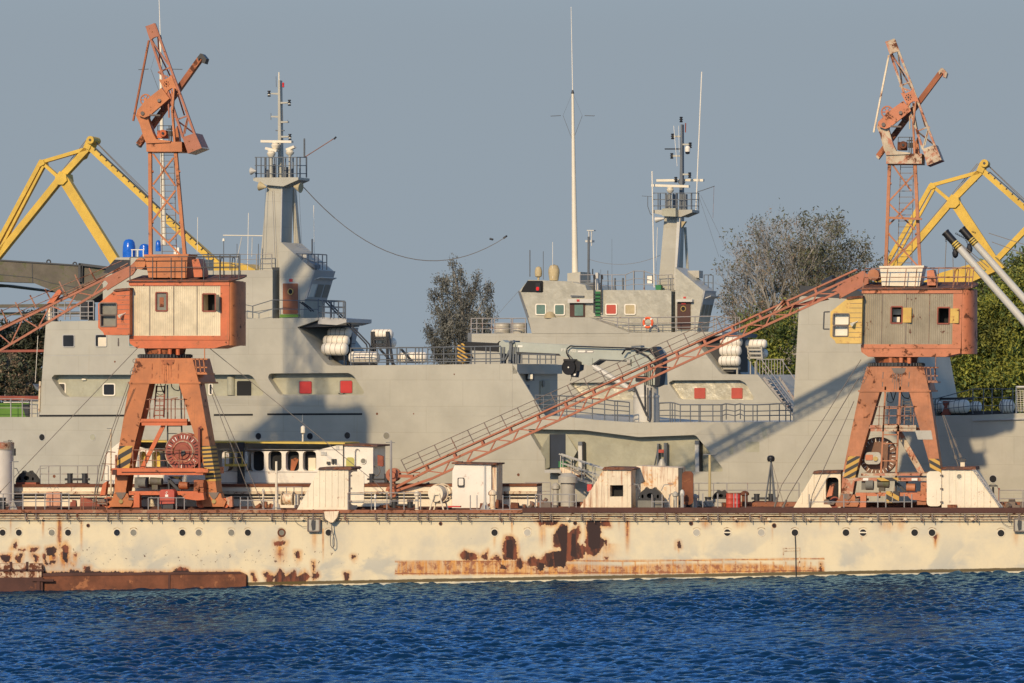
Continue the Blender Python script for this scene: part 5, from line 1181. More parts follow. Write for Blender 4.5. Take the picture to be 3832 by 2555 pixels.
# flush windows on the upper side
A.window(233,1251,279,1299,'shipdark','glassd',0,3,6); 
w=A.window(355,1250,400,1298,'shipdark','glassd',0,3,6); A.poly('half_drawn_blind',rr(367,1262,398,1296,3),'cream',-.05,.03,par=w)
A.window(480,1250,520,1298,'shipdark','teal',0,3,6)
for x0,y,x1 in ((147,1555,465),(800,1552,946),(1000,1549.5,1355)):
    A.poly('freeing_port',[(x0,y-3),(x1,y-4),(x1,y+3),(x0,y+4)],'void',-.012,.02)
for x,y,mt in ((157,1636,'void'),(347,1636,'shipin'),(967,1632,'void'),(1160,1632,'void'),(1300,1629,'glassd'),(1446,1630,'glassg'),(3716,1792,'void')): A.port(x,y,mt)
b=MB()
for x0,y0,x1,y1 in ((250,1493,1005,1493),(1050,1485,1365,1484),(170,1330,460,1328),(2700,1580,2966,1578)): b.pb((x0,y0),(x1,y1),1.6,YA-.008,.02,SLA)
b.build('plate_seam',M['shipdark'],shA)
b=MB(); 
for x,y,s in ((1411,1548,5),(1548,1548,3),(1700,1400,3),(1940,1776,6),(430,1353,4),(203,1782,7),(1500,1855,4)): 
    q=P(x,y,YA,SLA); b.cyl(q-ext(SLA)*.015,q+ext(SLA)*.03,s*.016,n=8)
b.build('drain_hole',M['rust'],shA)
A.poly('repair_patch',[(2790,1652),(2842,1652),(2842,1691),(2790,1691)],'shipin',-.006,.01); A.poly('repair_patch',[(2848,1600),(2870,1600),(2868,1642),(2856,1642)],'shipin',-.006,.01); A.poly('repair_patch',[(2730,1670),(2745,1670),(2745,1700),(2730,1700)],'shipin',-.006,.01)
A.poly('bow_rubbing_band',[(3640,1574),(4500,1554),(4500,1543),(3640,1570)],'shipdark',-.14,.14)
# big side recess: doorway, flared cheeks, guide posts
b=MB(); e=ext(SLA)
def qd(pts): return [P(x,y,YA+d,SLA) for x,y,d in pts]
for pts in ([(2055,1624,.44),(2022,1684,.02),(2039,1757,.02),(2055,1750,.44)],[(2117,1624,.44),(2158,1690,.02),(2124,1752,.02),(2117,1750,.44)]):
    v=qd(pts); b.hexa(v+[p+V((.03,0,.03)) for p in v])
b.build('flared_cheek',M['shipin'],shA)
A.poly('doorway_shade',[(2055,1624),(2117,1624),(2117,1752),(2055,1752)],'navyshade',HD-.06,.04)  # flat navy sheet, the doorway's shade put into its colour
A.poly('ladder_landing',[(2038,1757),(2168,1757),(2168,1763),(2150,1769),(2038,1769)],'shipdark',-.9,2.0)
b=MB(); b.pr(2090,1726,2108,1748,YA-.3,.4,SLA); b.pr(2111,1727,2120,1747,YA-.1,.3,SLA); b.build('waste_bin',M['gmesh'],shA)
for x0,y0,y1 in ((2163,1652,1778),(2600,1648,1765)):
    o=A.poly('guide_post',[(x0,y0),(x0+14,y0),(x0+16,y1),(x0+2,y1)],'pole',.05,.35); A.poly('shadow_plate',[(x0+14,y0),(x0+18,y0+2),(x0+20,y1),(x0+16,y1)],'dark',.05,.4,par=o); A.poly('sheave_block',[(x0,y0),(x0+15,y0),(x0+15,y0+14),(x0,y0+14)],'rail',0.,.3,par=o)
b=MB(); b.pb((2462,1660),(2460,1745),6,YA+.1,.3,SLA); b.pb((2486,1657),(2486,1745),5,YA+.1,.3,SLA); b.pb((2492,1657),(2492,1745),4,YA+.1,.3,SLA); b.pb((2448,1745),(2462,1670),2.5,YA+.1,.1,SLA); b.build('davit_frame',M['rail'],shA)
A.poly('davit_hook',[(2464,1682),(2484,1682),(2484,1694),(2464,1694)],'redbox',.05,.3)
# upper works, set back from the side
A.poly('upper_house',[(150,1202),(150,1200),(880,1192),(880,1012),(1020,1009),(1020,1192),(150,1202)][3:6]+[(885,1192)],'ship',1.0,6.5)
A.poly('upper_house_back',[(560,1190),(560,1012),(885,1012),(885,1190)],'ship',1.6,6)
A.poly('bridge_side',[(1046,1192),(1046,905),(1053,907),(1172,1010),(1166,1040),(1140,1119),(1134,1192)],'ship',1.2,2.9)
A.poly('house_joint',[(1019,1192),(1019,1000),(1047,1000),(1047,1192)],'dark',1.9,4)
# sloping bridge front with its windows (faces the bow)
b=MB(); v0=[P(1172,1010,YA+1.2,SLA),P(1140,1119,YA+1.2,SLA)]; n=e*2.9; o_=RT*.12
b.hexa([v0[1],v0[1]+o_,v0[0]+o_,v0[0],v0[1]+n,v0[1]+n+o_,v0[0]+n+o_,v0[0]+n]); b.build('bridge_front',M['shipdark'],shA)
for k,(f0,f1) in enumerate(((.05,.28),(.36,.62),(.70,.95))):
    b=MB(); l=lambda f,h: v0[1]+(v0[0]-v0[1])*h+n*f+o_*1.02
    a=[l(f0,.08),l(f1,.08),l(f1,.52),l(f0,.52)]; b.hexa(a+[p+RT*.03 for p in a]); b.build('bridge_window',M['glassg' if k else 'lamp'],shA)
b=MB(); a=[v0[0]+(v0[1]-v0[0])*.34+n*.1+o_,v0[0]+(v0[1]-v0[0])*.34+n*.9+o_,v0[0]+(v0[1]-v0[0])*.26+n*.9+o_*4,v0[0]+(v0[1]-v0[0])*.26+n*.1+o_*4]; b.hexa(a+[p+V((0,0,.06)) for p in a]); b.build('bridge_eyebrow',M['pole'],shA)
o=A.poly('wooden_door',rr(1058,1060,1114,1174,3),'wood',1.1,.1); q=P(1087,1091,YA+1.08,SLA)
b=MB(); b.ring(q,e,.19,.035,18,6); b.build('brass_port',M['brass'],o); b=MB(); b.cyl(q,q+e*.05,.18,n=16); b.build('port_glass',M['void'],o); A.poly('door_frame',rr(1054,1056,1118,1176,3),'shipdark',1.15,.05,par=o)
A.poly('red_sign',[(1082,1043),(1094,1043),(1094,1054),(1082,1054)],'red',1.15,.05)
A.poly('green_mat',[(1048,1176),(1122,1176),(1122,1186),(1046,1188)],'green',.7,.05)
A.poly('bridge_wing',[(1190,1188.5),(1214,1187),(1296,1192),(1296,1206),(1260,1216),(1190,1212)],'shipdark',.1,3.6)
A.poly('wing_underside_shade',[(1191,1197),(1250,1200),(1250,1220),(1115,1226)],'dark',.3,3.6)  # shade below the wing painted as a near-black underside
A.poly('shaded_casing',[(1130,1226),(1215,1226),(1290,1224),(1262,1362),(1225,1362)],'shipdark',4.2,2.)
A.rails('railing',[(900,1136,1190),(945,1145,1190),(1020,1122,1190),(1118,1124,1190),(1190,1125,1190)],None,.05,n=(1.,.5))
A.rails('railing',[(1190,1120,1192),(1207,1125,1192),(1213,1127,1192),(1236,1128,1194),(1249,1128,1194),(1266,1128,1195),(1284,1128,1195),(1292,1129,1195)],None,.1,r=.028)
A.rails('railing',[(1192,1124,1190),(1240,1124,1190),(1290,1126,1192)],None,3.5,r=.024)
for dx in (0,9): A.pipe('stair_handrail',[(1122+dx,1130),(1150+dx,1150),(1240+dx*1.3,1160) if False else (1165+dx,1165)],.05,'dark',.6)
for dx in (0,11): A.pipe('stair_handrail',[(1218+dx,1128),(1360+dx,1276),(1371+dx,1288),(1374+dx,1300),(1372+dx,1316)],.055,'dark',.9)
b=MB(); b.pb((1240,1200),(1350,1366),14,YA+3.6,.08,SLA)
for k in range(9): b.pr(1243+k*12,1215+k*17,1262+k*12,1218+k*17,YA+3.6,.8,SLA)
b.build('boat_deck_stair',M['rail'],shA)
b=MB(); ea=ext(SLA)
for k in range(5):
    q=P(1292,1194,YA+.1+.85*k,SLA); b.cyl(q,q+V((0,0,1.13)),.028,n=5)
for f in (1.13,.75,.4): b.tube([P(1292,1194,YA+.1,SLA)+V((0,0,f)),P(1292,1194,YA+3.5,SLA)+V((0,0,f))],.026,5)
b.build('railing',M['rail'],shA)
# mast tower
tw=A.poly('mast_tower',[(1000,690),(1056,690),(1049,1012),(970,1012)],'ship',2.6,1.5)
b=MB(); b.pb((1018,712),(1030,1010),1.5,YA+2.55,.05,SLA); b.pb((1024,712),(1037,1010),1.5,YA+2.55,.05,SLA); b.pb((1054,706),(1048,1010),5,YA+2.5,.15,SLA); b.build('cable_conduit',M['shipdark'],tw)
A.poly('tower_rear_leg',[(1091,700),(1099,706),(1118,912),(1100,940)],'ship',4.3,.35)
A.poly('mast_platform',[(948,664),(1116,663),(1116,672),(1060,697),(1000,692),(948,676)],'ship',2.2,1.6)
b=MB()
for d in (2.25,3.7):
    s_=0 if d<3 else 36
    for x in (958,976,990,1006,1032,1060,1086,1110): b.pb((x+s_,588),(x+s_,664),4 if x in (958,1110,1060,1086) else 2.4,YA+d,.06,SLA)
    for y in (588,619,649): b.pb((953+s_,y),(1112+s_,y),3 if y==588 else 2,YA+d,.05,SLA)
for x0 in (955,1110):
    for y in (588,619,649): b.tube([P(x0,y,YA+2.25,SLA),P(x0+36,y,YA+3.75,SLA)],.03,5)
for x,w_,h_ in ((1066,10,40),(1082,9,34),(1020,7,50),(1000,6,30)): b.pb((x,664-h_),(x,664),w_,YA+2.9,.3,SLA)
b.build('mast_railing',M['rail'],shA)
pm=A.poly('pole_mast',[(1040,300),(1047,300),(1053,664),(1040,664)],'ship',3.4,.35)
A.pipe('lightning_rod',[(1044,300),(1044,270)],.05,'whitem',3.5,par=pm)
for x0,x1,y,sd in ((1013,1041,350,-1),(1047,1078,384,1),(1014,1041,436,-1),(1047,1077,456,1),(1049,1083,511,1)):
    A.poly('lamp_arm',[(x0,y-3),(x1,y-3),(x1,y+4 if sd<0 else y+2),(x0,y+2 if sd<0 else y+4)] if True else [],'ship',3.45,.2,par=pm)
for x,y in ((1007,350),(1083,384),(1085,512)):
    q=P(x,y,YA+3.5,SLA); b=MB(); b.lathe([(.1,-.2),(.12,-.14),(.07,-.12),(.07,-.03),(.12,-.02),(.12,.03),(.07,.04),(.07,.12),(.12,.14),(.1,.2)],q,n=12); b.build('navigation_lamp',M['black'],pm); b=MB(); b.cyl(q+V((0,0,-.1)),q+V((0,0,-.04)),.085,n=12); b.build('lamp_lens',M['lamp'],pm)
A.pipe('whip_antenna',[(1033,285),(1034,325)],.02,'rail',3.5,par=pm); A.pipe('whip_antenna',[(1014,423),(1014,448)],.025,'rail',3.5,par=pm); A.pipe('whip_antenna',[(1057,413),(1058,452)],.03,'rail',3.5,par=pm); A.pipe('whip_antenna',[(1077,448),(1077,460)],.02,'rail',3.5,par=pm)
b=MB(); b.lathe([(.02,0),(.07,.03),(.07,.14),(.04,.16),(.07,.2),(.07,.3),(.02,.34)],P(1060,327,YA+3.5,SLA),n=10); b.build('red_lamp',M['lred'],pm); A.poly('crossbar',[(1031,486),(1063,486),(1063,490),(1031,490)],'rail',3.5,.1,par=pm)
radar(A,pm,(975,528,1090,530),(1031,531,560),2.6); radar(A,pm,(992,554,1034,564),(1015,562,590),2.3); radar(A,pm,(1070,560,1100,548),(1085,560,582),2.8)
b=MB(); b.pt([(1015,590),(1015,664)],.12,YA+2.4,SLA); b.pt([(1085,580),(1085,664)],.10,YA+2.9,SLA); b.build('radar_post',M['ship'],pm)
A.horn('loud_horn',(997,700),(972,696),.05,.32,'tan',2.2); A.horn('loud_horn',(1100,698),(1126,702),.06,.36,'tan',2.4); A.horn('loudspeaker',(958,640),(940,640),.04,.26,'pole',1.8)
A.pipe('mast_spar',[(1143,586),(1256,514)],.03,'railo',3.7); A.pipe('spar_tip',[(1250,520),(1258,512)],.06,'dark',3.7); A.pipe('whip_antenna',[(1139,590),(1139,518)],.07,'rail',3.7)
for x0,x1 in ((1100,1108),(1104,1114),(1110,1122),(1118,1130)): A.pipe('halyard',[(x0,700),(x1,920)],.012,'rail',2.8)
A.pipe('halyard',[(994,700),(984,960)],.012,'rail',2.2)
# bridge roof rails, fittings
A.rails('railing',[(1108,948,955),(1130,950,975),(1152,950,990),(1176,951,1010),(1190,951,1010),(1206,952,1010),(1222,953,1010)],None,1.4,r=.03,n=(1.,.5))
A.poly('roof_locker',[(1126,950),(1147,950),(1147,978),(1126,978)],'pole',2.,.8); A.poly('bridge_roof_locker',[(1152,976),(1178,990),(1178,1004),(1152,990)],'rail',1.3,.8)
A.pipe('whip_antenna',[(1174,768),(1176,948)],.025,'raft',3.); A.pipe('whip_antenna',[(1168,894),(1168,950)],.06,'rail',2.6); A.pipe('whip_antenna',[(930,796),(926,1010)],.022,'raft',3.); A.pipe('whip_antenna',[(740,812),(738,945)],.02,'raft',3.)
A.pipe('yard_antenna',[(835,880),(983,882)],.035,'whitem',3.); A.pipe('antenna_stand',[(905,886),(880,1000)],.03,'pole',3.); A.pipe('antenna_stand',[(944,888),(942,960)],.03,'pole',3.); A.pipe('lamp_post',[(837,1000),(837,900)],.03,'rail',3.); A.horn('lamp_head',(837,902),(837,892),.1,.08,'lamp',3.)
A.pipe('lamp_post',[(967,1006),(967,912)],.03,'rail',2.); A.pipe('lamp_post',[(887,1000),(887,912)],.025,'rail',3.)
A.rails('railing',[(720,952,1010),(780,952,1010),(822,952,1010),(860,952,1010),(897,951,1034)],None,.9,r=.03,n=(1.,.45))
A.rails('railing',[(897,951,1010),(960,951,1006),(1016,950,1006)],None,2.,r=.018,mat='railw')
A.rails('railing',[(176,1132,1198),(200,1130,1196),(217,1128,1196),(242,1128,1196),(262,1128,1196),(300,1127,1196),(330,1127,1196),(350,1126,1196)],None,1.5,mat='railw',r=.03,n=(1.,.7,.4,.2))
A.poly('aft_locker',[(302,1130),(325,1130),(325,1196),(302,1196)],'dark',2.2,1.); A.poly('stanchion_box',[(177,1150),(193,1150),(193,1198),(177,1198)],'creamr',2.,.5)
# funnel top with its dark wedge left of the crane tower
A.poly('funnel',[(380,1062),(435,963),(560,962),(690,966),(690,1062)],'ship',3.2,4.)
A.poly('dark_funnel_opening',[(386,1020),(428,971),(484,972),(484,1000),(440,1022)],'dark',3.12,.1)
A.poly('funnel_casing',[(385,1196),(385,1050),(640,1050),(640,1196)],'ship',3.,4.)
for (x0,y0,x1,y1) in ((459,894,507,963),(520,912,562,963),(582,898,602,940)):
    c=P((x0+x1)/2,y1,YA+5.2,SLA); h=P((x0+x1)/2,y0,YA+5.2,SLA).z-c.z; r=(x1-x0)/2*pxm(c)
    b=MB(); b.lathe([(r,0),(r*1.02,h*.3),(r*.97,h*.62),(r*.86,h*.84),(r*.55,h*.96),(.03,h)],c,n=18)
    b.build('covered_searchlight',M['blue'],shA,label='wrapped in blue plastic sheet')
b=MB()
for x in (494,514,536): b.pb((x,934),(x,963),3,YA+3.6,.05,SLA)
b.pb((490,934),(540,934),3,YA+3.6,.05,SLA); b.build('white_frame',M['raft'],shA)
A.poly('white_locker',[(650,926),(670,926),(670,960),(650,960)],'raft',3.6,.6)
# tall tapered white antenna mast behind the left crane
def antenna_mast(s,x,ytop,ytip,ybase,xt,d,label,yard,wb,wt):
    q0=P(x,ybase,s.Y+d,s.m); q1=P(xt,ytop,s.Y+d,s.m); q2=P(xt-6,ytip,s.Y+d,s.m); k=pxm(q0)
    b=MB(); b.cyl(q0,q1,wb*k/2,wt*k/2,14); o=b.build('antenna_mast',M['whitem'],s.r,label=label)
    b=MB(); b.cyl(q1,q2,wt*k*.22,wt*k*.12,6); b.build('whip',M['raft'],o)
    b=MB(); b.cyl(q1-V((0,0,.1)),q1+V((0,0,.18)),wt*k*.7,wt*k*.3,10); b.build('mast_cap',M['dark'],o)
    b=MB(); y=yard
    for sgn in (-1,1):
        b.pt([(xt+sgn*45,y),(xt+sgn*82,y+(1 if sgn>0 else 2))],.03,s.Y+d,s.m); b.pt([(xt+sgn*36,y),(xt+sgn*4,y+84)],.018,s.Y+d,s.m); b.pt([(xt+sgn*36,y),(xt,ytop)],.008,s.Y+d,s.m)
    b.build('yard',M['rail'],o); return o
antenna_mast(A,613,140,-40,918,600,6,'tall white mast rising behind the left crane tower',258,22,9)
# working deck: bulkhead end, blue door, rails
e6=e*6.2
def endq(x,y,f): return P(x,y,YA,SLA)+e*f
b=MB(); a=[P(1985,1470,YA,SLA)]
A.rails('railing',[(2003,1479,1553),(2034,1480,1556),(2092,1480,1560),(2120,1482,1563),(2153,1482,1565),(2216,1492,1570),(2262,1494,1575),(2300,1500,1578),(2310,1500,1578),(2355,1505,1580)],None,.12,r=.035,n=(1.,.78,.55,.3))
A.rails('railing',[(2466,1508,1580),(2507,1506,1580),(2515,1506,1580),(2525,1508,1579),(2545,1514,1579),(2583,1514,1579),(2615,1514,1579),(2620,1514,1579),(2667,1514,1578),(2697,1514,1578),(2702,1514,1578),(2717,1510,1570),(2750,1514,1578),(2770,1510,1568),(2785,1514,1578),(2817,1514,1577),(2833,1514,1577),(2880,1512,1577),(2916,1510,1577),(2940,1510,1577),(2958,1509,1577)],None,.12,r=.035,n=(1.,.62,.35))
A.rails('railing',[(1312,1303,1365),(1382,1303,1364),(1412,1303,1364),(1485,1301,1364),(1496,1300,1364),(1520,1300,1364),(1554,1300,1363),(1567,1300,1363),(1580,1300,1363),(1600,1300,1363),(1624,1299,1363),(1660,1299,1363),(1706,1298,1363),(1763,1297,1362),(1776,1297,1362),(1818,1296,1362),(1834,1296,1362),(1873,1295,1361)],None,.1,r=.035,n=(1.,.6,.3,.15))
A.rails('railing',[(1952,1325,1360),(1978,1325,1360),(2010,1326,1361),(2020,1326,1361),(2041,1326,1361),(2062,1326,1361),(2078,1326,1361)],None,.6,r=.03,n=(1.,.5))
A.rails('railing',[(3130,1480,1560),(3500,1492,1553),(3640,1455,1549),(3680,1455,1549),(3712,1455,1548),(3750,1455,1548),(3790,1455,1547)],None,1.,r=.022,n=(1.,.66,.33))
o=A.rails('net_frame',[(3802,1448,1546),(3870,1448,1546),(3940,1448,1545)],None,.4,mat='pole',r=.06,n=(1.,))
b=MB()
for k in range(12): b.pt([(3806+k*11,1458),(3810+k*11,1540)],.012,YA+.45,SLA,4); b.pt([(3804,1460+k*7),(3940,1460+k*7)],.012,YA+.45,SLA,4)
b.build('cargo_net',M['raft'],shA)
A.poly('deck_locker_red',[(3528,1500),(3546,1500),(3546,1512),(3540,1520),(3546,1532),(3552,1552),(3520,1552),(3530,1532),(3534,1520),(3528,1512)],'redrust',1.2,.4)
A.poly('raft_cradle',[(3500,1540),(3800,1536),(3800,1552),(3500,1554)],'dark',2.2,.5); A.poly('dark_rail_beam',[(3500,1488),(3640,1486),(3640,1496),(3500,1496)],'dark',2.6,.3)
# anchor-side stay and boat hook aft
A.pipe('stern_stay',[(142,1256),(132,1430)],.02,'raft',.4); A.poly('stern_platform',[(122,1436),(146,1452),(146,1466),(134,1456)],'rail',.5,1.)
A.poly('stern_ladder',[(146,1426),(152,1426),(148,1540),(142,1540)],'pipe',-.1,.2)
A.rails('railing',[(-120,1492,1560),(-30,1492,1560),(40,1492,1560),(83,1492,1560),(118,1494,1560),(146,1496,1560)],None,1.,mat='railw',n=(1.,.5))
b=MB(); b.pp([(-200,1560),(-200,1508),(75,1508),(108,1508),(108,1560)],YA+2.,2.,SLA); b.build('green_winch_house',M['green'],shA)
A.poly('winch_house_side',[(80,1512),(108,1512),(109,1558),(96,1558)],'dark',1.95,.1); A.poly('white_sill',[(13,1500),(108,1498),(108,1506),(13,1507)],'raft',1.9,.2); A.poly('stern_bulwark',[(112,1498),(146,1498),(144,1560),(112,1560)],'ship',1.8,1.)
A.poly('aft_canopy',[(-300,1480),(146,1482),(146,1490),(146,1497),(-300,1495)],'redrust',1.6,3.)
# ------------------------------------------------------------------ life rafts
def raft(p0,p1,r,label,group,Y,m):
    a,b_=P(*p0,Y,m),P(*p1,Y,m); ax=(b_-a).normalized(); L=(b_-a).length; t=thing('life_raft',label,'life raft',(a+b_)/2,group)
    b=MB(); b.lathe([(r*.45,0),(r*.8,r*.18),(r*.97,r*.45),(r,r*.6),(r,L-r*.6),(r*.97,L-r*.45),(r*.8,L-r*.18),(r*.45,L)],a,ax,24); b.build('canister',M['raft'],t)
    b=MB()
    for f in (.2,.42,.62,.84): b.lathe([(r*1.015,-.016),(r*1.02,0),(r*1.015,.016)],a+ax*L*f,ax,24)
    b.build('strap',M['strap'],t); return t
ga='white life raft canisters of the near ship'
raft((1229,1245),(1312,1246),.36,'top white raft canister of the stack under the bridge wing',ga,YA+2.1,SLA)
raft((1212,1274),(1305,1275),.36,'middle white raft canister of the stack under the bridge wing',ga,YA+1.6,SLA)
raft((1206,1305),(1300,1306),.42,'bottom white raft canister of the stack under the bridge wing',ga,YA+1.,SLA)
t=raft((1309,1337),(1418,1338),.40,'long white raft canister lying low with small dark letters',ga,YA+.9,SLA)
raft((1390,1250),(1469,1250),.33,'white raft canister on top of the dark rack',ga,YA+2.,SLA)
raft((1408,1281),(1480,1282),.33,'white raft canister in the middle of the dark rack',ga,YA+2.6,SLA)
raft((1490,1338),(1530,1338),.34,'short white raft canister behind the rail posts',ga,YA+2.5,SLA)
raft((1524,1337),(1598,1337),.36,'rightmost white raft canister behind the upper deck rail',ga,YA+3.,SLA)
gf='white life raft canisters on the foredeck in the crane shade'
raft((3470,1522),(3524,1522),.42,'raft canister partly hidden by the right crane leg',gf,YA+1.8,SLA)
raft((3541,1522),(3628,1520),.42,'long shaded white raft canister right of the red post',gf,YA+1.8,SLA)
raft((3630,1522),(3672,1522),.34,'small shaded white raft canister behind the wire fence',gf,YA+2.6,SLA)
raft((3742,1520),(3794,1520),.42,'shaded white raft canister left of the net frame',gf,YA+1.8,SLA)
def text(s,size,p,xdir,mat,par,name='lettering'):
    cu=bpy.data.curves.new(name,'FONT'); cu.body=s; cu.size=size; cu.extrude=.006; cu.align_x='CENTER'; cu.align_y='CENTER'
    ob=bpy.data.objects.new(name,cu); COL.objects.link(ob); dg=bpy.context.evaluated_depsgraph_get()
    me=bpy.data.meshes.new_from_object(ob.evaluated_get(dg)); bpy.data.objects.remove(ob); me.materials.clear(); me.materials.append(M[mat])
    o=link(bpy.data.objects.new(name,me)); x=V(xdir).normalized(); z=V((0,0,1)); up=(z-x*z.dot(x)).normalized(); nrm=x.cross(up)
    o.matrix_world=Matrix.Translation(V(p)-(OFF[par.name] if par else V((0,0,0))))@Matrix((x,up,nrm)).transposed().to_4x4(); o.parent=par; OFF[o.name]=V((0,0,0)); return o
ax=(P(1418,1338,YA+.9,SLA)-P(1309,1338,YA+.9,SLA))
text('n r n u',.24,P(1361,1336,YA+.9,SLA)-e*.425,ax,'letterb',t)
b=MB()
b.pr(1222,1330,1294,1348,YA+1.6,.6,SLA)
for x in (1230,1288): b.pb((x,1330),(x,1367),4,YA+.9,.1,SLA); b.pb((x+8,1260),(x+14,1366),7,YA+2.4,.15,SLA)
b.pb((1310,1246),(1300,1366),8,YA+2.3,.2,SLA); b.build('raft_rack',M['dark'],shA)
b=MB()
for x0,x1 in ((1390,1390),(1396,1404),(1450,1468),(1446,1448)): b.pb((x0,1240),(x1,1366),6,YA+1.5,.2,SLA)
for y in (1262,1270,1288,1296): b.pb((1392,y),(1456,y),6,YA+1.5,.2,SLA)
b.pb((1420,1306),(1476,1366),7,YA+.6,.1,SLA); b.pb((1500,1306),(1545,1356),7,YA+.6,.1,SLA); b.pr(1510,1352,1566,1358,YA+.5,.3,SLA); b.pr(1316,1357,1400,1366,YA+.7,.5,SLA); b.build('raft_rack',M['dark'],shA)
# ------------------------------------------------------------------ deck crane with its folded boom
YC_=YA+2.6
cr2=thing('deck_crane','grey ship deck crane with a long folded boom and a black hook block hanging below','crane',P(2418,1580,YC_,SLA))
def cb(n,mat,par=cr2): return b.build(n,M[mat],par)
q=P(2418,1584,YC_,SLA); k=pxm(q); z1=P(2418,1482,YC_,SLA).z; z2=P(2418,1440,YC_,SLA).z
b=MB(); b.cyl(q,V((q.x,q.y,z1)),48*k,n=40); b.lathe([(49.5*k,0),(50.5*k,.08),(49.5*k,.16)],V((q.x,q.y,z1-.1)),n=40); b.cyl(V((q.x,q.y,z1)),V((q.x,q.y,z2)),46*k,n=40); ped=cb('pedestal','pole')
b=MB(); b.pb((2372,1448),(2420,1556),6,YC_-1.0,.1,SLA); b.pt([(2424,1450),(2424,1572),(2434,1576),(2437,1560),(2437,1450)],.05,YC_-1.,SLA); b.pb((2412,1440),(2414,1530),5,YC_-.9,.08,SLA); cb('ladder_pipe','dark',ped)
b=MB(); b.pp([(2361,1440),(2361,1310),(2378,1300),(2440,1298),(2458,1320),(2462,1440)],YC_-.7,1.6,SLA); cb('slewing_housing','crgrey')
b=MB(); b.pp([(2440,1300),(2455,1296),(2480,1345),(2468,1440),(2450,1448),(2452,1345)],YC_-.9,.8,SLA); b.pt([(2380,1318),(2400,1304),(2430,1308),(2455,1335),(2462,1370)],.09,YC_-.9,SLA); b.pt([(2328,1325),(2340,1308),(2372,1304),(2420,1330),(2456,1370)],.06,YC_-.95,SLA)
for x in (2412,2418,2424,2432,2440): b.pb((x,1366),(x,1440),2,YC_-.8,.06,SLA)
b.pr(2378,1406,2420,1426,YC_-.8,.2,SLA); cb('hydraulic_hose','black')
b=MB(); b.pp([(2362,1294),(2397,1292),(2400,1304),(2364,1304)],YC_-.6,.6,SLA); cb('winch_cover','rail')
b=MB(); b.pp([(1928,1280),(2120,1290),(2300,1301),(2400,1310),(2440,1318),(2440,1352),(2370,1352),(2245,1345),(2218,1366),(2165,1350),(2095,1331),(1936,1325)],YC_-.5,1.0,SLA); bm_=cb('main_boom','crgrey')
b=MB(); b.pp([(1930,1316),(2092,1323),(2098,1331),(1936,1326)],YC_-.53,1.06,SLA); cb('boom_flange','dark',bm_); b=MB(); b.pb((2217,1364),(2246,1345),5,YC_-.52,1.04,SLA); b.pb((2245,1346),(2366,1352),5,YC_-.52,1.04,SLA); cb('boom_flange','dark',bm_)
b=MB(); b.pp([(1868,1282),(1880,1272),(1892,1281),(1928,1281),(1928,1324),(1880,1322),(1868,1318)],YC_-.42,.84,SLA); cb('boom_head','crgrey',bm_)
b=MB(); b.pb((1912,1274),(1906,1360),10,YC_-.6,1.2,SLA); b.pb((1905,1286),(1922,1276),9,YC_-.6,.3,SLA)
for x in (1876,1886,1922,1932,1940): b.pb((x,1298),(x-2,1360),6,YC_-.5,.3,SLA)
b.pb((1870,1322),(1882,1350),5,YC_-.5,.2,SLA); b.pb((1905,1310),(1890,1345),5,YC_-.5,.2,SLA); cb('boom_rest','rail')
b=MB(); b.pp([(1740,1278),(1860,1284),(1868,1276),(1870,1318),(1860,1316),(1742,1310)],YC_-.35,.7,SLA); cb('jib_extension','black')
b=MB(); b.pp([(1712,1292),(1737,1280),(1738,1312),(1750,1338),(1732,1360),(1714,1350),(1708,1340),(1714,1315),(1709,1306)],YC_-.5,.9,SLA); cb('striped_hook_block','hazardb')
text('PTM 900',13.5*pxm(P(2130,1310,YC_,SLA))*1.25,P(2128,1312,YC_-.5,SLA)-e*.02,P(2160,1314,YC_,SLA)-P(2100,1310.5,YC_,SLA),'letter',bm_)
b=MB(); b.pp(rr(2161,1310,2222,1320,4),YC_-.515,.02,SLA); o=cb('maker_plate','railw',bm_); b=MB(); b.pp(rr(2162,1311.5,2190,1318,3),YC_-.53,.02,SLA); b.pp(rr(2197,1313,2219,1318,2),YC_-.53,.02,SLA); b.build('plate_lettering',M['letter'],o)
b=MB(); b.pr(1938,1292,1955,1299,YC_-.52,.02,SLA); cb('white_label','letter',bm_)
b=MB(); b.pr(2176,1339,2216,1364,YC_-.56,.05,SLA); b.cyl(P(2203,1363,YC_-.6,SLA),P(2203,1363,YC_-.4,SLA),.1,n=10); cb('side_plate','crgrey',bm_)
b=MB(); b.pt([(2218,1368),(2228,1376)],.09,YC_-.6,SLA,8); b.cyl(P(2226,1374,YC_-.6,SLA),P(2352,1452,YC_-.6,SLA),.19,n=14); cb('luffing_cylinder','pole')
b=MB(); b.pt([(2352,1452),(2375,1462)],.1,YC_-.6,SLA); b.pb((2350,1462),(2378,1448),8,YC_-.7,.3,SLA); cb('cylinder_foot','rail')
b=MB(); b.pt([(2440,1306),(2360,1302),(2150,1296),(2135,1294),(2122,1304),(2119,1318),(2124,1330),(2136,1348)],.045,YC_-.75,SLA); b.pt([(2119,1318),(2130,1328),(2140,1338),(2140,1348)],.03,YC_-.75,SLA); cb('black_cable','black')
q=P(2127,1374,YC_-.9,SLA)
b=MB(); b.cyl(q,q+V((.2,.6,0)),.50,n=24); b.pp([(2110,1344),(2150,1345),(2172,1356),(2170,1384),(2155,1392),(2130,1394),(2116,1362)],YC_-.8,.6,SLA); hb=cb('hanging_winch','black')
b=MB(); b.pp([(2136,1392),(2160,1392),(2156,1412),(2136,1410)],YC_-.8,.4,SLA); b.pr(2108,1343,2150,1352,YC_-.95,.9,SLA); b.pt([(2140,1410),(2134,1425)],.02,YC_-.6,SLA); cb('winch_jaw','black',hb)
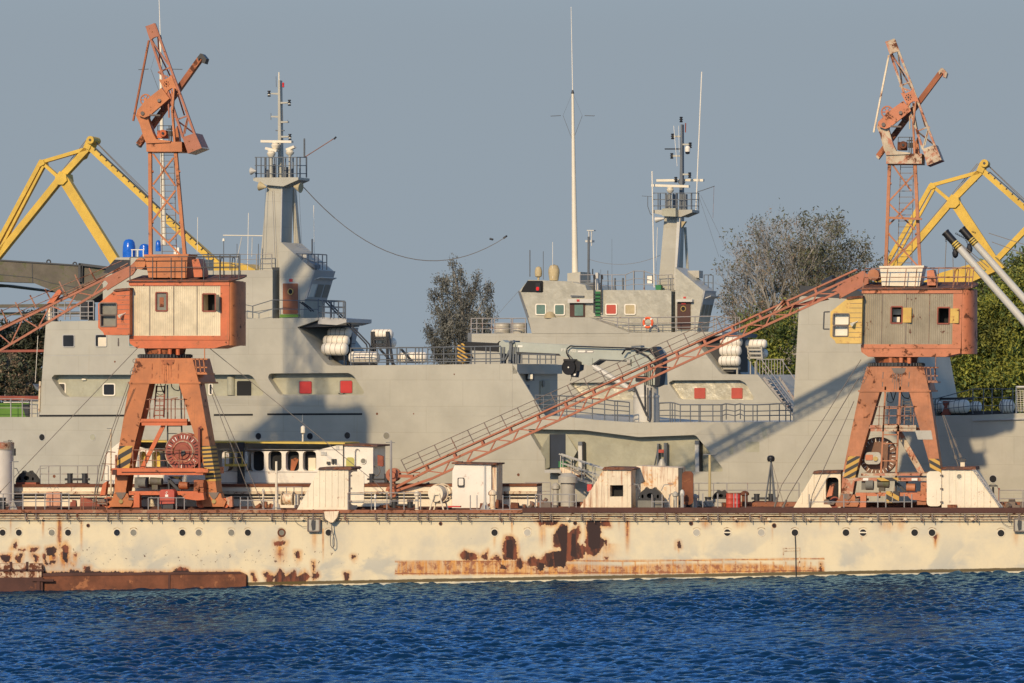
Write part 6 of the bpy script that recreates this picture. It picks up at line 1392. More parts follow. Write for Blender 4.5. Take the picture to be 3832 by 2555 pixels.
b=MB(); b.cyl(q+V((0,-.02,0)),q+V((0,.02,0)),.05,n=8); b.pp([(2147,1399),(2155,1397),(2154,1404),(2147,1406)],YC_-.83,.05,SLA); cb('shiny_bolt','letter',hb)
b=MB(); b.pt([(2350,1355),(2362,1355)],.2,YC_-.8,SLA,12); cb('lamp','tank')
# ------------------------------------------------------------------ boarding ladder between ship and barge
t=thing('boarding_ladder','silver boarding ladder with handrails leading from the ship side recess down to the barge','ladder',G(2330,6.6))
f0=P(2098,1768,YA-1.,SLA); f1=P(2345,1850,6.5)
fr=lambda f,dz=0,dy=0: f0+(f1-f0)*f+V((0,dy,dz))
b=MB()
for dy in (0,.7): 
    a=[fr(0,0,dy),fr(1,0,dy)]; b.hexa([a[0]+V((0,0,-.14)),a[1]+V((0,0,-.14)),a[1]+V((0,.06,-.14)),a[0]+V((0,.06,-.14)),a[0],a[1],a[1]+V((0,.06,0)),a[0]+V((0,.06,0))])
b.build('stringer',M['pole'],t)
b=MB()
for k in range(16): p=fr(k/15); b.box(p.x-.12,p.x+.12,p.y,p.y+.7,p.z-.06,p.z-.03)
b.build('tread',M['railw'],t)
for dy in (0,.7):
    b=MB(); b.tube([fr(-.02,1.15,dy),fr(1,1.05,dy)],.05,6); b.tube([fr(0,.6,dy),fr(1,.55,dy)],.03,5)
    for k in range(7): b.tube([fr(k/6,0,dy),fr(k/6,1.08,dy)],.028,5)
    b.build('handrail',M['pole'],t)
b=MB(); b.pp([(2094,1750),(2102,1748),(2168,1774),(2168,1782),(2130,1784),(2104,1770)],YA-1.9,1.,SLA); b.build('tilted_landing',M['creamr'],t)
b=MB(); b.pp([(2104,1772),(2168,1778),(2168,1783),(2128,1786)],YA-1.95,1.1,SLA); b.build('landing_underside',M['rust'],t)
b=MB(); b.pr(2197,1812,2214,1838,7.,.4); b.build('red_locker',M['red'],None,'small red locker half hidden by the rust streaked companionway','locker')
# ------------------------------------------------------------------ second ship further back
broot=P(2400,1700,YB,SLB)
shB=thing('naval_ship','similar grey ship further back with silver foil recesses, brown door and orange lifebuoy','ship',(broot.x,broot.y,WZ(broot.x)))
B=Ship(shB,YB,SLB); eb=ext(SLB)
R4=fillet([(2501,1431),(2518,1423),(2769,1422),(2790,1433),(2822,1488),(2816,1496),(2548,1494),(2539,1488)],{0,3,4},8)
R5=fillet([(2128,1432),(2360,1430),(2420,1494),(2190,1496)],{0,2},8)
lowB=[(1765,1248),(2200,1245),(2669,1241),(2669,1246),(2603,1276),(2690,1388),(2703,1400),(2835,1401),(2968,1560),(2968,1700),(1765,1700)]
B.poly('hull_side',lowB,'ship',0,8.,[R4,R5],.5)
B.poly('foil_recess_wall',R4,'foil',.48,.015); B.poly('foil_recess_wall',R5,'foil',.48,.015)
for x0 in (2598,2737):
    o=B.poly('red_shutter',rr(x0,1451,x0+41,1491,3),'redbox',.40,.07)
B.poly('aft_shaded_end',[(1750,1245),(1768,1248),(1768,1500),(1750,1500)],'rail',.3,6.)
B.poly('raised_bulwark',[(1976,1188),(2203,1187),(2354,1243),(2354,1247.5),(1990,1247.5)],'ship',-.05,2.)
B.poly('lower_block_face',[(1990,1246),(2400,1244),(2400,1290),(1990,1290)],'ship',-.012,.012)
br=[(1962,1240),(1944,1120),(1938,1092),(1975,1046),(2120,1052),(2190,1066),(2196,1085),(2500,1085),(2512,1090),(2512,1242)]
B.poly('bridge_house',[(1990,1240),(1972,1160),(1941,1092),(1977,1047),(2120,1052),(2190,1066),(2196,1085),(2500,1085),(2512,1090),(2512,1242)],'foil2',1.2,6.)
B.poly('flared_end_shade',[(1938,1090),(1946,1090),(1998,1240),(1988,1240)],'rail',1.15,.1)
o=B.poly('lamp_recess',[(1950,1092),(1956,1078),(1974,1050),(2028,1050),(2032,1054),(2032,1090),(2029,1093)],'void',1.15,.08)
B.poly('port_lamp',[(2004,1058),(2022,1058),(2024,1090),(2004,1090)],'black',1.0,.1,par=o); B.poly('red_lens',rr(2006,1073,2017,1087,4),'lred',.95,.06,par=o)
for x0,y0,x1,y1,f,pn in ((2003,1136,2044,1179,'raft','teal'),(2073,1137,2114,1180,'raft','teal'),(2265,1136,2309,1178,'raft','redbox'),(2336,1137,2379,1178,'raft','tan')): B.window(x0,y0,x1,y1,f,pn,1.15,4,6)
o=B.poly('side_door',[(2132,1134),(2188,1134),(2188,1185),(2132,1185)],'woodd',1.1,.1); B.poly('door_pane',[(2150,1140),(2182,1140),(2182,1181),(2150,1181)],'teal',1.06,.05,par=o)
B.poly('door_canopy',[(2124,1118),(2220,1118),(2220,1133),(2124,1133)],'pole',.8,.5); B.poly('canopy_strip',[(2135,1104),(2184,1106),(2184,1110),(2135,1110)],'rail',1.,.2); B.poly('red_sign',[(2158,1120),(2168,1120),(2168,1128),(2158,1128)],'red',.75,.05)
b=MB()
for x in (2222,2250): b.pb((x,1028),(x,1170),3.5,YB+.9,.08,SLB); b.pt([(x,1040),(x,1030),(x+3,1028),(x+5,1034),(x+5,1045)],.05,YB+.9,SLB)
for k in range(9): b.pb((2222,1100+k*14),(2250,1100+k*14),2.5,YB+.9,.06,SLB)
b.build('vertical_ladder',M['dark'],shB); B.poly('ladder_backing',[(2228,1090),(2246,1090),(2246,1182),(2228,1182)],'gmesh',1.1,.05)
B.poly('pole_base',[(2228,1020),(2238,1020),(2238,1085),(2228,1085)],'pole',1.5,.3)
B.poly('bridge_side',[(2527,1242),(2527,1000),(2632,1086),(2624,1140),(2608,1242)],'foil2',1.2,2.3)
B.poly('house_joint',[(2508,1240),(2508,1100),(2530,1100),(2530,1240)],'dark',1.9,4.)
b=MB(); v0=[P(2632,1087,YB+1.2,SLB),P(2608,1190,YB+1.2,SLB)]; n=eb*2.3; o_=RT*.15
b.hexa([v0[1],v0[1]+o_,v0[0]+o_,v0[0],v0[1]+n,v0[1]+n+o_,v0[0]+n+o_,v0[0]+n]); b.build('bridge_front',M['shipdark'],shB)
for k,(f0_,f1_) in enumerate(((.05,.3),(.38,.64),(.72,.95))):
    b=MB(); l=lambda f,h: v0[1]+(v0[0]-v0[1])*h+n*f+o_*1.02
    a=[l(f0_,.08),l(f1_,.08),l(f1_,.5),l(f0_,.5)]; b.hexa(a+[p+RT*.03 for p in a]); b.build('bridge_window',M['glassg'],shB)
b=MB(); a=[v0[0]+(v0[1]-v0[0])*.3+n*.1+o_,v0[0]+(v0[1]-v0[0])*.3+n*.9+o_,v0[0]+(v0[1]-v0[0])*.2+n*.9+o_*4,v0[0]+(v0[1]-v0[0])*.2+n*.1+o_*4]; b.hexa(a+[p+V((0,0,.06)) for p in a]); b.build('bridge_eyebrow',M['pole'],shB)
o=B.poly('brown_door',rr(2534,1130,2583,1231,3),'woodd',1.1,.1); q=P(2557,1155,YB+1.08,SLB)
b=MB(); b.ring(q,eb,.20,.04,18,6); b.build('brass_port',M['brass'],o); b=MB(); b.cyl(q,q+eb*.05,.19,n=16); b.build('port_glass',M['void'],o); B.poly('red_plate',[(2550,1132),(2566,1132),(2566,1138),(2550,1138)],'red',1.06,.05,par=o)
B.poly('door_canopy',[(2529,1120),(2590,1120),(2590,1129),(2529,1129)],'pole',.8,.5); B.poly('red_sign',[(2557,1110),(2566,1110),(2566,1116),(2557,1116)],'red',1.15,.05)
B.poly('bridge_wing',[(2600,1241),(2702,1241),(2702,1252),(2640,1262),(2600,1262)],'shipdark',.1,3.); B.poly('far_wing_underside_shade',[(2604,1277),(2672,1247),(2700,1254),(2745,1262),(2745,1392),(2700,1392)],'dark',1.2,3.); B.poly('wing_block',[(2757,1248),(2781,1248),(2779,1262),(2757,1260)],'rail',.3,3.)  # far wing underside coloured dark to stand in for its shade
B.rails('railing',[(2246,1187,1200),(2310,1188,1225),(2352,1188,1240),(2400,1188,1240),(2460,1187,1241),(2530,1186,1241),(2600,1184,1241),(2670,1183,1241),(2680,1183,1241)],None,.0,mat='railw',r=.032,n=(1.,.6,.3))
B.rails('railing',[(2680,1184,1241),(2710,1187,1241),(2752,1187,1241),(2768,1187,1243)],None,3.,mat='railw',r=.03,n=(1.,.5))
B.rails('railing',[(1763,1192,1247),(1784,1191,1247),(1805,1191,1247),(1840,1191,1247),(1850,1191,1247),(1912,1191,1247),(1918,1191,1247),(1966,1190,1247)],None,.2,mat='railw',r=.032,n=(1.,.66,.33))
B.rails('railing',[(2170,1028,1085),(2224,1028,1085),(2290,1028,1085),(2340,1028,1085),(2371,1014,1085),(2410,1014,1085),(2460,1030,1085),(2500,1028,1085),(2515,1027,1085)],None,2.,mat='railw',r=.024,n=(1.,.6,.3))
B.rails('railing',[(2634,1028,1086),(2650,1028,1086),(2668,1030,1086)],None,3.,mat='rail',r=.024,n=(1.,.5))
for x0,x1,d in ((1914,1972,1.2),(1850,1911,1.6)):
    c0=P((x0+x1)/2,1250,YB+d+1.6,SLB); r=(x1-x0)/2*pxm(c0); h=P(x0,1208,YB+d+1.6,SLB).z-c0.z
    b=MB(); b.lathe([(r,0),(r,h*.3),(r*1.02,h*.33),(r,h*.36),(r,h*.66),(r*1.02,h*.69),(r,h*.72),(r,h*.96),(r*.95,h)],c0,n=32); b.build('steel_drum',M['tank'],shB)
# roof gear
antenna_mast(B,2152,345,25,1020,2143,4,'tall cream tapered antenna mast',432,24,9)
B.poly('mast_base',[(2123,1022),(2172,1017),(2172,1056),(2123,1056)],'ship',3.4,2.)
for x,y0,y1,r,mt in ((1983,935,1035,.05,'rail'),(2033,940,1045,.03,'rail'),(2068,905,1042,.02,'raft'),(2290,895,1080,.012,'rail'),(2248,1008,1085,.015,'rail'),(2218,1006,1030,.05,'dark')): B.pipe('whip_antenna',[(x,y0),(x,y1)],r,mt,3.)
B.pipe('camera_post',[(2203,885),(2202,1082)],.11,'rail',3.); b=MB(); b.pr(2190,898,2215,906,YB+3.,.5,SLB); b.pr(2196,860,2222,864,YB+3.,.4,SLB); b.pt([(2204,864),(2204,890)],.06,YB+3.1,SLB); b.pt([(2214,864),(2214,920)],.05,YB+3.1,SLB); b.build('camera_head',M['pole'],shB)
for x,y,r,h in ((2015,1050,.30,1.15),(2073,1052,.46,1.35)):
    c0=P(x,y,YB+3.4,SLB); b=MB(); b.lathe([(r*.3,0),(r*.3,h*.22) if x<2050 else (r*.8,h*.05),(r*.9,h*.3),(r,h*.5),(r*.98,h*.7),(r*.7,h*.93),(.03,h)],c0,n=16); b.build('canvas_covered_dome',M['tan'],shB)
b=MB(); b.lathe([(.48,0),(.42,.3),(.2,.48),(.03,.52)],P(2058,1190,YB+.3,SLB),n=14); b.build('canvas_covered_dome',M['tan'],shB)
b=MB()
for x in (1058,): pass
for x in (2300,2330): b.pb((x,1040),(x,1086),5,YB+2.,.12,SLB)
b.pr(2420,1030,2440,1060,YB+2.2,.3,SLB); b.pt([(2372,1012),(2372,1085)],.06,YB+2.2,SLB); b.pt([(2410,1012),(2410,1085)],.07,YB+2.2,SLB); b.pt([(2274,1012),(2276,1085)],.04,YB+2.2,SLB); b.build('roof_fitting',M['rail'],shB)
B.poly('roof_locker',[(2190,1056),(2228,1056),(2228,1084),(2190,1084)],'rail',2.6,1.); B.poly('white_locker',[(2422,1032),(2440,1032),(2440,1060),(2422,1060)],'raft',2.1,.3); B.poly('green_crate',[(2453,1066),(2473,1066),(2473,1084),(2453,1084)],'gmesh',1.8,.4); B.poly('roof_box',[(2574,1012),(2616,1012),(2616,1040),(2574,1034)],'tank',3.,.8)
# mast tower of the far ship
tw=B.poly('mast_tower',[(2487,804),(2535,804),(2528,1086),(2462,1086)],'ship',2.6,1.4)
B.poly('tower_front_edge',[(2534,800),(2547,800),(2527,1086),(2521,1086)],'pole',2.4,.4,par=tw)
B.poly('tower_horn_bracket',[(2550,828),(2566,828),(2550,852)],'tan',2.4,.3,par=tw)
B.pipe('rear_leg',[(2564,850),(2574,1030)],.12,'ship',4.4,par=tw)
B.poly('mast_platform',[(2440,785),(2590,784),(2590,794),(2548,811),(2486,806),(2440,796)],'ship',2.2,1.5); B.poly('platform_box',[(2478,780),(2528,778),(2528,810),(2478,808)],'shipin',1.6,.5)
b=MB()
for d in (2.25,3.6):
    s_=0 if d<3 else 28
    for x in (2442,2462,2492,2506,2530,2560,2586): b.pb((x+s_,722),(x+s_,785),3,YB+d,.06,SLB)
    for y in (722,746,770): b.pb((2440+s_,y),(2588+s_,y),2.6,YB+d,.05,SLB)
for x0 in (2441,2587):
    for y in (722,746,770): b.tube([P(x0,y,YB+2.25,SLB),P(x0+28,y,YB+3.65,SLB)],.03,5)
for x in (2497,2520,2556,2564): b.pb((x,726),(x,785),7,YB+3.4,.3,SLB)
b.build('mast_railing',M['rail'],shB)
pm=B.poly('pole_mast',[(2547,465),(2553,465),(2554,785),(2541,785)],'rail',3.4,.35)
for x0,x1,y in ((2520,2548,510),(2552,2584,540),(2514,2548,583),(2552,2582,652)): B.poly('lamp_arm',[(x0,y-3),(x1,y-3),(x1,y+3),(x0,y+3)],'ship',3.45,.2,par=pm)
for x,y in ((2517,510),(2583,543),(2514,583),(2581,655),(2529,672),(2549,447)):
    q=P(x,y,YB+3.5,SLB); b=MB(); b.lathe([(.1,-.22),(.15,-.16),(.09,-.12),(.09,-.03),(.15,-.02),(.15,.03),(.09,.04),(.09,.12),(.15,.14),(.1,.22)],q,n=12); b.build('navigation_lamp',M['black'],pm)
b=MB(); b.lathe([(.1,0),(.2,.1),(.22,.4),(.12,.55)],P(2573,572,YB+3.3,SLB),n=12); b.build('camera_dome',M['raft'],pm); b=MB(); b.lathe([(.02,0),(.16,.04),(.19,.2)],P(2573,577,YB+3.3,SLB),n=12); b.build('camera_lens',M['black'],pm)
B.pipe('cross_spar',[(2488,557),(2548,557)],.05,'dark',3.5,par=pm); B.pipe('whip_antenna',[(2521,470),(2534,622)],.02,'raft',3.,par=pm); B.pipe('whip_antenna',[(2539,470),(2542,570)],.015,'raft',3.,par=pm); B.pipe('red_lamp_post',[(2566,460),(2565,495)],.05,'redrust',3.5,par=pm)
radar(B,pm,(2437,693,2577,697),(2508,701,722),2.4); radar(B,pm,(2456,675,2540,674),(2551,676,690),4.); radar(B,pm,(2556,673,2631,674),(2551,676,690),4.)
B.pipe('radar_post',[(2508,722),(2508,785)],.14,'ship',2.5,par=pm)
B.pipe('whip_antenna',[(2626,268),(2604,790)],.045,'raft',3.6); B.pipe('whip_antenna',[(2440,640),(2448,1075)],.05,'raft',1.9); B.pipe('whip_antenna',[(2460,850),(2455,1015)],.02,'raft',2.4); B.pipe('mast_spar',[(2610,718),(2674,696)],.03,'rail',3.6); B.pipe('halyard',[(2672,698),(2668,815)],.012,'railo',3.6); B.pipe('platform_arm',[(2402,733),(2440,735)],.02,'rail',2.); B.pipe('platform_arm',[(2424,735),(2424,772),(2434,800),(2446,808)],.03,'rail',2.)
B.horn('loudspeaker',(2486,817),(2454,822),.07,.24,'pole',2.)
for x0,x1 in ((2614,2690),(2622,2732)): B.pipe('halyard',[(x0,730),(x1,960)],.012,'rail',2.)
q=P(2425,1207,YB-.15,SLB); t=thing('lifebuoy','orange and white lifebuoy hanging on the rail of the far ship','lifebuoy',q)
b=MB(); b.ring(q,eb,.37,.10,28,8); b.build('buoy_ring',M['buoyo'],t)
for k in range(4):
    a0=math.pi/4+k*math.pi/2-.14; b=MB(); b.ring(q,eb,.37,.106,5,8,a0,a0+.28); b.build('white_band',M['raft'],t)
gb='white life raft canisters of the far ship'
for i,(y,lab) in enumerate(((1279,'top'),(1312,'middle'),(1350,'bottom'))):
    raft((2697-i*3,y),(2776-i*3,y),.40,f'{lab} white raft canister of the upright stack under the far ship wing',gb,YB+1.2-.2*i,SLB)
raft((2790,1287),(2869,1287),.36,'white raft canister on the pale rack above the stair head',gb,YB+2.,SLB)
raft((2800,1322),(2872,1322),.34,'white raft canister showing its end behind the pale rack',gb,YB+2.8,SLB)
b=MB()
for x in (2704,2758): b.pb((x,1372),(x,1402),5,YB+1.,.2,SLB)
b.pr(2700,1372,2762,1382,YB+1.,.5,SLB)
for x0,x1 in ((2796,2804),(2848,2852)): b.pb((x0,1292),(x1,1346),5,YB+1.6,.2,SLB)
for y in (1296,1308,1322,1338): b.pb((2797,y),(2852,y),7,YB+1.6,.2,SLB)
for x in (2808,2826): b.pb((x,1352),(x,1400),4,YB+1.4,.1,SLB)
b.build('raft_rack',M['tank'],shB)
b=MB()
for x in range(2832,2940,11): b.pb((x,1344),(x,1402),2.2,YB+1.,.05,SLB)
b.pb((2832,1344),(2936,1344),3,YB+1.,.06,SLB); b.build('stair_head_railing',M['railw'],shB)
b=MB()
for d in (.3,1.2):
    b.pb((2850,1346),(2962,1496),3,YB+d,.05,SLB); b.pb((2852,1372),(2966,1528),2.4,YB+d,.05,SLB); b.pb((2858,1412),(2966,1560),10,YB+d,.06,SLB)
for k in range(11): b.pr(2862+k*10,1418+k*14,2880+k*10,1422+k*14,YB+.3,.9,SLB)
b.pb((2915,1410),(2975,1500),9,YB+2.,.1,SLB); b.pb((2925,1346),(2975,1420),3,YB+2.,.05,SLB); b.build('open_stair',M['railw'],shB)
# loose wires strung over the ships
def sag(p,q,s,n=14): return [p+(q-p)*(i/n)+V((0,0,-4*s*(i/n)*(1-i/n))) for i in range(n+1)]
b=MB(); p,q=P(1136,700,YA+3,SLA),P(1895,885,YA+16,SLA); b.tube(sag(p,q,3.1,20),.03,4); b.build('aerial_wire',M['strap'],None,'long sagging aerial wire hanging from the near ship mast across the sky','wire','aerial wires')
b=MB(); b.tube([P(1884,891,YA+16,SLA),P(1897,882,YA+16,SLA)],.07,5); b.cyl(P(1833,893,YA+16,SLA),P(1845,896,YA+16,SLA),.07,n=8); b.build('wire_insulator',M['dark'],None,'small dark insulator at the right end of the sagging aerial wire','insulator')
b=MB(); b.tube(sag(P(2205,970,YB+3,SLB),P(2470,955,YB+3,SLB),.55),.018,4); b.build('aerial_wire',M['strap'],None,'short aerial wire between the far ship camera post and its mast tower','wire','aerial wires')
b=MB(); b.tube([P(1944,1085,YB+2,SLB),P(1850,1190,YB+2,SLB)],.012,4); b.build('aerial_wire',M['strap'],None,'thin slanting wire left of the far ship bridge','wire','aerial wires')
# ------------------------------------------------------------------ shore behind the ships
m=MB(); m.hexa([(-420,150,-4),(420,96,-4),(420,700,-4),(-420,700,-4),(-420,150,1.6),(420,96,1.6),(420,700,1.6),(-420,700,1.6)]); m.build('ground',M['quay'],None,kind='structure')
# yellow harbour crane, second one copied
YY=112.
def yc(m,n,par): return m.build(n,M['yellow'],par)
c0=P(240,1200,YY); ycr=thing('harbour_crane','big yellow double link harbour crane behind the left orange crane','crane',(c0.x,YY,1.6),'yellow harbour cranes')
for n,a,b_,w,d in (('main_jib',(332,548),(228,660),23,.8),('main_jib',(228,660),(-420,1465),23,.8),('top_link',(322,556),(152,606),13,.6),('back_link',(152,604),(-330,1505),15,.5),('back_link',(166,612),(-310,1520),9,.5),('cross_link',(156,608),(214,660),12,.5),('jib_leg',(232,664),(436,992),36,.8),('front_jib',(330,548),(600,800),20,.8),('front_jib',(600,800),(830,1004),24,.8)):
    m=MB(); m.pb(a,b_,w,YY,d); yc(m,n,ycr)
m=MB(); m.pp([(205,665),(222,640),(246,650),(250,675),(236,690),(212,690)],YY-.2,1.9); yc(m,'node_plate',ycr)
m=MB(); m.pp([(296,565),(330,545),(310,590),(288,600)],YY+.1,1.2); yc(m,'gusset_plate',ycr); m=MB(); m.pp([(142,612),(148,596),(162,598),(166,614),(150,622)],YY-.1,1.2); yc(m,'gusset_plate',ycr)
m=MB(); m.pb((336,522),(322,556),24,YY-.1,1.6); yc(m,'jib_head',ycr)
q=P(337,523,YY-.3); m=MB(); m.cyl(q,q+V((0,2.,0)),.36,n=24); sh=yc(m,'head_sheave',ycr); m=MB(); m.cyl(q+V((0,-.05,0)),q+V((0,.02,0)),.12,n=10); m.build('sheave_pin',M['dark'],sh)
m=MB(); m.pp([(790,990),(820,978),(905,985),(955,1008),(955,1190),(800,1190)],YY-1,5.); yc(m,'crane_house',ycr)
m=MB(); m.pr(190,1330,960,1420,YY-1,9.); yc(m,'slewing_deck',ycr)
m=MB(); m.pr(230,1420,300,1640,YY,2.); m.pr(820,1420,890,1640,YY,2.); m.pr(230,1420,300,1640,YY+6,2.); m.pr(820,1420,890,1640,YY+6,2.); yc(m,'portal_leg',ycr)
m=MB()
for a,b_ in (((330,522),(-300,1330)),((322,524),(-310,1330)),((347,520),(560,740)),((351,522),(575,745)),((344,548),(600,790))): m.pt([a,b_],.035,YY+.6,0,4)
m.build('hoist_rope',M['strap'],ycr)
m=MB()
for k in range(22): m.pb((352+k*21,562+k*19.6),(358+k*21,556+k*19.6),3,YY-.1,.1)
m.pt([(360,556),(800,965)],.05,YY,0,4); m.build('jib_walkway',M['dark'],ycr)
k=pxm(P(337,523,YY)); dd=RT*(3343*k)+V((0,0,-87*k))
dd.z=0; y2=dup(ycr,dd,'big yellow double link harbour crane behind the right orange crane')
y2.location.z=1.6-87*k
for i in (0,): 
    m=MB(); m.pb((3832+60,800),(3715,985),20,YY+4,1.); m.pp([(3395,1105),(3440,1060),(3520,1020),(3640,985),(3720,960),(3760,1000),(3600,1070),(3440,1130)],YY-2,3.)
    OFF[y2.name]=V((c0.x,YY,1.6))+RT*(3343*k)+V((0,0,-87*k)); m.build('rear_jib',M['yellow'],y2)
# mossy floating crane girder on the far left
YG=80.
t=thing('girder_crane','huge mossy grey girder of a crane lying level at the far left','crane girder',(P(0,1200,YG).x,YG,1.6))
m=MB(); m.pp([(-500,945),(0,971),(395,1003),(412,1040),(402,1085),(335,1128),(295,1129),(245,1110),(195,1087),(125,1058),(-100,1050),(-500,1040)],YG,3.); g_=m.build('box_girder',M['moss'],t)
m=MB(); m.pb((-500,940),(395,999),5,YG-.1,3.2); m.pb((120,985),(122,1058),3,YG-.03,.05); m.pb((-200,1022),(0,1027),2.5,YG-.03,.05); m.pb((0,1027),(120,1038),2.5,YG-.03,.05); m.pb((120,1038),(190,1058),2.5,YG-.03,.05); m.pb((190,1058),(340,1085),2.5,YG-.03,.05); m.build('weld_seam',M['dark'],g_)
for x,y in ((182,980),(280,989)):
    m=MB(); m.ring(P(x,y,YG+1),(0,1,0),.17,.06,16,6); m.build('lifting_eye',M['dark'],t)
m=MB(); m.pb((297,985),(297,1055),9,YG-.3,.4); m.pb((308,990),(306,1055),3,YG-.3,.3); m.pb((295,988),(400,1001),9,YG-.3,.6); m.build('dark_frame',M['dark'],t)
m=MB(); m.pp([(-500,1055),(0,1062),(180,1086),(170,1092),(0,1072),(-500,1070)],YG+4,3.); m.build('rear_girder',M['moss'],t)
m=MB(); m.pb((-500,1150),(345,1141),12,YG+1,.8); m.pb((-500,1180),(345,1170),11,YG+2,.5); m.build('lower_beam',M['moss'],t)
m=MB()
for x in (-300,-60,190,330): m.pr(x,1140,x+14,1640,YG+1,.8)
m.build('support_post',M['dark'],t)
m=MB(); m.pb((-500,1318),(165,1312),9,60.,.5); m.build('lower_walkway',M['redrust'],t)
# pale grey boom pair with chain blocks at the right
YP=62.
t=thing('derrick_booms','pair of pale grey boom tubes with black and yellow striped ends at the right edge','derrick',(P(3900,1300,YP).x,YP,1.6))
for (x0,y0,x1,y1,dy,w) in ((3590,928,4150,1562,0,29),(3652,915,4180,1510,2.,28)):
    a=P(x0,y0,YP+dy); b_=P(x1,y1,YP+dy); r=w/2*pxm(a); ax=(a-b_).normalized()
    m=MB(); m.cyl(b_,a,r*1.1,r*.92,24); bo=m.build('boom_tube',M['pole'],t)
    m=MB(); m.cyl(a,a+ax*.62,r*.95,n=24); 
    for f in (.72,): m.cyl(a+ax*.62,a+ax*.68,r*.8,n=20)
    m.build('yellow_band',M['yellowtrim'],bo)
    m=MB()
    for f in (.04,.22,.40,.58): m.cyl(a+ax*f,a+ax*(f+.08),r*.98,n=24)
    m.cyl(a+ax*.68,a+ax*1.55,r*1.0,n=24); m.lathe([(r*1.08,0),(r*1.12,.06),(r*1.06,.12)],a+ax*1.5,ax,24); m.build('black_end',M['black'],bo)
def chain(pts,Y,nm,par,step=.16):
    m=MB(); k=0
    for a,b_ in zip(pts,pts[1:]):
        p,q_=P(*a,Y),P(*b_,Y); n=max(2,int((q_-p).length/step)); ax=(q_-p).normalized()
        for i in range(n):
            m.ring(p+(q_-p)*((i+.5)/n),(ax.orthogonal() if k%2 else ax.cross(ax.orthogonal())),.075,.024,8,4); k+=1
    return m.build(nm,M['black'],par)
chain([(3538,878),(3541,905)],YP,'chain',t); chain([(3575,872),(3612,892)],YP+1,'chain',t); chain([(3637,866),(3652,872)],YP+2,'chain',t); chain([(3562,905),(3568,935)],YP,'chain',t); chain([(3612,892),(3625,920)],YP+1,'chain',t)
for x,y in ((3575,948),(3628,931)):
    m=MB(); q=P(x,y,YP+.2); m.lathe([(.05,-.35),(.2,-.2),(.24,.05),(.15,.3),(.05,.42)],q,n=10); m.build('chain_block',M['black'],t)
m=MB()
for pts in ([(3541,905),(3535,1040),(3534,1068)],[(3566,960),(3568,1060)],[(3614,960),(3612,1080)],[(3575,895),(3700,1000)],[(3580,900),(3690,1010)],[(3700,872),(3850,920)],[(3712,905),(3850,955)]): m.pt(pts,.035,YP,0,4)
m.build('wire_fall',M['strap'],t)
# ------------------------------------------------------------------ trees
def leafmesh(name,cent,size,mat,par,per=26,spread=.7,flat=1.,seed=1,droop=0.,up=0.):
    r=np.random.RandomState(seed); c=np.repeat(np.asarray(cent,float),per,0); n=len(c)
    d=r.normal(size=(n,3))*spread*.55; d[:,2]*=flat; d[:,2]-=droop*np.abs(r.normal(size=n)); c=c+d
    a=r.normal(size=(n,3)); a[:,2]+=droop*1.5+up; a/=np.linalg.norm(a,axis=1)[:,None]; b_=r.normal(size=(n,3)); b_-=a*(a*b_).sum(1)[:,None]; b_/=np.linalg.norm(b_,axis=1)[:,None]
    s=size*r.uniform(.6,1.3,(n,1)); L=1.6+droop*2.2
    v=np.stack([c-a*s*L,c-b_*s*.55,c+a*s*L,c+b_*s*.55],1).reshape(-1,3)-np.array(OFF[par.name])
    f=np.arange(n*4,dtype=np.int32); me=bpy.data.meshes.new(name); me.vertices.add(n*4); me.vertices.foreach_set('co',v.ravel()); me.loops.add(n*4); me.loops.foreach_set('vertex_index',f)
    me.polygons.add(n); me.polygons.foreach_set('loop_start',np.arange(0,n*4,4,dtype=np.int32)); me.update(calc_edges=True); me.materials.append(M[mat])
    o=link(bpy.data.objects.new(name,me)); o.parent=par; OFF[o.name]=OFF[par.name]; return o
def branches(m,p,d,L,r,depth,rnd,tips,bend=.35,up=.1):
    q=p+d*L; m.cyl(p,q,r,r*.66,5 if depth>1 else 4,cap=False); tips.append((q,depth))
    if depth==0: return
    for _ in range(rnd.choice((2,3,3)) if depth>1 else 3):
        nd=(d+V((rnd.uniform(-1,1),rnd.uniform(-1,1),rnd.uniform(-.5,1)))*bend*1.9+V((0,0,up))).normalized()
        branches(m,p+d*L*rnd.uniform(.55,1.),nd,L*rnd.uniform(.62,.85),r*.6,depth-1,rnd,tips,bend,up)
def crown_points(lobes,n,r):
    out=[]
    w=np.array([l[3]*l[4]*l[5] for l in lobes])**.75; w=w/w.sum()
    for i in r.choice(len(lobes),n,p=w):
        x,y,z,a,b_,c=lobes[i]; d=r.normal(size=3); d/=np.linalg.norm(d); k=r.uniform(.25,1)**.5
        out.append((x+d[0]*a*k,y+d[1]*b_*k,z+d[2]*c*k))
    return out
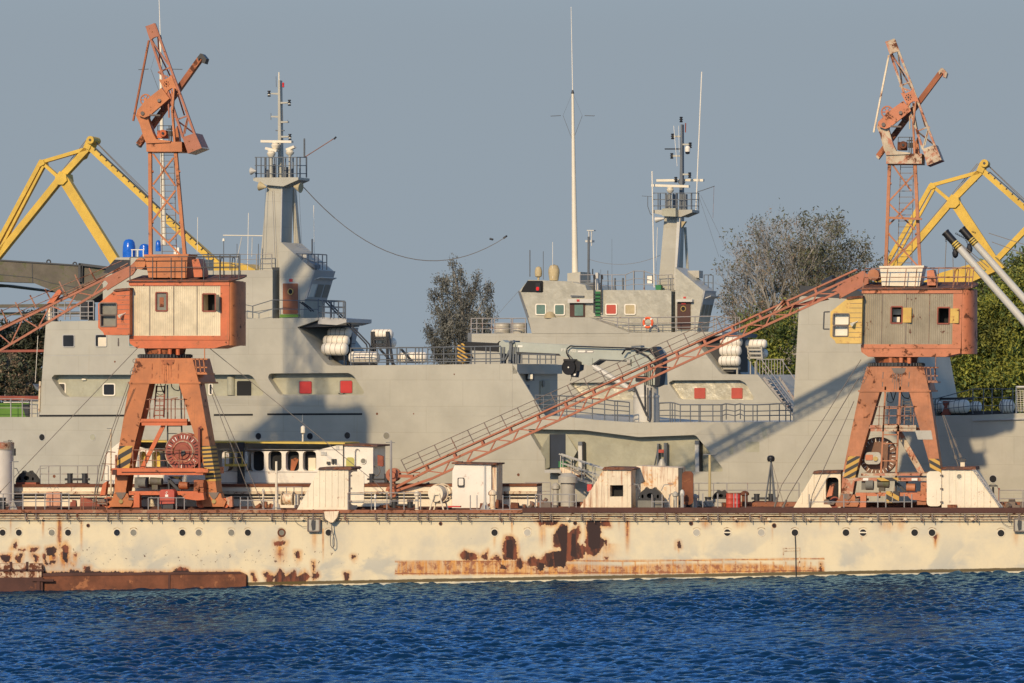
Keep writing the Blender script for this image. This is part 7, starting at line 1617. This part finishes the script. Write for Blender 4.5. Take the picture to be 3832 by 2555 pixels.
# casuarina between the ships: feathery upswept sprays
YT=150.; c=P(1725,1420,YT); t=thing('conifer_tree','feathery dark grey green tree standing alone between the two bridges','tree',(c.x,YT,1.6),'trees on the shore')
kt=pxm(c); rnd=random.Random(5); m=MB(); sprays=[]
m.cyl((c.x,YT,1.6),P(1728,1150,YT),.45,.22,8); m.cyl(P(1728,1150,YT),P(1693,990,YT),.22,.05,6); m.cyl(P(1722,1280,YT),P(1790,1040,YT),.2,.05,6); m.cyl(P(1700,1330,YT),P(1830,1085,YT),.16,.04,6); m.cyl(P(1720,1330,YT),P(1640,1110,YT),.16,.04,6)
stems=[((1722,1400),(1693,980),1.),((1735,1330),(1755,1060),.8),((1745,1300),(1790,1018),.9),((1760,1320),(1832,1062),.9),((1770,1350),(1842,1140),.7),((1715,1330),(1635,1030),.9),((1700,1340),(1613,1100),.8),((1710,1380),(1600,1230),.8),((1720,1400),(1625,1300),.7),((1750,1400),(1835,1220),.7),((1720,1290),(1725,1010),.8),((1700,1280),(1665,1045),.7),((1735,1400),(1800,1200),.8),((1700,1400),(1660,1180),.8)]
for (a,b_,w) in stems:
    for i in range(64):
        f=rnd.uniform(.12,1); px=a[0]+(b_[0]-a[0])*f; py=a[1]+(b_[1]-a[1])*f; sw=(1-f)*34*w+5
        p=P(px+rnd.gauss(0,sw),py+rnd.gauss(0,8),YT+rnd.uniform(-1,1)*(1-f*.7)*2.6); sprays.append(p)
    m.cyl(P(*a,YT),P(*b_,YT),.09,.02,5)
for _ in range(90):
    a=sprays[rnd.randrange(len(sprays))]; m.cyl(a,a+V((rnd.uniform(-.8,.8),0,rnd.uniform(.2,1.1))),.03,.01,4)
m.build('trunk',M['bark'],t); leafmesh('crown',sprays,.085,'leaf_casuarina',t,24,.36,1.5,3,.04,1.1)
def broad(label,lobes,YT,leaf,n,per,size,seed,base,bare=0,leaf2=None,n2=0,trunkr=.5,clump=True):
    """lobes in photo px: (x,y,rx,ry)"""
    c=P(base,1500,YT); t=thing('broadleaf_tree',label,'tree',(c.x,YT,1.6),'trees on the shore'); r=np.random.RandomState(seed); rnd=random.Random(seed)
    L=[]
    for x,y,rx,ry in lobes:
        p=P(x,y,YT); k=pxm(p); L.append((p.x,p.y,p.z,rx*k,max(rx,ry)*k*.8,ry*k))
    m=MB(); m.cyl((c.x,YT,1.6),(c.x,YT,L[0][2]*.55+.6),trunkr,trunkr*.7,8); tips=[]
    for x,y,z,a,b_,cc in L:
        p=V((c.x,YT,L[0][2]*.5)); q=V((x,y,z-cc*.4)); m.cyl(p,q,trunkr*.45,trunkr*.2,6)
        for _ in range(3+int(bare*4)):
            d=V((rnd.uniform(-1,1),rnd.uniform(-.6,.4),rnd.uniform(.1,1.1))).normalized(); branches(m,q,d,min(a,cc)*(.42 if not bare else .50),trunkr*.18,3 if not bare else 5 if bare>3 else 4,rnd,tips,.42,.10)
    m.build('trunk',M['bark'],t)
    if clump:
        cs=crown_points(L,int(n*.17),r); leafmesh('crown',cs,size,leaf,t,int(per*5.6),1.45,.75,seed)
        leafmesh('inner_crown',crown_points([(x,y+1.2,z-.3,a*.8,b_*.6,cc*.8) for x,y,z,a,b_,cc in L],int(n*.5),r),size,leaf,t,per,1.0,.9,seed+5)
        if leaf2: leafmesh('flowers',[(x+r.normal()*.3,y-.35,z+.45+r.normal()*.3) for x,y,z in cs],size*.75,leaf2,t,int(n2/12),1.25,.7,seed+1)
    else:
        leafmesh('crown',crown_points(L,n,r),size,leaf,t,per,size*3.6,.8,seed)
        if leaf2: leafmesh('flowers',crown_points(L,n2,r),size*.72,leaf2,t,9,size*3.0,.8,seed+1)
    return t,tips
# right hand trees; sparse, partly bare crown first
YT=118.; rnd=random.Random(12); r=np.random.RandomState(4); c=P(2950,1500,YT)
t=thing('broadleaf_tree','half bare grey branched tree with sparse leaves left of the right crane tower','tree',(c.x,YT,1.6),'trees on the shore')
m=MB(); tips=[]; fork=P(2955,1345,YT); m.cyl((c.x,YT,1.6),fork,.55,.4,8)
ends=[(2705,1075),(2700,1160),(2755,1000),(2805,945),(2860,925),(2915,905),(2970,890),(3030,885),(3085,905),(3140,935),(3190,985),(3235,1040),(2780,1120),(2850,1060),(2930,1010),(3010,990),(3090,1010),(3160,1080),(2880,1150),(2980,1100),(3070,1100),(2740,1230),(2830,1220),(3150,1180),(2920,1230),(3040,1200)]
for x,y in ends:
    q=P(x,y,YT+rnd.uniform(-3,3)); k=fork+(q-fork)*.55+V((0,0,-.3)); m.cyl(fork,k,.16,.09,5); m.cyl(k,fork+(q-fork)*.8,.09,.055,5)
    for f in (.5,.65,.8):
        for _ in range(3):
            p=fork+(q-fork)*f; d=((q-fork).normalized()+V((rnd.uniform(-1,1),rnd.uniform(-.8,.8),rnd.uniform(-.2,1)))*.75).normalized()
            branches(m,p,d,(q-fork).length*.17,.045,4,rnd,tips,.45,.12)
m.build('trunk',M['bark'],t)
tp=[tuple(p) for p,d in tips if d<=1]; sel=[p for p in tp if r.rand()<(.05 if p[0]<fork.x+1 and p[2]>fork.z+2.5 else .16)]
leafmesh('crown',sel,.10,'leaf_sparse',t,9,.55,1.,9)
leafmesh('dry_leaves',[p for p in tp if r.rand()<.05],.08,'leaf_dry',t,5,.5,1.,10)
broad('low bushy tree filling in below the half bare tree behind the far ship',[(2900,1290,120,90),(3020,1230,120,100),(3120,1150,90,80),(2790,1340,90,80),(2950,1400,140,110),(3200,1090,60,70)],122.,'leaf_dark',620,26,.14,13,2960,leaf2='leaf_dry',n2=420)
broad('dense green tree with yellow flowers behind the liferaft rack of the far ship',[(2830,1330,110,120),(2880,1420,120,120),(2930,1500,120,120),(2790,1450,100,140),(2900,1250,90,70)],108.,'leaf_dark',560,26,.15,21,2850,leaf2='leaf_yellow',n2=1500)
broad('dense green tree with yellowish tips right of the right crane house',[(3720,1240,120,130),(3820,1180,110,150),(3660,1330,110,120),(3760,1400,140,130),(3600,1420,120,110),(3700,1490,170,80),(3850,1330,110,150)],100.,'leaf_dark',900,26,.15,31,3740,leaf2='leaf_yellow',n2=3600)
broad('green tree with bare grey twigs behind the yellow crane at the right edge',[(3760,1080,90,80),(3850,1050,90,110),(3690,1130,90,70),(3620,1110,80,70),(3900,1180,100,120)],124.,'leaf_dark',480,24,.15,41,3800,bare=1,leaf2='leaf_yellow',n2=300)
broad('bushy green tree filling the gap under the right crane house',[(3560,1440,90,80),(3420,1440,100,90),(3350,1380,90,110),(3480,1340,90,90)],112.,'leaf_dark',600,26,.15,51,3480,leaf2='leaf_yellow',n2=500)
broad('dark scrubby tree on the far left slope above the green winch house',[(60,1290,120,90),(150,1250,80,90),(-20,1350,120,110),(120,1390,110,90),(40,1430,130,70),(-120,1300,120,110)],120.,'leaf_scrub',900,24,.15,61,60,leaf2='leaf_dry',n2=330,clump=False)
broad('grey brown dry bush at the far left behind the jib',[(20,1370,90,60),(90,1440,90,50),(-80,1420,110,70)],112.,'leaf_scrub',200,20,.14,71,20,bare=1,leaf2='leaf_dry',n2=420,trunkr=.3,clump=False)
# distant wooded hill that closes the gaps low down
m=MB(); N=60
xs=np.linspace(-260,260,N); r=np.random.RandomState(8)
top=[(x,300.,5.5+2.*math.sin(x*.03+1)+.8*math.sin(x*.11)) for x in xs]
v=[(x,260.,1.6) for x in xs]+top+[(x,380.,1.6) for x in xs]
m.add(v,[(i,i+1,N+i+1,N+i) for i in range(N-1)]+[(N+i,N+i+1,2*N+i+1,2*N+i) for i in range(N-1)])
m.build('hill',M['hill'],None,kind='structure')
